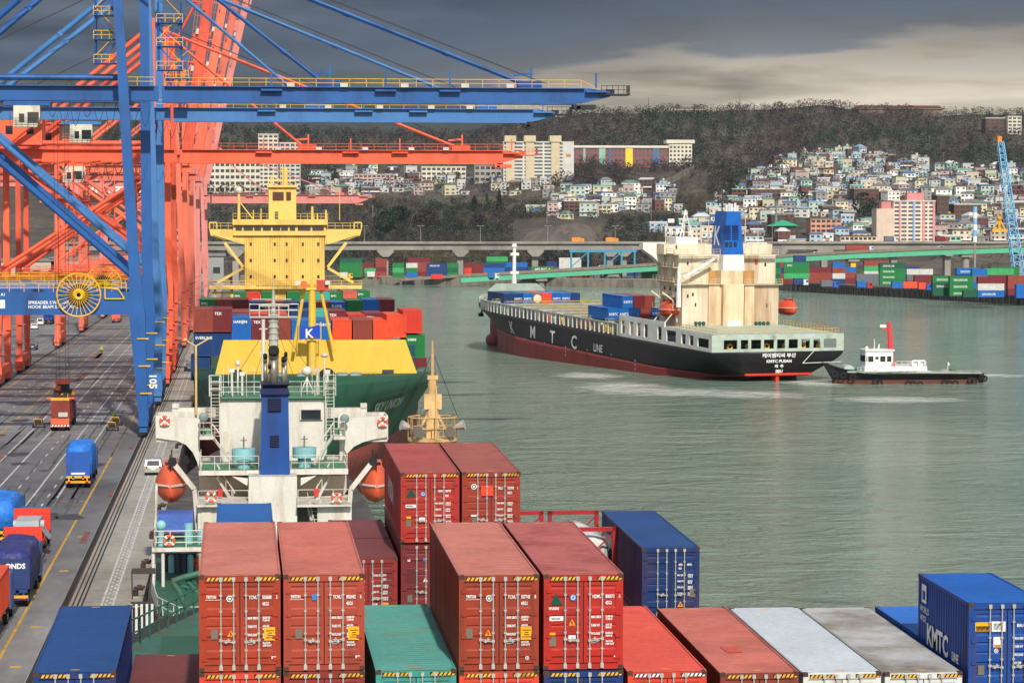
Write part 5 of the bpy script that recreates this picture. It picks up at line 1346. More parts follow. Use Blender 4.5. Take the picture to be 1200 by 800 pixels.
for s_, px, py, sz, sx in (('K',598,389.5,4.0,1.3),('M',621.5,395,4.0,1.25),('T',645,401,4.0,1.35),('C',669.5,407.5,4.2,1.3),('LINE',696,411,2.35,1.15)): hull_text(s_, sz, px, py, sx)
for px, py in ((614,396),(638,400.5),(688,409),(716,414.5)): hull_text('_', 1.5, px, py)
for px, py in ((663,408),(744.5,424)): hull_text('8\n6\n4', .9, px, py, 1, 'draught_mark')
tl = ['케이엠티씨 부산','KMTC PUSAN','제  주','JEJU']
for s_, py, sz in zip(tl, (418.3,424.6,430.4,436.3), (.95,.78,.7,.78)):
    q_ = DP(913, py, -.05); text(s_, sz, (q_.x,-.06,q_.z), (1,0,0), (0,0,1), WHITE, ship, world=False, align='CENTER', bold=.03, sx=1.15)
# mooring deck screen across the stern with its row of openings
MDZ = 9.35
def screen(b, x0, x1, z0, z1, opens, y, th=.25):
    """upright plate in the xz plane at y with rectangular openings (x0, x1, z0, z1)"""
    xs = sorted({x0, x1, *[o[0] for o in opens], *[o[1] for o in opens]}); zs = sorted({z0, z1, *[o[2] for o in opens], *[o[3] for o in opens]})
    for a, d_ in zip(xs, xs[1:]):
        for e, f2 in zip(zs, zs[1:]):
            mx_, mz_ = (a+d_)/2, (e+f2)/2
            if any(o[0] < mx_ < o[1] and o[2] < mz_ < o[3] for o in opens): continue
            b.box(a, y, e, d_, y+th, f2)
ops = []
for x0, x1 in ((848,864),(868,877),(880,892),(895,907),(910.5,920),(924,935),(939,949),(953,961),(965,980)):
    a, d_ = DP(x0,412,.05), DP(x1,400,.05); ops.append((a.x,d_.x,6.5,8.3))
b = MB(); screen(b, -14.4, 14.4, 5.9, MDZ, ops, .02); b.build('stern_screen', DGRY, ship)
b = MB(); b.box(-13.5,.4,MDZ-.18,13.5,27,MDZ); b.build('mooring_deck_roof', DGRY, ship)
b = MB(); b.box(-13.3,.5,5.9,13.3,30,6.0); b.box(-12,14,6,12,14.3,MDZ-.2); b.build('mooring_deck', mat('mooring_deck_grey', c(120,126,118), .7), ship)
for x in (-9.5,-5.5,-1.5,2.5,6.5,10):
    b = MB(); b.tube((x-1,5,6.9),(x+1,5,6.9),.7,10); b.box(x-1.3,4.4,6,x-1,5.6,7.4); b.build('mooring_winch', DKGRN2, ship)
    b = MB(); b.torus((x,2.2,6.8),.5,.2,'y',12,5); b.build('rope_coil', YEL, ship)
b = MB(); b.rail([(-13.4,.2,MDZ),(13.4,.2,MDZ)],1.05,.05,1.6,2,4); b.rail([(13.4,.2,MDZ),(13.4,26,MDZ)],1.05,.05,1.6,2,4); b.rail([(-13.4,.2,MDZ),(-13.4,20,MDZ)],1.05,.05,1.6,2,4); b.build('stern_railing', YEL, ship)
b = MB(); ops = [(y,y+w_,6.6,z1) for y,w_,z1 in ((1.5,5.5,8.4),(9,2.2,8.6),(13,2.2,8.6),(18,5,8.9),(25.5,2.2,9.4),(33,2,9.4),(37,2,9.4),(41,2,9.4),(45.5,2.2,9.4))]
sb = MB(); screen(sb, .3, 24, 5.9, MDZ, [o for o in ops if o[1] < 24], 0); screen(sb, 24, 49, MDZ, 10.4, [], 0); screen(sb, 24, 49, 5.9, MDZ, [o for o in ops if o[0] > 24], 0)
sb.v = [(-14.4+.0+v[1], v[0], v[2]) for v in sb.v]; sb.build('port_screen', DWHT, ship)
# stern house
hy0 = 27.5
def ds(b, x0, y0, x1, y1, ya, yb):
    a, d_ = DP(x0,y1,ya), DP(x1,y0,ya); b.box(a.x, ya, a.z, d_.x, yb, d_.z); return b
def dribs(b, x0, y0, x1, y1, ya, n):
    a, d_ = DP(x0,y1,ya), DP(x1,y0,ya)
    for i in range(1, n): x = a.x+(d_.x-a.x)*i/n; b.box(x-.06, ya-.09, a.z+.05, x+.06, ya-.001, d_.z-.05)
b = MB(); ds(b, 799, 333, 847, 388, hy0, hy0+12); dribs(b, 799, 333, 847, 388, hy0, 10); b.build('house_wing_block', DCRM, ship)
b = MB(); ds(b, 872, 333, 912.5, 388, hy0, hy0+12); dribs(b, 872, 333, 912.5, 388, hy0, 9); b.build('house_wing_block', DCRM, ship)
b = MB(); ds(b, 830, 333, 847, 388, hy0-.5, hy0+3); b.build('casing_recess_panel', DTAN, ship); b = MB(); ds(b, 872, 333, 884, 388, hy0-.5, hy0+3); b.build('casing_recess_panel', DTAN, ship)
b = MB(); ds(b, 847, 333, 872, 388, hy0-1.6, hy0+4); dribs(b, 847, 333, 872, 388, hy0-1.6, 4); b.build('engine_casing', DTAN, ship)
b = MB(); ds(b, 795, 298, 909, 333, hy0+1.2, hy0+12.5); dribs(b, 795, 300, 909, 331, hy0+1.2, 22); b.build('upper_house', DCRM, ship)
for x0, x1 in ((831,845),(871,884)): b = MB(); ds(b, x0, 317, x1, 333, hy0+.9, hy0+1.3); b.build('rust_stained_panel', mat('rust_brown_panel', c(186,140,80), .6, dirt=RUST, damt=.4, dscale=.5, streak=.1), ship)
b = MB(); ds(b, 845, 317, 871, 333.5, hy0-1.4, hy0+4); b.build('casing_top', DTAN, ship)
b = MB(); r0 = []
for py, x0, x1 in ((317.5,847,872.5),(298.5,848,871.5)): a, d_ = DP(x0,py,hy0-1.2), DP(x1,py,hy0-1.2); r0.append([(a.x,hy0-1.2,a.z),(d_.x,hy0-1.2,a.z),(d_.x,hy0+5.6,a.z),(a.x,hy0+5.6,a.z)])
b.loft(r0); b.build('funnel_white_band', DWHT, ship)
b = MB(); r0 = []
for py, x0, x1, k in ((298.4,848,871.5,0),(248,853,869,.5)): a, d_ = DP(x0,py,hy0-1.2), DP(x1,py,hy0-1.2); r0.append([(a.x,hy0-1.2+k,a.z),(d_.x,hy0-1.2+k,a.z),(d_.x,hy0+5.6-k,a.z),(a.x,hy0+5.6-k,a.z)])
b.loft(r0); b.build('funnel', DBLU, ship)
for x0, x1, y0, y1 in ((849.5,856.5,264,282),(858.5,865.5,264,282)):
    b = MB(); n = 7
    for i in range(n): ya = y0+(y1-y0)*i/n; ds(b, x0, ya, x1, ya+1.5, hy0-1.16, hy0-.7)
    b.build('funnel_vent', mat('vent_navy', c(14,44,110), .6), ship)
for x0, x1 in ((850,853.5),(855,858),(860.5,863.5)): b = MB(); ds(b, x0, 283.5, x1, 289, hy0-1.3, hy0-.9); b.build('funnel_window', GLASS, ship)
a = DP(849.5, 270, hy0-1)
text('K', 5.6, (a.x-.55, hy0+3.6, DP(846,287,hy0).z), (0,-1,0), (.05,0,1), WHITE, ship, world=False, bold=.08, sx=.85)
for px, yt in ((851,240),(854,238),(857,239),(861,238),(864,241)): b = MB(); q_ = DP(px,248.5,hy0+1.5); b.tube((q_.x,hy0+1.5,q_.z),(q_.x,hy0+1.3,DP(px,yt,hy0+1.5).z),.28,8); b.build('exhaust_pipe', DWHT, ship)
b = MB(); ds(b, 778, 286, 905, 298, hy0+5, hy0+12); b.build('navigation_bridge', DCRM, ship)
b = MB(); ds(b, 792, 278, 818, 290, hy0+7, hy0+12); b.build('wheelhouse_top', DWHT, ship)
b = MB(); q_ = DS(771, 300, -9.2); b.prism([(-9.2,hy0+9,20.8),(-9.2,hy0+9,26.2),(-14.2,hy0+9,26.2),(-14.2,hy0+9,24.8),(-12,hy0+9,23.4)], (0,2.2,0)); b.build('bridge_wing', DWHT, ship)
b = MB(); b.prism([(9.6,hy0+9,23),(9.6,hy0+9,26.2),(14.2,hy0+9,26.2),(14.2,hy0+9,25)], (0,2.2,0)); b.build('bridge_wing', DWHT, ship)
# side galleries, doors, windows
hx = DP(799,360,hy0).x
for z in (12.6, 15.4, 18.4, 21.4, 24.2):
    b = MB(); b.box(hx-1.6, hy0+1, z-.12, hx-.01, hy0+12, z); b.rail([(hx-1.55,hy0+1.1,z),(hx-1.55,hy0+12,z)],1.0,.05,1.8,2,4); b.build('side_gallery', DCRM, ship)
    for y in (3,6,9): b = MB(); b.box(hx-.04,hy0+y,z+.9,hx+.05,hy0+y+.7,z+1.7); b.build('window', GLASS, ship)
for py, x0, x1 in ((333,790,846),(333,872,917),(298,790,844),(298,873,912)):
    b = MB(); a, d_ = DP(x0,py,hy0-.9), DP(x1,py,hy0-.9); b.box(a.x,hy0-1,a.z-.15,d_.x,hy0-.001,a.z); b.rail([(a.x,hy0-.95,a.z),(d_.x,hy0-.95,a.z)],1.0,.05,1.5,2,4); b.build('house_gallery', DCRM, ship)
for px, py in ((815,357),(899,358),(806,309),(897,310),(806,347),(812,345)): b = MB(); ds(b, px-1, py-2, px+1, py+2, hy0-.05, hy0+.1) if py > 333 else ds(b, px-1, py-2, px+1, py+2, hy0+1.1, hy0+1.3); b.build('window', GLASS, ship)
b = MB(); ds(b, 885, 305, 888, 309.5, hy0+1.0, hy0+1.3); b.build('fire_box', mat('fire_red', c(206,50,40)), ship)
b = MB(); ds(b, 853, 376, 868, 384.5, hy0-1.8, hy0-1.5); b.build('white_patch', DWHT, ship)
for px in (815.5,820,824.5,886,890.5,895,900): b = MB(); q_ = DP(px,381,hy0-1.5); b.tube((q_.x,hy0-1.5,MDZ),(q_.x,hy0-1.5,q_.z+.3),.28,8); b.ball((q_.x,hy0-1.5,q_.z+.4),.42,9,6); b.build('deck_ventilator', DKGRN2, ship)
b = MB(); a = DP(800,332,hy0-3); b.tube((a.x,hy0-1,a.z-5),(a.x,hy0-1,DP(800,313,hy0-1).z),.55,10,.35); e = DP(800,325,hy0-1); f2 = DP(837,303,hy0-1.5); b.bar((e.x,hy0-1.2,e.z),(f2.x,hy0-1.6,f2.z),.45,.5); b.tube((a.x,hy0-1,DP(800,313,hy0-1).z),(f2.x,hy0-1.6,f2.z),.05,4); b.build('stores_crane', DWHT, ship)
for sg in (-1, 1):
    b = MB(); x = hx if sg < 0 else -hx+1
    for y in (hy0+2, hy0+8): b = MB(); b.bar((x+sg*.2,y,10),(x+sg*1.2,y,14.6),.35,.35,(0,1,0)); b.bar((x+sg*1.2,y,14.6),(x+sg*3.6,y,16.2),.3,.3,(0,1,0)); b.bar((x+sg*.2,y,13),(x+sg*3.2,y,9.6),.2,.2,(0,1,0)); b.build('lifeboat_davit', DCRM, ship)
LBO = mat('bright_lifeboat', c(226,84,50), .45, dirt=GRIME, damt=.15)
for px, py, lab in ((784,362,'bright orange lifeboat below the funnel ship gallery, facing the quay side'), (922,360,'bright orange lifeboat on the side of the cream stern house facing the tug')):
    q_ = DP(px, py, hy0+5); w = DW(*q_)
    o = lifeboat(lab, 600, 400, 20, 19, 543, 8.0, 0, TH, LBO); o.location = w; o.scale = (1,1,1)
# masts
b = MB(); q_ = DP(804, 279, hy0+9)
for dx, dy in ((-1.4,0),(1.4,0),(0,1.4)): b.tube((q_.x+dx,hy0+9+dy,q_.z),(q_.x,hy0+9.5,DP(802,246,hy0+9).z),.16,6)
for k in range(5): z = q_.z+k*1.25; e = 1.2*(1-k*.19); b.bar((q_.x-e,hy0+9,z),(q_.x+e,hy0+9,z),.12)
b.build('signal_mast', DWHT, ship)
b = MB(); q_ = DP(846,260,hy0+10); b.tube((q_.x,hy0+10,25),(q_.x,hy0+10,DP(846,205,hy0+10).z),.22,7,.1)
for py in (216,228,238): z = DP(846,py,hy0+10).z; b.bar((q_.x-1.6,hy0+10,z),(q_.x+1.6,hy0+10,z),.14); b.box(q_.x-1.0,hy0+9.7,z,q_.x-.3,hy0+10.3,z+.6); b.box(q_.x+.4,hy0+9.7,z,q_.x+1.2,hy0+10.3,z+.5)
b.build('radar_mast', mat('radar_mast_dark', c(58,56,58), .6), ship)
for px, yt in ((873,252),(888,268),(780,262),(822,270),(830,256)):
    b = MB(); q_ = DP(px,288,hy0+9); b.tube((q_.x,hy0+9,q_.z-1),(q_.x,hy0+9,DP(px,yt,hy0+9).z),.12,6,.06); b.build('aerial', DCRM, ship)
# open cargo deck: hatch covers, lashing posts and catwalks
for i in range(9):
    y = 51+i*11.1; hw = min(12.3, dhw(y+10,6)-1.1); b = MB(); b.box(-hw,y,6,hw,y+9.6,7.9); b.build('hatch_cover', mat('hatch_cover_rusty', c(126,126,114), .65, dirt=RUST, damt=.5, dscale=.4), ship)
    b = MB()
    for yy in (y+.1, y+9.5): b.rail([(-hw,yy,7.9),(hw,yy,7.9)],.9,.07,2.4,1,4)
    b.build('cell_guide_rail', mat('guide_rail_ochre', c(176,150,84), .6, dirt=RUST, damt=.4), ship)
    b = MB(); b.box(-hw,y+9.65,6,hw,y+11.2,8.3); b.build('lashing_bridge', mat('lashing_bridge_grey', c(160,164,150), .6, dirt=RUST, damt=.3), ship)
for i in range(37):
    y = 50.5+i*2.72; x = -dhw(y,6)+.35
    b = MB(); b.bar((x,y,5.8),(x,y,8.3),.42,.3,(0,1,0)); b.build('side_post', DWHT, ship)
b = MB()
for i in range(36): y = 50.5+i*2.72; b.bar((-dhw(y,6)+.35,y,8.35),(-dhw(y+2.72,6)+.35,y+2.72,8.35),.5,.16)
b.build('side_walkway', DGRY, ship)
b = MB()
for i in range(36): y = 50.5+i*2.72; b.rail([(-dhw(y,6)+.3,y,6),(-dhw(y+2.72,6)+.3,y+2.72,6)],1.05,.05,1.4,2,4)
b.build('side_railing', mat('rail_dull_green', c(84,100,84), .6), ship)
q = random.Random(8)
for i in range(26): y = 52+q.random()*88; x = -dhw(y,6)+1.1; b = MB(); b.cbox(x,y,6,.7,q.uniform(.6,1.6),q.uniform(.8,1.9)); b.build('deck_fitting', (YEL, DKGRN2, COV, DGRY)[i%4], ship)
b = MB(); q_ = [(-8.4,155,7.0),(-7.6,155,10.2),(-5.4,155,11.8),(5.4,155,11.8),(7.6,155,10.2),(8.4,155,7.0)]; b.prism(q_, (0,.4,0)); b.build('bow_breakwater', mat('breakwater_grey_green', c(160,176,164), .55, dirt=GRIME, damt=.2, dscale=.2), ship)
b = MB(); b.tube((0,157,7),(0,157,13.5),.9,12,.55); b.tube((0,157,13.5),(0,157,21),.5,10,.42); b.box(-1.1,156.6,14.1,1.1,157.4,14.8); b.box(-1.1,156.6,18.8,1.1,157.4,19.5); b.ball((0,157,21.2),.7,10,6); b.build('foremast', DWHT, ship)
b = MB(); b.rail([(-dhw(y,9.7)+.2,y,sheer(y)) for y in (151.5,157,162,166,169.5,172,174)],1.05,.05,1.5,2,4); b.build('bow_railing', DWHT, ship)
b = MB(); b.tube((-4.4,168,5.0),(-5.0,168,3.6),.25,7); b.box(-5.6,167.2,2.7,-4.6,168.6,3.6); b.build('anchor', BLACK, ship)
GD = 'containers on the departing ship'
def dbox(label, px, py, yl, colr, L=12.19, H=2.59, txt=None):
    q_ = DP(px, py, yl); w = DO+DX*q_.x+DH*q_.y
    return cbox(label, w.x, w.y, q_.z-H, colr, L, H, GD, TH, txt)
for i, colr in enumerate(('navy','navy','blue','grey','orange','blue','blue','navy')):
    x = -8.9+i*2.52; w = DW(x,136,7.7)
    t_ = ('KMTC',.75,(-.95,-.0,1.0),(1,0,0)) if i in (1,2,5,6) else None
    o = cbox('%s container, %s from the port rail in the row near the bow' % (CN[colr], ordw(i)), w.x, w.y, w.z, colr, 12.19, 2.59, GD, TH, t_); o.rotation_euler[0] = DT
    if i == 3:
        b = MB(); b.tube((0,-.02,1.3),(0,-.2,1.3),1.05,22); b.build('tank_end', mat('tank_cream', c(226,206,166), .4), o)
for i, (x, z, colr) in enumerate(((-10.6,7.95,'blue'),(-8.05,7.95,'blue'),(-5.5,7.95,'navy'),(-7.2,10.6,'blue'),(-4.6,10.6,'maroon'),(-2.0,10.6,'brown'),(-2.9,7.95,'brown'),(-.35,7.95,'blue'))):
    z += .45; w = DW(x,62,z)
    o = cbox('%s container %s, %s of the cluster ahead of the cream house' % (CN[colr], 'in the upper tier' if z > 9 else 'on the hatch', ordw(i)), w.x, w.y, w.z, colr, 12.19, 2.59, GD, TH, ('KMTC',.8,(-.95,0,1.0),(1,0,0)) if colr == 'blue' else None); o.rotation_euler[0] = DT
for i in range(3):
    y = (72, 104, 118)[i]; w = DW(-dhw(y,6)+1.2,y,6.02)
    person('person', ('person in orange work clothes on the side deck below the C','deck hand in orange behind the row of white posts near the bow','deck hand in orange by the cargo rail of the black ship')[i], w, 1.8, COV, hat=mat('helmet_yellow', c(230,190,60), .4))

# ---- tug
tg0, tg1 = P(963, 446, 503), P(1149, 446, 503)
tug = thing('tugboat', 'small black tug with white wheelhouse and red mast under the stern', 'tugboat', (tg0.x, 503, 0))
k = (tg1.x-tg0.x)/30.2
TBLK = mat('tug_black', c(30,34,44), .5, dirt=RUST, damt=.3); TRED = mat('tug_red_waterline', c(112,68,54), .6, dirt=c(90,60,50), damt=.5); TW = mat('tug_white', c(236,236,232), .45, dirt=c(190,180,160), damt=.15); TGR = mat('tug_deck_green', c(40,96,76), .6); TRD = mat('tug_mast_red', c(216,50,54), .45)
def tz(py): return P(1050, py, 503).z
def tx(px): return (P(px, 440, 503).x-tg0.x)
for nm, m_, z0f, z1f in (('hull', TBLK, lambda u: .75, lambda u: 1.9+2.3*max(0,1-u/9)**1.6), ('boot_top', TRED, lambda u: -.8, lambda u: .75)):
    b = MB(); rings = []
    for u in (0,.6,1.5,3,5,8,12,18,24,28,29.6,30.2):
        w = 4.6*min(1, (max(u,.02)/8)**.5)*(1 if u < 26 else max(.55, 1-((u-26)/4.6)**2)); z0, z1 = z0f(u), z1f(u); fl = .80
        off = 1.9*(1-min(1,u/8)) if nm == 'boot_top' or True else 0
        rings.append([(u+(1-1)*0+off*(1 if nm == 'boot_top' else .0),-w*(fl if nm == 'boot_top' else 1),z1),(u+off,-w*fl*.9,z0),(u+off,w*fl*.9,z0),(u+off*(1 if nm == 'boot_top' else 0),w*(fl if nm == 'boot_top' else 1),z1)])
    for r_ in rings: r_[:] = [(x*k,y,z) for x,y,z in r_]
    b.loft(rings); b.build(nm, m_, tug)
b = MB(); b.prism([(2*k,-1.8,2.9),(8*k,-4.2,1.95),(29*k,-3.2,1.95),(29*k,3.2,1.95),(8*k,4.2,1.95),(2*k,1.8,2.9)], (0,0,.06)); b.build('deck', TGR, tug)
b = MB(); b.rail([(7*k,-4.4,2.0),(29*k,-3.6,2.0)],.5,.06,2,1,4); b.bar((4*k,-3.6,2.4),(29.4*k,-3.9,2.05),.3,.3); b.build('bulwark', mat('bulwark_grey', c(170,170,160), .6, dirt=GRIME, damt=.3), tug)
def tb(name, m_, x0, y0, x1, y1, ya, yb): a = MB(); a.box(tx(x0), ya, tz(y1), tx(x1), yb, tz(y0)); return a.build(name, m_, tug)
tb('deckhouse', TW, 1009, 428.5, 1082, 442.5, -2.9, 2.9); tb('deckhouse_end', TW, 1082, 434, 1087, 442.5, -2.6, 2.6); tb('wheelhouse', TW, 1011, 410, 1043, 428.5, -2.3, 2.3); tb('wheelhouse_roof', TW, 1010, 408.8, 1044.5, 410.4, -2.6, 2.6)
for x0, x1, y0, y1 in ((1014,1020,416.5,423),(1022.5,1026,417,420),(1028,1034,416.5,423),(1036,1041,416.5,423),(1012.0,1012.9,416,423)): tb('window', GLASS, x0, y0, x1, y1, -2.36, -2.2)
b = MB(); b.box(tx(1011)-.04,-1.9,tz(423),tx(1011)+.05,1.9,tz(416)); b.build('window', GLASS, tug)
for px in (1033.5,1040,1050.5,1059,1068): b = MB(); b.tube((tx(px),-2.95,tz(435)),(tx(px),-2.85,tz(435)),.22,10); b.build('porthole', GLASS, tug)
tb('door', mat('door_cream', c(200,196,186), .5), 1019, 432, 1024, 441, -2.98, -2.88); tb('door', mat('door_cream', c(200,196,186), .5), 1048, 433, 1054, 441, -2.98, -2.88)
b = MB(); b.bar((tx(1044.5),0,tz(428)),(tx(1041.5),0,tz(377)),1.0,1.0,(1,0,0),.55,.55)
for py in (386,394,401,408,417): b.bar((tx(1042.5)-.9,0,tz(py)),(tx(1042.5)+.9,0,tz(py)),.14)
b.bar((tx(1034),0,tz(385.5)),(tx(1043),0,tz(385.5)),.3); mo = b.build('mast', TRD, tug)
b = MB(); b.bar((tx(1031),0,tz(382)),(tx(1038),0,tz(382)),.2,.5); b.build('radar_bar', TW, tug)
b = MB(); b.tube((tx(1024.5),0,tz(409)),(tx(1024.5),0,tz(397)),.1,6,.05); b.tube((tx(1030),.6,tz(409)),(tx(1031),.6,tz(403)),.2,6,.1); b.ball((tx(1015.5),0,tz(407)),.3,8,6); b.build('aerial', TW, tug)
b = MB(); b.rail([(tx(1046),-2.6,tz(428.5)),(tx(1081),-2.6,tz(428.5))],1.0,.05,1.1,2,4); b.rail([(tx(1002),-2.2,tz(438)),(tx(1009),-2.4,tz(438))],1.4,.05,.6,3,4); b.build('railing', TW, tug)
for px in (1069.5, 1077): b = MB(); b.path([(tx(px)-.55,-1.8,tz(428.5)),(tx(px)-.55,-1.8,tz(422)),(tx(px)+.65,-1.8,tz(422)),(tx(px)+.65,-1.8,tz(428.5))],.12,6); b.box(tx(px)-.4,-1.2,tz(428.5),tx(px)+.5,1.2,tz(424)); b.build('exhaust_frame', TW, tug)
b = MB(); b.tube((tx(993),-1.3,tz(433)),(tx(993),1.3,tz(433)),1.05,16); b.box(tx(993)-1.0,-1.6,tz(441),tx(993)+1.0,-1.3,tz(430)); b.box(tx(993)-1.0,1.3,tz(441),tx(993)+1.0,1.6,tz(430)); b.build('towing_winch', mat('winch_pale', c(176,184,182), .5), tug)
b = MB(); b.tube((tx(1107),-1,tz(437)),(tx(1107),1,tz(437)),.75,14); b.build('aft_winch', mat('winch_silver', c(160,164,160), .4, metal=.4), tug)
b = MB(); b.box(tx(1113),-1.3,tz(441),tx(1119),1.3,tz(435)); b.tube((tx(1116),-1,tz(436)),(tx(1116),1,tz(436)),.6,12); b.build('capstan', TGR, tug)
b = MB(); b.tube((tx(1110),0,tz(440)),(tx(1111),0,tz(424)),.05,5); b.add([(tx(1111),0,tz(424)),(tx(1113),.1,tz(426)),(tx(1112.6),.1,tz(429)),(tx(1110.9),0,tz(428))],[(0,1,2,3)]); b.build('ensign_staff', TW, tug)
for px, py in ((975,437),(984,438.5),(994,440),(1019,446),(1024,447),(1057,448),(1063,448.5),(1071,449),(1099,447.5),(1105,448),(1112,448),(1130,445),(1135,446),(1146,442),(1149,443)):
    u = tx(px)/k; w = 4.6*min(1,(max(u,.02)/8)**.5)*(1 if u < 26 else max(.55,1-((u-26)/4.6)**2)); b = MB(); b.torus((tx(px),-w-.12,tz(py)),.5,.2,'y',14,6); b.build('tyre_fender', BLACK, tug)
lifering('orange life ring on the tug rail beside the red mast', 1047.5, 427, 500.2, .9)
a, d_ = P(968,440,503), DO+DX*8+DH*1; b = MB(); b.path([(a.x+3,503,4.2),(a.x-4,506,3.8),(DO.x+8,DO.y+2,6.2)],.07,5); tag(b.build('towing_line', WHITE), 'pale towing line between the tug bow and the black stern', 'rope')
# ================================================================== QUAY CRANES
CB1 = mat('crane_blue', c(28,86,152), .45, var=.12, scale=.2, dirt=c(24,52,96), damt=.45, dscale=.3, streak=.3); CB2 = mat('crane_blue_pale', c(62,116,174), .5, var=.08, scale=.2, dirt=c(50,84,150), damt=.3, dscale=.3, streak=.3)
CO1 = mat('crane_orange', c(234,98,64), .5, var=.1, scale=.2, dirt=c(168,76,56), damt=.45, dscale=.3, streak=.3); CO2 = mat('crane_coral', c(230,110,82), .55, var=.1, scale=.2, dirt=c(176,86,66), damt=.45, dscale=.3, streak=.3); CO3 = mat('crane_red_orange', c(216,84,56), .5, var=.12, scale=.2, dirt=c(140,66,52), damt=.5, dscale=.3, streak=.3); CO4 = mat('crane_dull_coral', c(206,104,82), .55, var=.1, scale=.2, dirt=c(160,84,70), damt=.4, dscale=.3, streak=.3); CPK = mat('crane_faded_pink', c(206,126,118), .6, var=.08, scale=.2, dirt=c(170,100,96), damt=.3, dscale=.3, streak=.3)
CABW = mat('cab_cream', c(206,200,182), .5, dirt=GRIME, damt=.35); CABLE = mat('black_cable', (.02,.02,.022), .6); GREYL = mat('flood_lamp_grey', c(190,190,184), .4)
def crane(name, label, Y, m1, m2, zg, up=None, tip=51.0, frame=9.0, reel=False, trolley=-27.0, yrail=YEL, stays=True, house=None, lean=.055, far_lean=.1, txt=False, tie=True, hinge=-9.8, boomh=1.95, lw=1.0):
    t = thing(name, label, 'crane', (-12, Y, QZ), 0, 'quay cranes along the container berth')
    def B(b, nm, m): return b.build(nm, m, t, world=True)
    zt = zg+24
    for X, lx in ((-12.1, -lean), (-40.2, 0)):
        for fy_ in (-frame, frame):
            y = Y+fy_; top = zt if X > -20 else zg+2; lx_ = lx if fy_ < 0 else lx*far_lean
            b = MB(); xa = lambda z, X=X, lx_=lx_: X+lx_*(z-5)
            b.bar((xa(5.6),y,5.6),(xa(19),y,19),1.15*lw,1.3*lw,(0,1,0),2.0*lw,1.6*lw); b.bar((xa(19),y,19),(xa(24),y,24),2.0*lw,1.6*lw,(0,1,0),1.5*lw,1.6*lw); b.bar((xa(24),y,24),(xa(zg+1),y,zg+1),1.4*lw,1.5*lw,(0,1,0),1.25*lw,1.4*lw)
            if top > zg+2: b.bar((xa(zg+1),y,zg+1),(xa(zt),y,zt),1.2*lw,1.2*lw,(0,1,0))
            B(b, 'leg', m1)
            for z in (9,12.5,16): b = MB(); b.box(xa(z)-.2,y-.95,z,xa(z)+1.3,y+.2,z+.14); B(b, 'leg_step', yrail if X > -20 else m1)
            b = MB(); b.box(X-.6,y-3.2,QZ+1.5,X+.6,y+3.2,QZ+2.3); b.box(X-.5,y-2.9,QZ+.7,X+.5,y-.5,QZ+1.5); b.box(X-.5,y+.5,QZ+.7,X+.5,y+2.9,QZ+1.5); bo = B(b, 'bogie', m1)
            for dy in (-2.4,-1,1,2.4): w = MB(); w.tube((X-.25,y+dy,QZ+.48),(X+.25,y+dy,QZ+.48),.4,10); w.build('wheel', BLACK, bo)
            for ch in bo.children: ch.data.transform(Matrix.Translation(-t.location))
        b = MB(); b.bar((X,Y-frame-1,6.2),(X,Y+frame+1,6.2),1.3,1.4,(0,0,1)); B(b, 'sill_beam', m1)
        b = MB(); b.bar((X+lx*(zg-5),Y-frame,zg+.6),(X+lx*(zg-5),Y+frame,zg+.6),1.2,1.6,(0,0,1)); B(b, 'cross_beam', m1)
    b = MB(); X = -12.1-lean*(zt-5); b.bar((X,Y-frame,zt-1),(X,Y+frame,zt-1),1.1,1.4); b.bar((X,Y-frame,zg+12),(X,Y+frame,zg+12),.7,.9); B(b, 'apex_beam', m1)
    for fy_ in (-frame, frame):
        y = Y+fy_
        b = MB(); b.bar((-12.9,y,20.6),(-40.2,y,20.6),1.5,2.9,(0,0,1)); pb = B(b, 'portal_beam', m1)
        b = MB(); b.rail([(-14.2,y-.8,22.1),(-40,y-.8,22.1)],1.1,.05,1.8,2,4); B(b, 'portal_rail', yrail)
        b = MB(); b.tube((-13.6,y,24.2),(-39.8,y,zg+.4),.42,10); 
        for k in range(1,5): q_ = Vector((-13.6,y,24.2)).lerp(Vector((-39.8,y,zg+.4)),k/5); d_ = (Vector((-39.8,y,zg+.4))-Vector((-13.6,y,24.2))).normalized(); b.tube(q_-d_*.25,q_+d_*.25,.48,10)
        B(b, 'diagonal_brace', m1)
        ap = Vector((-12.1-lean*(zt-5), y, zt-1))
        b = MB(); b.tube(ap, (-39.5,y*.6+Y*.4,zg+2.2), .42, 10); q_ = ap.lerp(Vector((-39.5,y*.6+Y*.4,zg+2.2)),.5); b.tube(q_-Vector((.3,0,-.25)),q_+Vector((.3,0,-.25)),.5,10); B(b, 'backstay', m1)
    # bridge girder over the quay
    b = MB(); b.box(-74,Y-.8,zg,hinge-.5,Y+.8,zg+boomh)
    for X in range(-70, int(hinge)-2, 4): b.box(X,Y-.85,zg+.05,X+.1,Y-.805,zg+boomh-.05)
    gi = B(b, 'girder', m1)
    b = MB(); b.rail([(-74,Y-1.5,zg+boomh),(hinge-1,Y-1.5,zg+boomh)],1.1,.045,2.2,2,4); B(b, 'girder_rail', yrail)
    b = MB(); b.box(-74,Y-1.55,zg+boomh-.12,hinge-1,Y-.8,zg+boomh); B(b, 'girder_walkway', m2)
    if tie:
        b = MB(); b.tube((-14.6,Y-2.2,zg+boomh+1.0),(-74,Y-2.2,zg+boomh+1.0),.42,10); B(b, 'tie_pipe', m1)
    # boom
    up = up or 0
    M = Matrix.Translation((hinge,Y,zg+1)) @ Matrix.Rotation(-R(up),4,'Y') @ Matrix.Translation((-hinge,-Y,-(zg+1)))
    def Bm(b, nm, m): b.xf(M); return B(b, nm, m)
    b = MB(); z0 = zg; z1 = zg+boomh
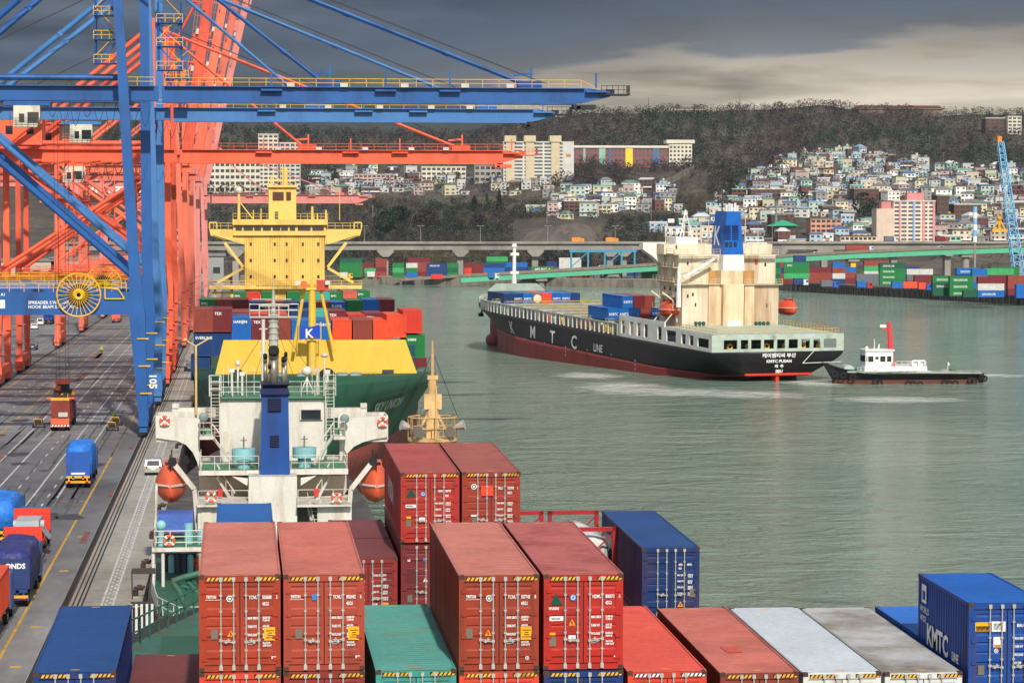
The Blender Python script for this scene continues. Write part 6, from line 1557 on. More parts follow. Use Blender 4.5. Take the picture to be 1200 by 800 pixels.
    b.prism([(hinge,Y-.75,z0),(tip-5.2,Y-.75,z0),(tip-1.5,Y-.75,z0+boomh*.45),(tip-1.5,Y-.75,z0+boomh*.8),(tip-4.5,Y-.75,z1),(hinge,Y-.75,z1)], (0,1.5,0))
    for X in range(int(hinge)+3, int(tip)-6, 4): b.box(X,Y-.80,z0+.05,X+.1,Y-.755,z1-.05)
    Bm(b, 'boom', m2)
    b = MB(); b.box(hinge,Y-.85,z0-.22,tip-6,Y+.85,z0-.002); Bm(b, 'trolley_rail', m1)
    b = MB(); b.rail([(hinge+.4,Y-1.35,z1),(tip-5.5,Y-1.35,z1)],1.05,.045,2.2,2,4); b.tube((tip-5.5,Y-1.35,z1+1.05),(tip-3,Y-1.35,z1-.2),.045,4); Bm(b, 'boom_rail', yrail)
    b = MB(); b.box(hinge+.4,Y-1.4,z1-.12,tip-5,Y-.75,z1-.001); Bm(b, 'boom_walkway', m1)
    b = MB(); b.box(tip-3,Y-1.4,z1-.9,tip+1.1,Y+1.4,z1-.75); b.rail([(tip-2.8,Y-1.35,z1-.75),(tip+1,Y-1.35,z1-.75),(tip+1,Y+1.35,z1-.75)],1.1,.05,.7,2,4); b.box(tip-2,Y-.5,z1-.75,tip-.9,Y+.5,z1-.1); b.box(tip-6.5,Y-1.2,z0-.8,tip-3.5,Y+1.2,z0-.25); b.tube((tip-5.8,Y-1.2,z0-.7),(tip-5.8,Y+1.2,z0-.7),.3,8); Bm(b, 'boom_tip_platform', CABLE if m1 in (CB1, CB2) else m1)
    for X in ((12, 38.7) if stays else ()):
        b = MB(); b.box(X-1.6,Y-.9,z1,X+1.6,Y+.9,z1+.9); b.bar((X+.2,Y-.5,z1+.6),(X+.2,Y-.5,z1+2.7),.28); b.bar((X+.2,Y-.5,z1+1.9),(X-2.2,Y-.5,z1+1.7),.16,.3); Bm(b, 'stay_bracket', m1)
    for X in (4.5, 19.5, 28, 47.5):
        b = MB(); b.bar((X,Y-1.3,z1),(X,Y-1.3,z1+2.0),.22); b.box(X-1.4,Y-1.7,z1-.6,X+1.4,Y-.9,z1-.35); Bm(b, 'boom_hanger', m1)
    for X in (7,14,22,30,36): b = MB(); b.box(X-.5,Y-1.6,z1-.05,X+.5,Y-1.3,z1+.45); Bm(b, 'flood_lamp', GREYL)
    apx = Vector((-11.6-lean*(zt-5)*.8, Y, zt-1.2))
    if stays and not up:
        for X in (12, 38.7):
            for dy in (-1.1, 1.1):
                b = MB(); e = Vector((X-.6,Y+dy*.6,z1+.5)); s_ = apx+Vector((0,dy,0)); b.tube(s_, e, .2, 8)
                for k in (.28,.55,.8): q_ = s_.lerp(e,k); d_ = (e-s_).normalized(); b.tube(q_-d_*.4,q_+d_*.4,.28,8)
                B(b, 'forestay', m2)
        b = MB()
        for dy in (-.6,.6): b.tube(apx+Vector((0,dy,.8)),(tip-10,Y+dy,z1+.6),.05,4); b.tube(apx+Vector((0,dy,.8)),(-55,Y+dy,zg+3),.05,4)
        B(b, 'hoist_wire', CABLE)
    if up:
        for X in (8, 22):
            b = MB()
            for dy in (-.9,.9): e = M @ Vector((X,Y+dy,z1+.3)); b.tube(apx+Vector((0,dy,-3)), e, .2, 7)
            B(b, 'forestay', m2)
    # operator cab and trolley under the girder
    if trolley is not None:
        b = MB(); b.box(trolley-3,Y-2.1,zg-.75,trolley+3,Y+2.1,zg-.25); tr_ = B(b, 'trolley', m1)
        b = MB(); b.prism([(trolley-1.7,Y-2.2,zg-3.5),(trolley+1.3,Y-2.2,zg-3.5),(trolley+1.7,Y-2.2,zg-2.6),(trolley+1.7,Y-2.2,zg-.75),(trolley-1.7,Y-2.2,zg-.75)], (0,2.2,0)); cb_ = B(b, 'operator_cab', CABW)
        b = MB(); b.box(trolley+.1,Y-2.26,zg-3.0,trolley+1.55,Y-2.18,zg-1.6); b.box(trolley-1.0,Y-2.26,zg-2.9,trolley-.3,Y-2.18,zg-1.8); B(b, 'cab_window', GLASS)
        b = MB(); b.rail([(trolley-2.1,Y-2.6,zg-3.5),(trolley+1.7,Y-2.6,zg-3.5)],1.1,.04,.8,2,4); b.tube((trolley-2.1,Y-2.6,zg-.75),(trolley-2.1,Y-2.6,zg-3.5),.05,4); B(b, 'cab_rail', CABLE)
        for i in range(9):
            x0 = trolley+2.5+i*1.5*(1 if trolley < -20 else -1); b = MB(); pts = [(x0+1.5*u/6,Y-1.7,zg-.3-1.9*math.sin(math.pi*u/6)*(1+.3*(i%3))) for u in range(7)]; b.path(pts,.05,4); B(b, 'festoon_cable', CABLE)
    if reel:
        X, z, rr = -20.2, 21.7, 2.75; b = MB(); y = Y-frame-1.3
        b.torus((X,y,z),rr,.1,'y',40,5); b.torus((X,y,z),.5,.28,'y',14,5); b.torus((X,y+.5,z),rr,.08,'y',40,5)
        for k in range(26): an = k*2*math.pi/26; b.tube((X+.4*math.cos(an),y,z+.4*math.sin(an)),(X+rr*math.cos(an),y,z+rr*math.sin(an)),.05,4)
        B(b, 'cable_reel', YEL)
        b = MB(); b.torus((X,y+.25,z),1.1,.28,'y',24,6); B(b, 'reel_cable', CABLE)
        b = MB(); b.bar((-16.9,y+.3,21.2),(-14.4,y+.3,21.2),.12); b.path([(-16.9,y+.3,21.2),(-16.9,y+.3,22.6),(-15.2,y+.3,22.4),(-14.5,y+.3,21.3)],.09,5); B(b, 'reel_bracket', YEL)
    if house:
        b = MB(); b.box(-44,Y-4,zg+boomh+.6,-33,Y+4,zg+boomh+5.4); B(b, 'machinery_house', m2)
        b = MB(); b.box(-44.4,Y-4.4,zg+boomh+5.4,-32.6,Y+4.4,zg+boomh+5.7); B(b, 'machinery_roof', m1)
        b = MB(); b.rail([(-44,Y-4.3,zg+boomh+5.7),(-33,Y-4.3,zg+boomh+5.7)],1.1,.06,1.5,2,4); B(b, 'roof_rail', m1)
        for X in (-42,-38.5,-35): b = MB(); b.box(X-.6,Y-4.06,zg+boomh+2.4,X+.6,Y-3.98,zg+boomh+3.8); B(b, 'window', GLASS)
        for X, dx in ((-30,-1),(-17,1)):
            b = MB(); z = 22.5
            for sx in (0, 2.6): b.tube((X+sx,Y-frame-.9,20.6),(X+sx,Y-frame-.9,zg),.13,5)
            while z < zg-3: b.bar((X,Y-frame-.9,z),(X+2.6,Y-frame-.9,z+3),.1,.18); b.box(X-.3,Y-frame-1.5,z-.05,X+2.9,Y-frame-.5,z+.05); b.rail([(X-.3,Y-frame-1.5,z),(X+2.9,Y-frame-1.5,z)],1.0,.05,1.5,2,4); z += 3.2
            B(b, 'access_stair', m1)
        for k in range(5):
            X = -36+k*5; b = MB(); b.tube((X,Y-frame,zg-.5),(X+2.5,Y-1,zg+.2),.18,6); B(b, 'lateral_brace', m1)
        for fy_ in (-frame, frame): b = MB(); b.tube((-40.2,Y+fy_,23),(-13.3,Y+fy_,zg-1),.36,8); B(b, 'counter_brace', m1)
    if txt: 
        y = Y-frame-.78
        text('SPREADER S.W.L : 50LT\nHOOK BEAM S.W.L : 70MT', .55, (-26.6,y,20.55), (1,0,0), (0,0,1), WHITE, pb if False else t, bold=.01)
        text('P1  SILO 050  A1', .5, (-33,y,21.6), (1,0,0), (0,0,1), WHITE, t, bold=.01)
        b = MB(); b.box(-30.5,y-.03,20.0,-29.5,y-.01,21.1); B(b, 'sign_plate', STW)
        text('105', 1.3, (-11.1-lean*4,y-.12,11.6), (0,0,-1), (1,0,0), WHITE, t, bold=.04)
    return t
def access_tower(Y, X, m, z0, z1, t, dx=-1):
    """zigzag access stairs hung on a mast leg"""
    b = MB()
    for sx in (0, dx*3.0):
        for dy in (-1,1): b.tube((X+sx,Y+dy,z0),(X+sx,Y+dy,z1),.12,5)
    z = z0; k = 0
    while z < z1-2: b.bar((X,Y-1,z),(X+dx*3,Y-1,z),.1,.16); b.bar((X if k%2 else X+dx*3,Y-1,z),(X+dx*3 if k%2 else X,Y-1,z+3.1),.12,.2); b.box(min(X,X+dx*3)-.2,Y-1.6,z-.06,max(X,X+dx*3)+.2,Y+1,z); z += 3.1; k += 1
    b.build('access_stair', m, t, world=True)
    b = MB(); z = z0; k = 0
    while z < z1-2:
        b.rail([(X-.2,Y-1.6,z),(X+dx*3.2,Y-1.6,z)],1.1,.05,1,2,4); a = Vector((X if k%2 else X+dx*3,Y-1.2,z+1)); e = Vector((X+dx*3 if k%2 else X,Y-1.2,z+4.1)); b.tube(a,e,.05,4); z += 3.1; k += 1
    b.build('stair_rail', YEL, t, world=True)
c1 = crane('quay_crane', 'blue quay crane with its longest boom reaching out and yellow cable reel', 348, CB1, CB1, 46.85, reel=True, txt=True, trolley=-27.2)
access_tower(345, -15.2, CB1, 51.5, 62, c1); access_tower(350, -10.3, CB1, 51, 60, c1, 1)
c2 = crane('quay_crane', 'paler blue quay crane just behind the one with the longest boom', 409, CB2, CB2, 46.85, trolley=-23.8, reel=True, lean=.022)
access_tower(406, -10.6, CB2, 50, 58, c2, 1)
crane('quay_crane', 'orange quay crane with lowered boom pointing over the yellow house', 456, CO1, CO1, 41.6, lw=.8, trolley=-28, yrail=CO1, lean=.03, boomh=2.2, house=True)
crane('quay_crane', 'orange quay crane with raised boom next behind the lowered orange boom', 499, CO3, CO3, 42.5, lw=.72, up=82, yrail=CO1, lean=.03, boomh=1.7, house=True, trolley=-30)
crane('quay_crane', 'coral quay crane with raised boom, second of the raised ones', 603, CO2, CO2, 43, lw=.85, up=80.3, yrail=CO2, lean=.03, boomh=1.7, house=True, trolley=None)
crane('quay_crane', 'coral quay crane with raised boom, third of the raised ones', 693, CO4, CO4, 43, lw=.85, up=78.6, yrail=CO2, lean=.03, boomh=1.7, trolley=None)
crane('quay_crane', 'faded pink quay crane with raised boom behind the coral ones', 800, CPK, CPK, 43, up=77.2, yrail=CPK, lean=.03, boomh=1.8, trolley=None)
pk = crane('quay_crane', 'faded pink quay crane with lowered boom behind the yellow tower', 1000, CPK, CPK, 40.2, yrail=CPK, lean=.03, boomh=3.0, trolley=None)
b = MB(); b.box(-62,988,42.8,-38,1004,49.4); b.build('machinery_house', CPK, pk, world=True)
text('바다로 세계로', 5.2, (-56,987.9,44.2), (1,0,0), (0,0,1), WHITE, pk, bold=.12)
# ================================================================== QUAY TRAFFIC
TYRE = BLACK; RIM = mat('wheel_rim_grey', c(120,118,112), .5); CHAS = mat('trailer_yellow', c(226,164,40), .55, dirt=GRIME, damt=.4); CHASR = mat('trailer_dark', c(48,48,54), .6); LAMPR = mat('tail_lamp_red', c(170,24,20), .3)
def wheel(par, x, y, z, r=.5, w=.3):
    b = MB(); b.tube((x-w/2,y,z),(x+w/2,y,z),r,16); b.build('wheel', TYRE, par)
    b = MB(); b.tube((x-w/2-.01,y,z),(x+w/2+.01,y,z),r*.5,12); b.build('rim', RIM, par)
def trailer(label, px, py, L=12.5, frame=CHAS, cab=c(60,90,150), name='truck', cabm=None):
    o = PZ(px, py, QZ); t = thing(name, label, 'truck', (o.x, o.y, QZ))
    b = MB()
    for sx in (-.5,.5): b.box(sx-.1,0,.95,sx+.1,L,1.25)
    for y in (0,3,6,9,L-.2): b.box(-1.2,y,1.05,1.2,y+.2,1.28)
    b.box(-1.25,-.12,.55,1.25,0,.78); b.box(-1.0,-.06,.78,-.85,.05,1.1); b.box(.85,-.06,.78,1.0,.05,1.1); b.build('chassis', frame, t)
    for sx in (-1.05,.75): b = MB(); b.box(sx,-.16,.58,sx+.3,-.121,.74); b.build('tail_lamp', LAMPR, t)
    for y in (1.0, 2.3):
        for sx in (-1.05,-.72,.72,1.05): wheel(t, sx, y, .5)
    for sx in (-1.0,1.0): wheel(t, sx, L-1, .5); wheel(t, sx, L+2.6, .5)
    b = MB(); b.prism([(-1.2,L+1.2,.7),(-1.2,L+3.4,.7),(-1.2,L+3.4,2.0),(-1.2,L+3.1,3.1),(-1.2,L+1.2,3.1)],(2.4,0,0)); b.build('cab', cabm or mat('truck_cab_blue', c(50,84,150), .4), t)
    b = MB(); b.box(-1.0,L+1.17,1.9,1.0,L+1.199,2.8); b.build('window', GLASS, t)
    return t
TARPB = mat('bright_blue_tarpaulin', c(40,120,214), .55, var=.25, scale=1.4, bump=.25, bscale=2.2); TARPD = mat('dark_blue_tarpaulin', c(44,48,112), .5, var=.25, scale=1.4, bump=.25, bscale=2)
def tarp_load(label, px, py, W_, L, H, m, z=1.3, seed=1, lab_cat='wrapped load', yoff=.2):
    o = PZ(px, py, QZ); q = random.Random(seed); b = MB(); rings = []
    for i in range(11):
        u = i/10; kk = .94 if i in (0,10) else 1+.05*math.sin(u*17+seed); ring = []
        for j in range(17):
            a = math.pi*j/16; x = -math.cos(a); zz = math.sin(a)
            x = math.copysign(abs(x)**.35, x); zz = zz**.4 if zz > 0 else 0
            ring.append((W_/2*x*kk*(1+.05*q.uniform(-1,1)), u*L, max(0,H*zz*kk*(1+.05*q.uniform(-1,1)))))
        rings.append(ring)
    b.loft(rings); t = b.build('tarpaulin_load', m, None, True); t.location = (o.x, o.y+yoff, QZ+z)
    return tag(t, label, lab_cat)
t1 = trailer('yellow trailer truck carrying the bright blue wrapped load', 91.5, 572)
tarp_load('bright blue tarpaulin covered load standing on a yellow trailer', 92.0, 572, 2.75, 9.0, 3.1, TARPB, 1.3, 3, yoff=.9)
b = MB(); b.box(-1.22,.05,1.3,1.22,.5,3.7); e = b.build('end_board', mat('truck_end_blue', c(30,86,170), .5, dirt=GRIME, damt=.3), t1)
b = MB(); b.box(-.7,-.02,1.42,.7,.04,1.62); b.build('number_board', STW, t1)
t2 = trailer('orange trailer truck with a red container under a hoisting spreader', 70.5, 505, 12.5, CO1)
b = MB(); b.box(-1.2,-.3,.9,1.2,-.13,1.7); b.build('rear_guard', CO1, t2)
b = MB()
for k_ in range(6): x = -1.1+k_*.4; b.add([(x,-.33,.62),(x+.2,-.33,.62),(x+.3,-.33,.86),(x+.1,-.33,.86)],[(0,1,2,3)])
b.build('hazard_stripe', WHITE, t2)
b = MB(); b.box(-.2,-.33,1.9,1.0,-.31,2.5); b.build('sign_board', GREYL, t2)
o = PZ(70.5, 505, QZ); cbox('red brown container on the orange trailer under the spreader', o.x, o.y+.2, QZ+1.3, 'brown', 12.19, 2.59)
o = Vector((o.x, o.y+.2, QZ+1.3+2.6))
t = thing('container_spreader', 'yellow and black lifting spreader hanging on ropes above the red container', 'spreader', o)
b = MB(); b.box(-1.2,.0,.12,1.2,.35,.5); b.box(-1.2,11.8,.12,1.2,12.2,.5); b.box(-.9,2,.35,-.5,10,.8); b.box(.5,2,.35,.9,10,.8); b.build('beam', CHAS, t)
b = MB(); b.box(-1.1,4.5,.8,1.1,7.7,1.2); b.box(-.8,5,1.2,.8,7.2,2.0); b.box(-.9,.2,.5,-.4,1.0,1.1); b.box(.4,.2,.5,.9,1.0,1.1); b.build('headblock', CABLE, t)
b = MB(); b.box(-.95,4.9,2.0,.95,6,2.6); b.box(-.9,4.4,1.2,-.2,4.49,1.8); b.box(-1.7,.1,.3,-1.2,.3,.55); b.box(1.2,.1,.3,1.9,.3,.55); b.build('flipper', CO1, t)
for sx in (-.8,-.4,.4,.8): b = MB(); b.tube((sx,5.6,2.6),(sx*1.2,5.6,38),.035,4); b.build('hoist_rope', CABLE, t)
t3 = trailer('red flatbed trailer with high end boards loaded with grey machine parts', 27, 660, 11, mat('trailer_red', c(196,54,36), .5, dirt=GRIME, damt=.3))
RB = mat('board_red', c(214,58,38), .5, dirt=GRIME, damt=.2); b = MB(); b.box(-1.5,.3,1.3,1.5,.45,2.9); b.build('end_board', RB, t3); b = MB(); b.box(-1.5,9.6,1.3,1.5,9.8,3.4); b.build('end_board', RB, t3); b = MB(); b.box(1.42,.45,1.3,1.5,9.6,1.7); b.build('side_board', RB, t3)
o = t3.location; t = thing('machine_part', 'grey steel machine part lying between red end boards of a flatbed', 'machine part', (o.x, o.y+3, QZ+1.32)); GM = mat('machine_grey', c(140,150,158), .5, dirt=GRIME, damt=.3)
b = MB(); b.box(-1.1,0,0,1.1,5,1.1); b.build('housing', GM, t); b = MB(); b.box(-.9,.5,1.1,1.0,4.4,1.7); b.tube((-1.2,2.5,1.2),(1.3,2.5,1.2),.35,12); b.build('cover', mat('machine_light', c(170,178,182), .5), t)
b = MB(); b.prism([(1.1,1,1.0),(1.1,3.8,1.0),(1.75,3.6,.1),(1.75,1.2,.1)],(.05,0,.02)); b.build('chute', GM, t)
t4 = trailer('dark blue trailer truck with ONDS lettering and wrapped load', 12, 712, 11, mat('trailer_blue', c(40,58,120), .5, dirt=GRIME, damt=.3))
NB = mat('board_navy', c(38,56,104), .5, dirt=GRIME, damt=.25); b = MB(); b.box(-1.35,.2,1.3,1.35,.4,3.4); e = b.build('end_board', NB, t4); text('ONDS', .5, (-.35,.18,2.75), (1,0,0), (0,0,1), WHITE, e, world=False, bold=.02)
b = MB(); b.box(-1.25,-.2,.7,1.25,-.125,.9); b.build('bumper', CHAS, t4)
tarp_load('dark blue tarpaulin covered load on the lettered blue trailer', 12, 712, 2.8, 9, 2.7, TARPD, 1.3, 5, yoff=.6)
t5 = trailer('trailer with bright blue covered load at the edge of the apron', -2, 640, 10, CHAS)
tarp_load('bright blue covered load cut off at the picture edge behind a flatbed', -1.5, 640, 2.7, 9, 2.6, TARPB, 1.3, 9, yoff=.3)
t6 = trailer('orange container trailer showing only its corner behind the wheels', -31, 763, 12.5, CHAS); o = t6.location
cbox('rust orange container on the trailer cut off by the picture edge', o.x, o.y+.1, QZ+1.3, 'orange', 12.19, 2.59)
def car(label, px, py, m, L=4.7, W_=1.8, H=1.75, name='van', cat='van', z=QZ+.03, rz=0, grp=None):
    o = PZ(px, py, z); t = thing(name, label, cat, o, rz, grp)
    b = MB(); rings = []
    for x, zz in ((-1,.35),(-1.02,.62),(-.98,.95),(-.8,H),(.8,H),(.98,.95),(1.02,.62),(1,.35)):
        pass
    prof = [(0,.32),(.02,.8),(.06,1.0),(.28,H-.06),(.6,H),(L*.62,H),(L*.8,1.05),(L-.08,.88),(L,.5),(L-.05,.32)]
    for xs, k_ in ((-W_/2,1),(W_/2,1)): rings.append([(xs*(.86 if zz > 1.02 else 1), y, zz) for y, zz in prof])
    b.loft(rings); b.build('body', m, t)
    b = MB(); b.add([(-W_*.38,.075,1.06),(W_*.38,.075,1.06),(W_*.36,.255,H-.14),(-W_*.36,.255,H-.14)],[(0,1,2,3)]); b.v = [(x,y-.03,zz) for x,y,zz in b.v]; b.build('rear_window', GLASS, t)
    for sg in (-1,1):
        b = MB(); x = sg*(W_*.5+.004); b.add([(x,.5,1.02),(x,L*.76,1.02),(x*.872,L*.63,H-.12),(x*.872,.55,H-.12)],[(0,1,2,3)] if sg > 0 else [(3,2,1,0)]); b.v = [(q_[0]+sg*.012,q_[1],q_[2]) for q_ in b.v]; b.build('side_window', GLASS, t)
        b = MB(); b.box(sg*W_*.4-.12,-.02,.8,sg*W_*.4+.12,.05,1.0); b.build('tail_lamp', LAMPR, t)
        for y in (.85, L-.9): wheel(t, sg*(W_/2-.12), y, .33, .33, .22)
    b = MB(); b.box(-.26,-.01,.62,.26,.015,.76); b.build('number_plate', WHITE, t)
    b = MB(); b.box(-W_*.47,-.06,.36,W_*.47,.0,.56); b.build('bumper', m, t)
    return t
SILV = mat('car_silver', c(176,178,170), .3, metal=.5, var=.04); CARD = mat('car_dark', c(52,60,74), .3, metal=.4, var=.04); CARW = mat('car_white', (.7,.7,.69), .3, var=.03); CARB = mat('car_blue', c(40,80,160), .35)
car('silver people carrier parked on the quayside walkway near the lifeboat', 179.5, 557, SILV)
car('dark blue estate car parked beside the green hull on the quay', 221.5, 435, CARD)
car('white car parked on the apron beyond the orange crane legs', 40, 386, CARW, H=1.5, name='car', cat='car')
car('white van next to the white car beyond the orange crane legs', 47, 381, CARW, H=1.9)
car('dark pickup beside the orange crane feet on the apron', 38, 410, CARD, H=1.6, name='car', cat='car')
t = trailer('blue lorry parked between orange crane legs across the apron', 56, 380, 7, CHASR); b = MB(); b.box(-1.2,.2,1.3,1.2,6.5,3.4); b.build('cargo_box', mat('lorry_blue', c(44,84,170), .5), t)
t = trailer('orange yard truck driving under the blue portal beam', 136, 378, 7, CO1); b = MB(); b.box(-1.2,.2,1.3,1.2,5,2.9); b.build('cargo_box', CO1, t)
p = PZ(133, 497, QZ); person('person', 'docker in yellow vest standing by the yellow trestle', (p.x,p.y,QZ), 1.8, DARKT, DARKT, HIVIS, hat=mat('helmet_yellow', c(230,190,60), .4))
p = PZ(119, 415, QZ); person('person', 'worker in bright yellow jacket walking across the open apron', (p.x,p.y,QZ), 1.85, HIVIS, DARKT, HIVIS, hat=mat('helmet_white', (.7,.7,.68), .4), step=.25)
t = thing('trestle', 'yellow steel trestle with grey top beside the blue crane foot', 'trestle', PZ(142,495,QZ)); b = MB(); b.box(-1.0,-.4,1.0,1.0,.4,1.2); b.build('top', GALV, t)
for x in (-.9,.9):
    b = MB(); b.bar((x,-.35,0),(x,-.35,1),.12); b.bar((x,.35,0),(x,.35,1),.12); b.bar((x,-.35,.5),(x,.35,.5),.1); b.build('leg', YEL, t)
def handcart(label, px, py):
    t = thing('hand_cart', label, 'cart', PZ(px,py,QZ)); b = MB(); b.box(-.7,0,.35,.7,1.6,.5); b.box(-.6,.2,.5,.5,1.3,1.0); b.build('bed', mat('cart_dark', c(56,46,42), .7, dirt=RUST, damt=.4), t); b = MB(); b.path([(-.5,0,.5),(-.6,-.5,1.2),(.4,-.5,1.2),(.5,0,.5)],.05,5); b.build('handle', YEL, t)
    for x in (-.75,.75): wheel(t, x, .35, .25, .25, .12); wheel(t, x, 1.3, .25, .25, .12)
for a in (('dark hand cart with loose gear near the trestle',131.5,505), ('second dark hand cart, between the trestle and the worker',136,499), ('low dark trolley alone on the asphalt near the red container truck',45,501)): handcart(*a)
# ================================================================== FAR SHORE: viaducts, container yard, town
VCON = mat('viaduct_concrete', c(142,138,130), .85, var=.15, scale=.06, dirt=c(84,80,74), damt=.45, dscale=.08, streak=.5); VDK = mat('viaduct_dark_underside', c(92,90,88), .9, var=.15, scale=.06); VGRN = mat('girder_green', c(82,172,134), .5, var=.08, scale=.05, dirt=c(70,120,98), damt=.3, dscale=.1); BARR = mat('barrier_concrete', c(128,118,104), .85, var=.15, scale=.1, dirt=GRIME, damt=.3)
VY = 1440.0
via = thing('viaduct', 'long grey concrete highway viaduct crossing behind the harbour', 'viaduct', P(800, 330, VY)); 
vz = P(600, 283.0, VY).z
a, d_ = P(60,283,VY), P(1260,283,VY)
b = MB(); b.box(a.x,VY-.3,vz-1.3,d_.x,VY,vz); b.build('parapet', VCON, via, world=True)
b = MB(); b.box(a.x,VY+.01,vz-1.6,d_.x,VY+14,vz-1.0); b.build('road_deck', VDK, via, world=True)
b = MB(); b.box(a.x,VY+1.2,vz-4.6,d_.x,VY+1.8,vz-1.6); b.box(a.x,VY+5,vz-4.4,d_.x,VY+9,vz-1.6); b.build('girder', VCON, via, world=True)
for px in list(range(188, 720, 88))+[732, 826, 914, 968, 1050, 1113, 1200]:
    x = P(px,300,VY).x; b = MB(); b.box(x-1.7,VY+4,0,x+1.7,VY+9,vz-8.4); b.prism([(x-1.7,VY+1,vz-8.4),(x+1.7,VY+1,vz-8.4),(x+4.6,VY+1,vz-5.6),(x+4.6,VY+1,vz-4.62),(x-4.6,VY+1,vz-4.62),(x-4.6,VY+1,vz-5.6)],(0,10,0)); b.build('pier', VCON, via, world=True)
RY = 1372.0
ramp = thing('ramp_bridge', 'green steel girder ramp rising across the far container yard', 'bridge', P(800,330,RY))
RP = [(470,329.5),(540,325),(655,318.5),(770,311.5),(840,306.6),(909,302),(1000,297),(1095,293),(1190,290),(1290,288)]
pts = [P(px,py,RY) for px, py in RP]
gr = MB(); dk = MB(); br = MB()
for e, f2 in zip(pts, pts[1:]):
    if e.x > P(520,325,RY).x: gr.bar((e.x,RY,e.z-1.35),(f2.x,RY,f2.z-1.35),.5,2.7)
    dk.prism([(e.x,RY-.6,e.z+.02),(f2.x,RY-.6,f2.z+.02),(f2.x,RY-.6,f2.z+.4),(e.x,RY-.6,e.z+.4)],(0,10,0)); br.prism([(e.x,RY-.8,e.z+.1),(f2.x,RY-.8,f2.z+.1),(f2.x,RY-.8,f2.z+1.6),(e.x,RY-.8,e.z+1.6)],(0,.19,0))
gr.build('girder', VGRN, ramp, world=True); dk.build('road_deck', VDK, ramp, world=True); br.build('barrier', BARR, ramp, world=True)
for px in (635,719,1001,1134): x = P(px,310,RY).x; z = interp(px, RP); zt = P(px,z,RY).z-2.7; b = MB(); b.tube((x,RY+4,0),(x,RY+4,zt-1.6),1.9,12); b.box(x-3,RY+.6,zt-1.6,x+3,RY+8,zt-.01); b.build('pier', VCON, ramp, world=True)
b = MB(); x = P(1001,310,RY).x; b.box(x-1.4,RY+1.9,6.5,x+1.4,RY+2.0,14); b.build('height_sign', YEL, ramp, world=True)
LAMPG = mat('lamp_post_grey', c(150,152,150), .5)
def lamp(px, label, grp='street lamps on the grey viaduct', Y=VY+6, h=9.5, zb=None):
    x = P(px,280,Y).x; z = zb if zb is not None else vz-1; t = thing('street_lamp', label, 'lamp', (x,Y,z), 0, grp)
    b = MB(); b.tube((0,0,0),(0,0,h),.16,6,.1); b.build('pole', LAMPG, t)
    for sg in (-1,1): b = MB(); b.bar((0,0,h),(sg*2.2,0,h+.2),.14); b.box(sg*1.3-.5 if sg>0 else -1.8,-.2,h+.1,sg*1.3+.5 if sg>0 else -.8,.2,h+.35); b.build('lamp_arm', LAMPG, t)
for i, px in enumerate((427,493,563,642,721,905,1060,1150)): lamp(px, 'double armed grey street lamp, %s along the viaduct from the yellow ship' % ordw(i))
# road traffic
def far_truck(label, px, Y, z, colr, cabm, L=12.2):
    x = P(px,300,Y).x; t = thing('lorry', label, 'lorry', (x,Y,z)); b = MB(); b.box(0,-1.2,1.2,L,1.2,3.9); b.build('cargo_box', FBM[colr], t); b = MB(); b.box(L+.4,-1.15,.8,L+2.6,1.15,3.3); b.build('cab', cabm, t); b = MB(); b.box(L+1.6,-1.17,2.0,L+2.5,-1.15,2.9); b.build('window', GLASS, t); b = MB(); b.box(0,-1.0,.8,L+2,1.0,1.2); b.build('chassis', CHASR, t)
    for xx in (1,2.3,L-1.5,L+1.6): b = MB(); b.tube((xx,-1.2,.5),(xx,1.2,.5),.5,8); b.build('wheel', BLACK, t)
CABS = [mat('lorry_cab_pale', c(190,206,216), .4), mat('lorry_cab_blue', c(36,92,186), .4), mat('lorry_cab_red', c(176,40,44), .4), mat('lorry_cab_yellow', c(226,170,40), .4)]
rz_ = lambda px: P(px, interp(px, RP), RY).z+.4
far_truck('lorry with red brown container on the green ramp bridge', 991, RY+2.5, rz_(1008), 'brown', CABS[0]); far_truck('lorry with green container lettered HEUNG-A under the grey viaduct', 622, RY+14, 6.5, 'green', CABS[1])
lt = [o for o in bpy.data.objects if 'HEUNG-A' in o.get('label','')][0]
text('HEUNG-A', 1.9, (2,-1.23,1.8), (1,0,0), (0,0,1), WHITE, lt, world=False, bold=.03)
for i, (px, m_, lab) in enumerate(((952,CARW,'white car climbing the green ramp bridge'),(1098,CARW,'white car on the upper end of the green ramp bridge'),(700,CARW,'white car near the middle of the green ramp bridge'),(1185,CARW,'pale van high on the ramp beside the light blue crane'))):
    t = thing('car', lab, 'car', (P(px,300,RY+2.5).x,RY+2.5,rz_(px)), R(-90)); b = MB(); W_=1.8; prof = [(0,.3),(.02,.8),(.5,.95),(1.1,1.5),(3.0,1.5),(3.8,.95),(4.5,.8),(4.5,.3)]; b.loft([[(-W_/2,y,z*1.2) for y,z in prof],[(W_/2,y,z*1.2) for y,z in prof]]); b.build('body', m_, t)
    b = MB(); b.prism([(W_/2+.01,1.0,1.2),(W_/2+.01,3.2,1.2),(W_/2+.01,2.9,1.65),(W_/2+.01,1.3,1.65)],(.02,0,0)); b.build('window', GLASS, t)
for px, lab in ((676,'orange road work lorry on the viaduct above the rock face'),(716,'second orange road work lorry on the viaduct, nearer the black ship')): t = thing('lorry', lab, 'lorry', (P(px,283,VY+4).x-3,VY+4,vz-1)); b = MB(); b.box(0,-1.2,.8,5,1.2,3.2); b.build('cargo_box', mat('road_work_orange', c(236,140,40), .5), t); b = MB(); b.box(5.2,-1.1,.6,7,1.1,2.8); b.build('cab', mat('road_work_orange', c(236,140,40), .5), t)
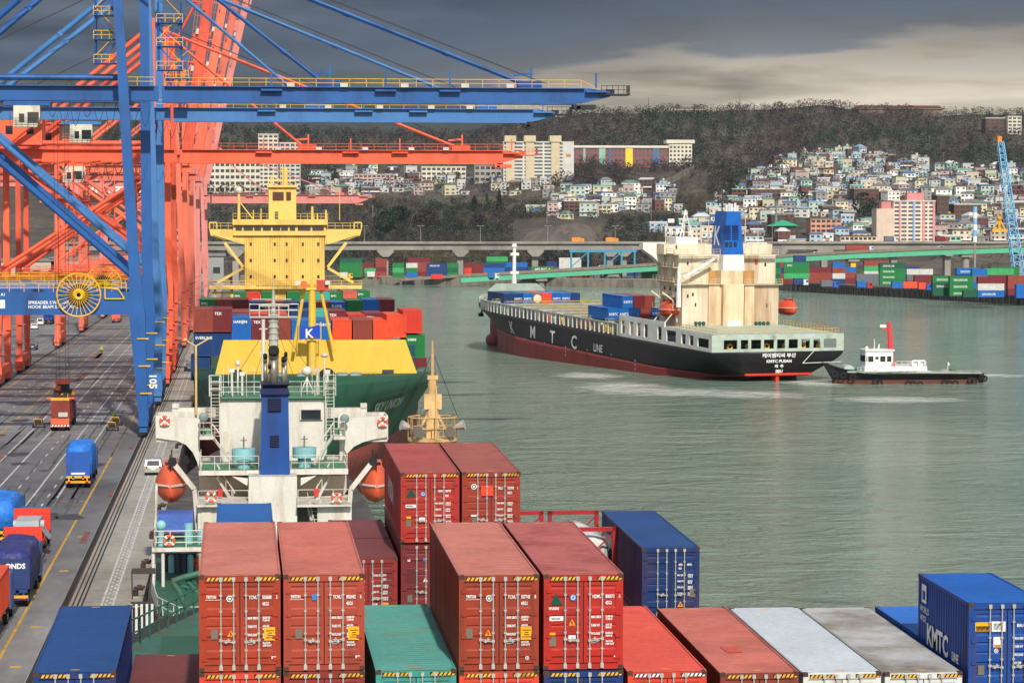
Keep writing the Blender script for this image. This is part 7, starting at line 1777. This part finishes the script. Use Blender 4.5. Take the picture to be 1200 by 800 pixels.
for px, lab, cl in ((1096,'red lorry on the viaduct near the mint house',2),(1036,'pale blue lorry cab ahead of the red brown container on the viaduct',0)): far_truck(lab, px, VY+4, vz-1, 'grey' if cl == 0 else 'maroon', CABS[cl], 5)
# ---- container yard
GY = 'container stacks in the far yard'
yq = random.Random(21); sid = 0
def ystack(px, by, tiers, L=12.19, txt={}):
    global sid
    o = PZ(px, by, 4.25); sid += 1
    for k, colr in enumerate(tiers):
        T = txt.get(k)
        lv = 'bottom' if k == 0 else ('top' if k == len(tiers)-1 else ('middle' if len(tiers) == 3 else '%s level' % ordw(k)))
        cbox('%s container, %s of far yard stack, %s counting from the quay cranes' % (CN[colr], lv, ordw(STK.index((px,by)))), o.x, o.y, 4.25+k*2.6, colr, L, 2.59, GY, R(-90), (T,1.25,(1.26,1.5,.65),(0,1,0)) if T else None)
rowsY = []
for (px, by, t_, L, tx_) in [
    (398,325,('green','green','green','dgreen'),12.19,{}),(412,324,('maroon','maroon','maroon'),12.19,{}),(427,325.5,('green','lgreen'),6.06,{}),(440,324,('brown','maroon','brown','brown'),6.06,{}),
    (460,325,('green','lgreen','green'),6.06,{}),(476,325,('blue','green','wht'),6.06,{}),(478,324,('maroon','brown','brown','maroon'),12.19,{}),(500,325,('navy','navy','navy'),12.19,{2:'SINOKOR'}),(524,325,('green','dgreen','green'),6.06,{}),(505,327,('red',),6.06,{}),
    (544,325,('red','red','maroon'),6.06,{}),(553,326,('green','maroon','maroon'),6.06,{}),(565,325,('red','blue','navy'),12.19,{}),(592,324,('red','navy','blue'),12.19,{}),(618,324,('green','navy'),6.06,{}),(570,322,('green','teal','green','lgreen'),12.19,{}),
    (640,322,('red','maroon','navy'),6.06,{}),(655,324,('wht','wht','wht','wht'),12.19,{}),(690,323,('maroon','red'),12.19,{}),(722,323,('navy','navy','blue'),12.19,{2:'SINOKOR'}),(752,326,('dgreen','green','green'),12.19,{}),(664,325.6,('maroon','red'),12.19,{}),(640,325.6,('teal','grey'),6.06,{}),(696,325.6,('grey','navy'),12.19,{}),(770,325.4,('green','green','teal'),6.06,{}),(782,325.4,('navy','blue'),6.06,{}),
    (884,334,('green','dgreen','green','dgreen'),12.19,{}),(906,333,('brown','brown','navy','brown'),6.06,{}),(918,333,('maroon','lgreen','green','green'),12.19,{3:'EMC'}),(946,332,('brown','brown','maroon'),12.19,{}),(930,330,('blue','navy','brown','navy','navy'),6.06,{}),(975,333,('navy','wht','brown','blue'),6.06,{}),(988,332,('maroon','brown','blue'),6.06,{}),(1003,334,('grey','grey'),12.19,{}),(1012,330,('brown','wht','lgreen','brown'),12.19,{}),(1030,334,('green','green','green','dgreen'),12.19,{0:'SINOKOR',1:'SINOKOR',2:'SINOKOR',3:'SINOKOR'}),
    (1062,335,('brown','grey','wht'),12.19,{}),(1071,336,('maroon','maroon'),12.19,{}),(1048,331,('brown','blue','navy'),12.19,{}),
    (1092,346.5,('dgreen','dgreen','green'),7.3,{1:'SINOKOR',2:'SINOKOR'}),(1112,347,('green','green','green'),9.4,{0:'SINOKOR',1:'SINOKOR',2:'SINOKOR'}),(1120,344,('blue','navy','navy','blue'),9.4,{3:'SINOKOR'}),(1138,346,('dgreen','blue','grey','blue'),6.06,{}),(1152,345,('navy','maroon','maroon','lgreen'),12.19,{}),(1145,348,('blue','wht','maroon'),10.3,{0:'SINOKOR',1:'HYUNDAI'}),(1160,342,('brown','maroon','green','green'),12.19,{3:'EVERGREEN'}),(1180,346,('maroon','brown','brown'),12.19,{}),(1190,349,('blue','blue'),12.19,{}),(1128,348,('dgreen',),6.06,{})]:
    rowsY.append((px,by,t_,L,tx_))
STK = sorted([(r_[0],r_[1]) for r_ in rowsY])
for px,by,t_,L,tx_ in rowsY: ystack(px,by,t_,L,tx_)
for i, (px, by, cl, L, lab) in enumerate(((930,336,'navy',4,'dark lorry parked by the far quay kerb'),(962,339,'grey',5,'grey lorry under the ramp near the yellow sign pier'),(1004,340,'blue',4,'blue tractor unit near the yellow sign pier'),(1045,341,'blue',5,'blue lorry with short load in the middle of the far quay'),(1058,341,'orange',6,'orange flat load lorry on the far quay'),(1076,342,'orange',3,'short orange lorry before the tall green stack'),(430,327,'wht',4,'white lorry below the yellow bridge wing in the far yard'),(398,328,'wht',4,'pale lorry beside the green stack in the far yard'),(572,328,'blue',3,'bright blue lorry on the road below the viaduct'))):
    o = PZ(px, by, 4.25); far_truck(lab, px, o.y, 4.25, cl, CABS[i%4], L)
SHED = mat('yard_shed_blue', c(60,140,170), .5); b = MB()
t = thing('gantry_crane', 'blue steel yard gantry standing under the grey viaduct', 'gantry crane', PZ(700,326,4.25)); 
for x in (-14,-5,4,13,20): b = MB(); b.bar((x,0,0),(x,0,15),.9); b.build('leg', SHED, t)
b = MB(); b.bar((-15,0,14.5),(21,0,14.5),1.2,1.4); b.bar((-14,0,6),(-5,0,14),.5); b.bar((4,0,6),(13,0,14),.5); b.build('beam', SHED, t)
# ---- light blue lattice crane
LBL = mat('lattice_light_blue', c(120,184,224), .5, dirt=GRIME, damt=.15)
ly = 1085.0; t = thing('mobile_crane', 'light blue lattice boom harbour crane on the far quay', 'crane', P(1184,348,ly))
def lattice(b, p0, p1, w, n, r):
    p0, p1 = Vector(p0), Vector(p1); d_ = (p1-p0).normalized(); a = d_.cross(Vector((0,1,0))).normalized(); o_ = []
    for i in range(n+1):
        k_ = i/n; ww = w*(1-.45*k_)
        o_.append([p0.lerp(p1,k_)+a*(sx*ww/2)+Vector((0,sy*ww/2,0)) for sx, sy in ((-1,-1),(1,-1),(1,1),(-1,1))])
    for i in range(n):
        for j in range(4):
            b.tube(o_[i][j],o_[i+1][j],r,4); b.tube(o_[i][j],o_[i+1][(j+1)%4],r*.7,4); b.tube(o_[i][j],o_[i][(j+1)%4],r*.6,4)
b = MB(); lattice(b, P(1194,322,ly), P(1172,166,ly), 4.2, 20, .24); b.build('lattice_boom', LBL, t, world=True)
b = MB(); e = P(1171,163,ly); b.box(e.x-.9,ly-.8,e.z-1.2,e.x+.9,ly+.8,e.z+1.2); b.build('boom_head', mat('hook_orange', c(226,130,40)), t, world=True)
b = MB(); e = P(1192,332,ly); b.box(e.x-7,ly-3,6.2,e.x+9,ly+3,9.6); b.box(e.x-8,ly-2.5,9.6,e.x-3,ly-.5,12.8); b.build('superstructure', LBL, t, world=True)
b = MB(); b.box(e.x-9,ly-3.4,4.2,e.x+9,ly-1.6,6); b.box(e.x-9,ly+1.6,4.2,e.x+9,ly+3.4,6); b.build('crawler_track', BLACK, t, world=True)
b = MB(); b.tube(P(1171,160,ly),P(1171,254,ly),.1,4); b.build('hoist_rope', CABLE, t, world=True)
t = thing('lifting_frame', 'yellow lifting frame hanging from the light blue lattice crane', 'spreader', P(1171,262,ly)); b = MB(); o = P(1171,256,ly); b.ball(tuple(o),1.2,8,6); b.bar(o,P(1164,269,ly),.5); b.bar(o,P(1178,269,ly),.5); b.bar(P(1162,270,ly),P(1180,270,ly),1.3); b.bar(P(1171,256,ly),P(1171,270,ly),1.0); b.build('frame', CHAS, t, world=True)
t = thing('pole', 'blue and white banded pole beside the light blue crane', 'pole', PZ(1142,343,4.25)); 
for i in range(6): b = MB(); yy = t.location.y; z0 = P(1142,284-i*7,yy).z; z1 = P(1142,277-i*7,yy).z; b.tube((t.location.x,yy,z0),(t.location.x,yy,z1),.9,9); b.build('band', (WHITE, LBL)[i%2], t, world=True)
b = MB(); b.tube((t.location.x,yy,4.2),(t.location.x,yy,P(1142,284,yy).z),.5,8); b.build('shaft', VCON, t, world=True)

# ---- town
def hm(nm, col, d=.3): return mat('house_'+nm, col, .75, var=.1, scale=.15, dirt=c(110,104,96), damt=d, dscale=.25, streak=.4)
WALLS = {'white': hm('white',c(200,200,197)), 'cream': hm('cream',c(197,190,171)), 'pale green': hm('pale_green',c(176,192,180)), 'mint': hm('mint',c(142,179,166)), 'pink': hm('pink',c(187,163,157)), 'brick red': hm('brick',c(103,64,59)), 'grey': hm('grey',c(144,144,142)), 'pale yellow': hm('pale_yellow',c(197,191,158)), 'pale blue': hm('pale_blue',c(170,190,202)), 'brown brick': hm('brown_brick',c(91,67,59)), 'beige': hm('beige',c(186,173,154))}
ROOFS = {'blue': hm('roof_blue',c(76,104,143)), 'green': hm('roof_green',c(86,123,107)), 'grey': hm('roof_grey',c(122,122,120)), 'white': hm('roof_white',c(200,200,195)), 'brown': hm('roof_brown',c(99,74,66)), 'pale blue': hm('roof_pale_blue',c(133,162,191)), 'mint': hm('roof_mint',c(119,177,161))}
TANKB = mat('water_tank_blue', c(40,110,200), .5); TANKY = mat('water_tank_yellow', c(226,196,60), .5)
HM = {}
def hmesh(key, fn):
    if key not in HM:
        b = MB(); fn(b); HM[key] = meshof(b, key[0])
    return HM[key]
def house(label, p, w, d_, st, wall, roof, kind, rz, q, tank=True, grp='houses on the hillside'):
    h = st*3.0
    t = thing('house', label, 'house', p, rz, grp)
    link_mesh('wall', hmesh(('wall',w,d_,st), lambda b: b.box(-w/2,0,-5,w/2,d_,h)), wall, t)
    def rf(b):
        if kind == 'flat': b.box(-w/2-.35,-.35,h,w/2+.35,d_+.35,h+.35); b.box(-w/2-.3,-.3,h+.35,w/2+.3,-.1,h+1.0); b.box(-w/2-.3,-.1,h+.35,-w/2-.1,d_,h+1.0); b.box(w/2+.1,-.1,h+.35,w/2+.3,d_,h+1.0)
        elif kind == 'hip': b.loft([[(-w/2-.5,-.5,h),(w/2+.5,-.5,h),(w/2+.5,d_+.5,h),(-w/2-.5,d_+.5,h)],[(-w/5,d_*.45,h+2.4),(w/5,d_*.45,h+2.4),(w/5,d_*.55,h+2.4),(-w/5,d_*.55,h+2.4)]])
        else: b.loft([[(-w/2-.4,-.5,h),(w/2+.4,-.5,h),(w/2+.4,d_+.5,h+1.6),(-w/2-.4,d_+.5,h+1.6)],[(-w/2-.4,-.5,h+.2),(w/2+.4,-.5,h+.2),(w/2+.4,d_+.5,h+1.8),(-w/2-.4,d_+.5,h+1.8)]])
    link_mesh('roof', hmesh(('roof',w,d_,st,kind), rf), roof, t)
    nc = 2 if w < 9 else 3
    wm_ = hmesh(('window',), lambda b: b.box(-.75,-.06,0,.75,.1,1.2))
    for f in range(st):
        for k_ in range(nc):
            if f == 0 and k_ == 1 and q.random() < .5:
                link_mesh('door', hmesh(('door',), lambda b: b.box(-.5,-.05,0,.5,.1,2.1)), ROOFS['brown'], t, (-w/2+w*(k_+.5)/nc,0,.1)); continue
            link_mesh('window', wm_, GLASS, t, (-w/2+w*(k_+.5)/nc+q.uniform(-.3,.3),0,f*3+1.0), (q.uniform(.7,1.35),1,q.uniform(.8,1.15)))
    if st > 1 and q.random() < .5: link_mesh('balcony', hmesh(('balcony',w), lambda b: (b.box(-w/2,-1.3,2.8,w/2,0,3.0), b.box(-w/2,-1.3,3.0,w/2,-1.15,3.8))), WALLS['white'] if q.random() < .5 else wall, t)
    if kind == 'flat' and q.random() < .4: link_mesh('roof_room', hmesh(('roof_room',w), lambda b: b.box(-w*.28,d_*.4,h+.35,w*.05,d_*.9,h+2.9)), wall, t)
    if tank and kind == 'flat' and q.random() < .45: link_mesh('water_tank', hmesh(('tank',), lambda b: b.tube((0,0,.35),(0,0,1.9),.8,10)), TANKB if q.random() < .75 else TANKY, t, (w*q.uniform(.1,.36),d_*.4,h))
    return t
tq = random.Random(77)
wk, rk_ = list(WALLS), list(ROOFS)
wW = [20,16,9,4,6,13,9,6,6,8,5]; rW = [12,10,18,14,6,8,4]
def town(rowlabel, rows, lo, hi, step, grp, skip=None, wW=wW, small=1.0):
    for ri, py in enumerate(rows):
        px = lo(py) if callable(lo) else lo; px += tq.uniform(0,step*.8); i = 0
        while px < hi:
            yy = py+tq.uniform(-2.2,2.2)
            if not (skip and skip(px, yy)):
                p = on_hill(px, yy); w = tq.choice((7.5,9,10.5,12,14))*small; d_ = tq.choice((8,10)); st = tq.choice((1,2,2,2,3,3) if py > 225 else (1,1,2,2))
                wn_ = tq.choices(wk, wW)[0]; rn = tq.choices(rk_, rW)[0]; kind = tq.choices(('flat','hip','shed'),(7,1.6,1.2))[0]
                if wn_ in ('brick red','brown brick') and rn == 'brown': rn = 'grey'
                house('%s house with %s %s roof, %s along %s terrace row' % (wn_, rn, {'flat':'flat','hip':'pitched','shed':'sloping'}[kind], ordw(i), rowlabel % ordw(ri)), p, w, d_, st, WALLS[wn_], ROOFS[rn], kind, R(tq.uniform(-22,22)), tq, True, grp)
                i += 1
            px += step*tq.uniform(.72,1.28)
lo_r = lambda py: interp(py, [(176,975),(182,958),(190,930),(200,895),(212,880),(225,868),(240,850),(262,818),(290,812)])
skip_r = lambda px, py: (1022 < px < 1102 and py > 236) or (898 < px < 990 and 256 < py < 283) or (1000 < px < 1024 and 236 < py < 262) or (py < interp(px,[(950,178),(1000,174),(1040,182),(1080,194),(1130,199),(1230,203)]))
town('%s hillside', [181+i*6.55 for i in range(17)], lo_r, 1214, 18.6, 'houses on the crowded hillside', skip_r, small=.86)
skip_m = lambda px, py: px < interp(py, [(222,668),(240,640),(256,615)]) or (700 < px < 760 and py > 250)
town('%s mid slope', [226,233,240,247,254], 615, 800, 23, 'houses on the middle slope', lambda px, py: (py > 250 and px > 700) or (px < 655 and py < 245))
town('%s upper plateau', [203,209,215.5,222,229], 366, 628, 27, 'houses on the plateau behind the yellow ship', lambda px, py: (490 < px < 600 and py < 212) or (px > 505 and py > 224) or (px > 440 and py > 227))
for i, (px, py) in enumerate(((772,272),(790,278),(806,268),(826,277))): p = on_hill(px,py); house('%s house, %s from the rock face at the foot of the slope' % (('pale blue','white','mint','cream')[i],ordw(i)), p, 12, 9, 2, WALLS[('pale blue','white','mint','cream')[i]], ROOFS['white'], 'flat', 0, tq, True, 'houses at the foot of the slope')
# the many more small roofs that fill the gaps between them
def rand_island(name, stops):
    m, N, L, B = nodes_mat(name); ge = N.new('ShaderNodeNewGeometry'); n = N.new('ShaderNodeValToRGB'); n.color_ramp.interpolation = 'CONSTANT'; el = n.color_ramp.elements
    while len(el) > 1: el.remove(el[-1])
    for i, (p_, q_) in enumerate(stops):
        e = el[0] if i == 0 else el.new(p_)
        e.position = p_; e.color = (*q_, 1)
    L.new(ge.outputs['Random Per Island'], n.inputs[0]); L.new(n.outputs[0], B.inputs['Base Color']); B.inputs['Roughness'].default_value = .8
    return m
FW = rand_island('packed_house_walls', [(0,c(189,188,184)),(.22,c(187,178,159)),(.38,c(167,182,170)),(.48,c(101,68,60)),(.6,c(144,142,141)),(.72,c(174,152,147)),(.8,c(189,183,155)),(.9,c(159,176,185))])
FR = rand_island('packed_house_roofs', [(0,c(123,122,119)),(.3,c(184,184,181)),(.5,c(79,104,139)),(.68,c(90,123,108)),(.82,c(99,76,68))])
fm = MB(); mi_ = []
def small_house(px, py):
    p = on_hill(px, py); w = tq.uniform(5,10); d_ = 7; h = tq.choice((2.8,3.2,5.6,5.8,8)); rz = tq.uniform(-.3,.3); M = Matrix.Translation(p) @ Matrix.Rotation(rz,4,'Z')
    for x0, y0, z0, x1, y1, z1, k_ in [(-w/2,0,-4,w/2,d_,h,0), (-w/2-.3,-.3,h,w/2+.3,d_+.3,h+.5,1)]+[(-w/2+w*(i+.28)/2,-.08,f*2.8+.9,-w/2+w*(i+.72)/2,.05,f*2.8+2.0,2) for i in range(2) for f in range(int(h//2.8))]+([(w*.1,d_*.4,h+.5,w*.35,d_*.7,h+2.2,tq.choice((0,1)))] if tq.random() < .6 else []):
        n0 = len(fm.f); fm.v += []; b = MB(); b.box(x0,y0,z0,x1,y1,z1); b.xf(M); fm.add(b.v, b.f); mi_.extend([k_]*(len(fm.f)-n0))
for k_ in range(430):
    py = tq.uniform(178,286); px = tq.uniform(lo_r(py)-14, 1214)
    if not skip_r(px, py): small_house(px, py)
for k_ in range(90):
    py = tq.uniform(205,236); px = tq.uniform(366,640)
    if not ((490 < px < 600 and py < 213) or (px > 440 and py > 229 and px < 640)): small_house(px, py)
for k_ in range(60):
    py = tq.uniform(222,256); px = tq.uniform(640,800)
    if not (py > 250 and px > 700): small_house(px, py)
o = fm.build('packed_small_houses', FW); o.data.materials.append(FR); o.data.materials.append(GLASS); o.data.polygons.foreach_set('material_index', mi_)
tag(o, 'small crowded houses filling the gaps between the hillside houses', 'houses', kind='stuff')
# larger buildings
def block(name, label, px0, px1, py0, py1, floors, ncol, wall, roof, depth=14, win=1.0, base=None, cat='building', winh=.5, rz=0, wm_=None, Yoff=0):
    p = on_hill((px0+px1)/2, base or py1); Y = p.y+Yoff; a, d_ = P(px0,py1,Y), P(px1,py0,Y); w = d_.x-a.x; h = d_.z-a.z; t = thing(name, label, cat, (a.x,Y,a.z), rz)
    b = MB(); b.box(0,0,-12,w,depth,h); b.build('wall', wall, t); b = MB(); b.box(-.4,-.4,h,w+.4,depth+.4,h+.7); b.build('roof', roof, t)
    fh = h/floors; cw_ = w/ncol
    me = meshof(MB().box(-cw_*.36*win,-.08,0,cw_*.36*win,.2,fh*winh), 'window')
    for f in range(floors):
        for k_ in range(ncol): link_mesh('window', me, wm_ or GLASS, t, (cw_*(k_+.5),0,f*fh+fh*.32))
    return t, w, h, Y
WG = mat('bluish_window', c(70,90,104), .15)
APW = hm('apartment_white',c(206,200,184),.15); APB = hm('apartment_beige',c(196,182,152),.15)
t, w, h, Y = block('apartment_block', 'tall white apartment slab with three stair towers on the middle hill', 590, 672, 167, 216, 12, 7, APW, APW, 16, 1.15, wm_=WG)
for px in (598,621,651): a, d_ = P(px-5,216,Y-1.2), P(px+5,159,Y-1.2); b = MB(); b.box(a.x,Y-1.2,a.z-10,d_.x,Y+6,d_.z); b.box(a.x-1.2,Y-2.2,d_.z-5,d_.x+1.2,Y+7,d_.z); b.build('stair_tower', APB, t, world=True)
a, d_ = P(660,216,Y-.3), P(672.5,167,Y-.3); b = MB(); b.box(a.x,Y-.35,a.z-8,d_.x,Y-.1,d_.z); b.build('gable_wall', hm('gable_grey',c(196,194,188),.1), t, world=True)
a, d_ = P(663,184,Y-.5), P(669,180.5,Y-.5); b = MB(); b.box(a.x,Y-.5,a.z,d_.x,Y-.36,d_.z); b.build('gable_panel', hm('panel_orange',c(196,130,80)), t, world=True)
t, w, h, Y = block('apartment_block', 'long low brick block with yellow, blue and mint bands on the hill', 672, 785, 174, 196, 4, 24, hm('long_brick',c(134,80,76),.1), APW, 14, .8, wm_=WG)
for px0, px1, m_ in ((683.5,686,'mint'),(702,709.5,'mint'),(714,716.5,'roof_blue'),(733,741.5,'pale_yellow'),(765,773,'roof_blue')):
    a, d_ = P(px0,196,Y-.4), P(px1,174,Y-.4); b = MB(); b.box(a.x,Y-.45,a.z,d_.x,Y-.1,d_.z); b.build('coloured_band', mat('band_yellow',c(238,200,50)) if m_ == 'pale_yellow' else MATS['house_'+m_], t, world=True)
a, d_ = P(671,175,Y-.6), P(786,171.5,Y-.6); b = MB(); b.box(a.x,Y-1.2,d_.z-1.5,d_.x,Y+14,d_.z+.5); b.build('eaves', APW, t, world=True)
t, w, h, Y = block('apartment_block', 'cream end tower with green and orange roof edge beside the long brick block', 784, 811, 166, 194, 6, 6, APW, hm('roof_sage',c(110,150,120)), 14, .75)
a, d_ = P(781,168,Y-.5), P(814,164,Y-.5); b = MB(); b.box(a.x,Y-1,a.z,d_.x,Y+15,d_.z); b.build('cornice', APW, t, world=True)
t, w, h, Y = block('apartment_block', 'pink and cream twelve storey flats with a blue stripe above the viaduct', 1047, 1096, 236, 288, 11, 6, hm('flats_cream',c(222,204,184),.1), APW, 16, 1.05, base=287, wm_=WG)
for px0, px1, m_ in ((1053.5,1055.5,'pink'),(1069.5,1072,'stripe'),(1081,1084,'pink'),(1093,1096,'pink')): a, d_ = P(px0,288,Y-.5), P(px1,236,Y-.5); b = MB(); b.box(a.x,Y-.6,a.z,d_.x,Y-.1,d_.z); b.build('coloured_band', mat('stripe_blue',c(120,160,206)) if m_ == 'stripe' else hm('band_pink',c(206,140,140)), t, world=True)
a, d_ = P(1027,288,Y-1), P(1047.2,244.5,Y-1); b = MB(); b.box(a.x,Y-1,a.z-5,d_.x,Y+12,d_.z); b.build('gable_wall', hm('gable_beige',c(206,184,166),.1), t, world=True)
for px0, px1, y0, m_ in ((1033,1052,236.5,'pink_dark'),(1052,1066,236,'roof_pale_blue'),(1063,1083,226,'pink_dark')): a, d_ = P(px0,246,Y+4), P(px1,y0,Y+4); b = MB(); b.box(a.x,Y+4,a.z,d_.x,Y+10,d_.z); b.build('penthouse', hm('pink_dark',c(196,128,128)) if m_ == 'pink_dark' else MATS['house_'+m_], t, world=True)
for a in (('school','long white three storey school on the plateau behind the orange boom', 494,546,196,212,3,9,APW,APW),('hall','grey stone hall with few windows next to the white school', 556,594,194,214,3,6,hm('hall_grey',c(158,150,146),.2),ROOFS['grey']),('apartment_block','long pink terrace building at the start of the plateau', 415,462,205,217,3,9,WALLS['pink'],WALLS['beige']),
          ('office_block','wide cream office block seen between the cranes and yellow tower', 240,305,190,226,5,11,hm('office_cream',c(206,202,186),.2),APW),('apartment_block','tall pale apartment tower above the yellow bridge tower', 303,326,158,226,14,4,APW,APW),('apartment_block','second pale apartment tower, broader and lower than its neighbour', 328,352,168,226,12,4,hm('tower_pale',c(188,190,184),.2),APW),
          ('house_block','salmon pink three storey house block near the green roofed church', 950,986,257,279,4,6,hm('salmon',c(206,148,128),.2),ROOFS['grey']),('church','dark brick church with a green pyramid roof on the hillside', 907,932,266,282,3,4,WALLS['brown brick'],ROOFS['green']),('house_block','tall dark brick block beside the green roofed church', 904,920,252,276,4,3,hm('dark_brick',c(92,56,54),.2),ROOFS['grey']),
          ('house_block','red brick apartment house among white roofs in the middle slope', 661,697,236,249,3,6,WALLS['brick red'],ROOFS['white']),('house_block','long pale yellow house in front of the red brick apartment house', 686,716,241,250,2,6,WALLS['pale yellow'],ROOFS['white']),('house_block','wide red brick terrace below the green hilltop houses', 1001,1030,222,236,3,5,WALLS['brick red'],ROOFS['grey']),
          ('house_block','long terrace with cream balconies on the hillside near the funnel', 880,921,222,236,3,7,WALLS['brown brick'],WALLS['cream']),('house_block','long dark brick terrace with green stripes beside the cream balcony terrace', 858,880,222,236,3,4,WALLS['brick red'],ROOFS['mint']),('apartment_block','brick and white flats at the top of the slope by the ridge', 1155,1182,139,157,4,5,WALLS['brown brick'],APW),('apartment_block','white flats beside the brick ones at the ridge', 1181,1197,137,157,5,3,APW,APW),
          ('house_block','mint green two storey house just above the viaduct near the red lorry', 1102,1126,277,289,2,4,hm('mint_pale',c(150,206,180),.2),ROOFS['white']),('house_block','cream row of shops directly behind the viaduct before the pink flats', 985,1027,277,289,2,8,WALLS['cream'],ROOFS['brown']),('house_block','dark brick block with flat grey roof beside the pink flats', 1098,1112,230,262,5,3,WALLS['brown brick'],ROOFS['grey']),('house_block','wide pale brick block high above the banded pole', 1118,1150,240,262,4,5,WALLS['brown brick'],WALLS['cream'])):
    t, w, h, Y = block(a[0], a[1], *a[2:])
    if a[0] == 'church': x0, x1 = P(903,266,Y).x, P(936,266,Y).x; z = P(920,266,Y).z; b = MB(); b.loft([[(x0,Y-2,z+.7),(x1,Y-2,z+.7),(x1,Y+16,z+.7),(x0,Y+16,z+.7)],[((x0+x1)/2-.5,Y+6,z+4.4),((x0+x1)/2+.5,Y+6,z+4.4),((x0+x1)/2+.5,Y+8,z+4.4),((x0+x1)/2-.5,Y+8,z+4.4)]]); b.build('pyramid_roof', hm('church_green',c(50,160,118),.1), t, world=True); b = MB(); x = P(909.5,260,Y+3).x; b.tube((x,Y+3,z),(x,Y+3,P(909,234,Y+3).z),1.2,6,.15); b.build('spire', mat('spire_grey_green', c(96,130,126)), t, world=True)
# ridge hall with long roof, masts, retaining wall
p = ter(1055,.985)[0]; Y = p.y; t = thing('ridge_hall', 'long brown roofed hall standing on the ridge', 'hall', p); a, d_ = P(1006,133,Y), P(1104,127,Y)
b = MB(); b.box(a.x,Y,a.z-8,d_.x,Y+20,d_.z); b.build('wall', hm('hall_brown',c(120,104,92)), t, world=True); b = MB(); e, f2 = P(1003,128,Y), P(1107,123.5,Y); b.prism([(e.x,Y-1,e.z),(f2.x,Y-1,e.z),(f2.x-4,Y+9,f2.z),(e.x+4,Y+9,f2.z)],(0,.8,.0)); b.loft([[(e.x,Y-1,e.z),(f2.x,Y-1,e.z),(f2.x,Y+20,e.z),(e.x,Y+20,e.z)],[(e.x+3,Y+9,f2.z),(f2.x-3,Y+9,f2.z),(f2.x-3,Y+10,f2.z),(e.x+3,Y+10,f2.z)]]); b.build('roof', hm('roof_maroon',c(128,84,78)), t, world=True)
p = ter(812,.985)[0]; Y = p.y; t = thing('ridge_shelter', 'low white roofed pavilion on the ridge near the mast', 'pavilion', p); a, d_ = P(786,131,Y), P(836,129,Y); b = MB(); b.box(a.x,Y,d_.z,d_.x,Y+8,d_.z+.8); b.build('roof', APW, t, world=True)
for k_ in range(6): x = a.x+(d_.x-a.x)*(k_+.5)/6; b = MB(); b.box(x-.3,Y+1,d_.z-6,x+.3,Y+1.6,d_.z); b.build('column', APW, t, world=True)
for px, yt, lab in ((760,114,'tall thin mast on the ridge behind the blue boom tip'),(867,112,'thin mast on the ridge above the cream stern house'),(884,121,'short mast on the ridge next to the thin one')): p = ter(px,.98)[0]; b = MB(); b.tube((0,0,-3),(0,0,P(px,yt,p.y).z-p.z),.5,5,.25); o = b.build('mast', mat('mast_dark_grey', c(90,90,92))); o.location = p; tag(o, lab, 'mast')
for i, (px, py, h_) in enumerate(((474,206,9),(480,206,10),(655,240,14),(641,262,9),(640,236,11),(1085,172,9),(1089,172,10),(1106,190,9),(1000,180,8),(437,262,13),(763,262,14),(858,262,10),(838,250,9))):
    p = on_hill(px,py); b = MB(); b.tube((0,0,-1),(0,0,h_),.2,5,.12); b.bar((-.9,0,h_-1),(.9,0,h_-1),.15); b.bar((-.7,0,h_-2),(.7,0,h_-2),.15); o = b.build('utility_pole', LAMPG); o.location = p; tag(o, 'grey utility pole with cross arms, %s across the hill from the plateau' % ordw(i), 'pole', 'utility poles on the hill')
for k_, pts_ in enumerate((((730,224),(752,222),(775,218),(790,213),(800,207),(813,200)),)):
    b = MB()
    for (x0,y0),(x1,y1) in zip(pts_,pts_[1:]):
        a, d_ = on_hill(x0,y0), on_hill(x1,y1); b.add([(a.x,a.y-2,a.z-6),(d_.x,d_.y-2,d_.z-6),(d_.x,d_.y-2,d_.z+5),(a.x,a.y-2,a.z+5),(a.x,a.y+.5,a.z-6),(d_.x,d_.y+.5,d_.z-6),(d_.x,d_.y+.5,d_.z+5),(a.x,a.y+.5,a.z+5)],[(0,1,2,3),(7,6,5,4),(3,2,6,7)])
    tag(b.build('retaining_wall', mat('retaining_concrete', c(128,122,114), .9, var=.2, scale=.05, dirt=SOOT, damt=.4, dscale=.06, streak=.3)), 'grey stepped retaining wall climbing the hill below the long brick block', 'wall')
# little sheds and yards behind the pink cranes on the quay
for i, (px0, px1, y0, y1, m_, lab) in enumerate(((180,262,300,345,'grey','grey warehouse behind the pink crane legs'),(60,170,304,340,'grey','white warehouse with flat roof behind the orange crane legs'),(-20,70,306,338,'beige','beige warehouse at the back of the apron'))):
    a, d_ = P(px0,y1,1345), P(px1,y0,1345); t = thing('warehouse', lab, 'warehouse', (a.x,1345,4)); w, h = d_.x-a.x, d_.z-4; b = MB(); b.box(0,0,0,w,40,h); b.build('wall', WALLS[m_], t); b = MB(); b.box(-1,-1,h,w+1,41,h+1.2); b.build('roof', ROOFS['grey'], t)
    for k_ in range(5): b = MB(); b.box(w*(k_+.25)/5,-.15,h*.3,w*(k_+.75)/5,.1,h*.55); b.build('window', GLASS, t)
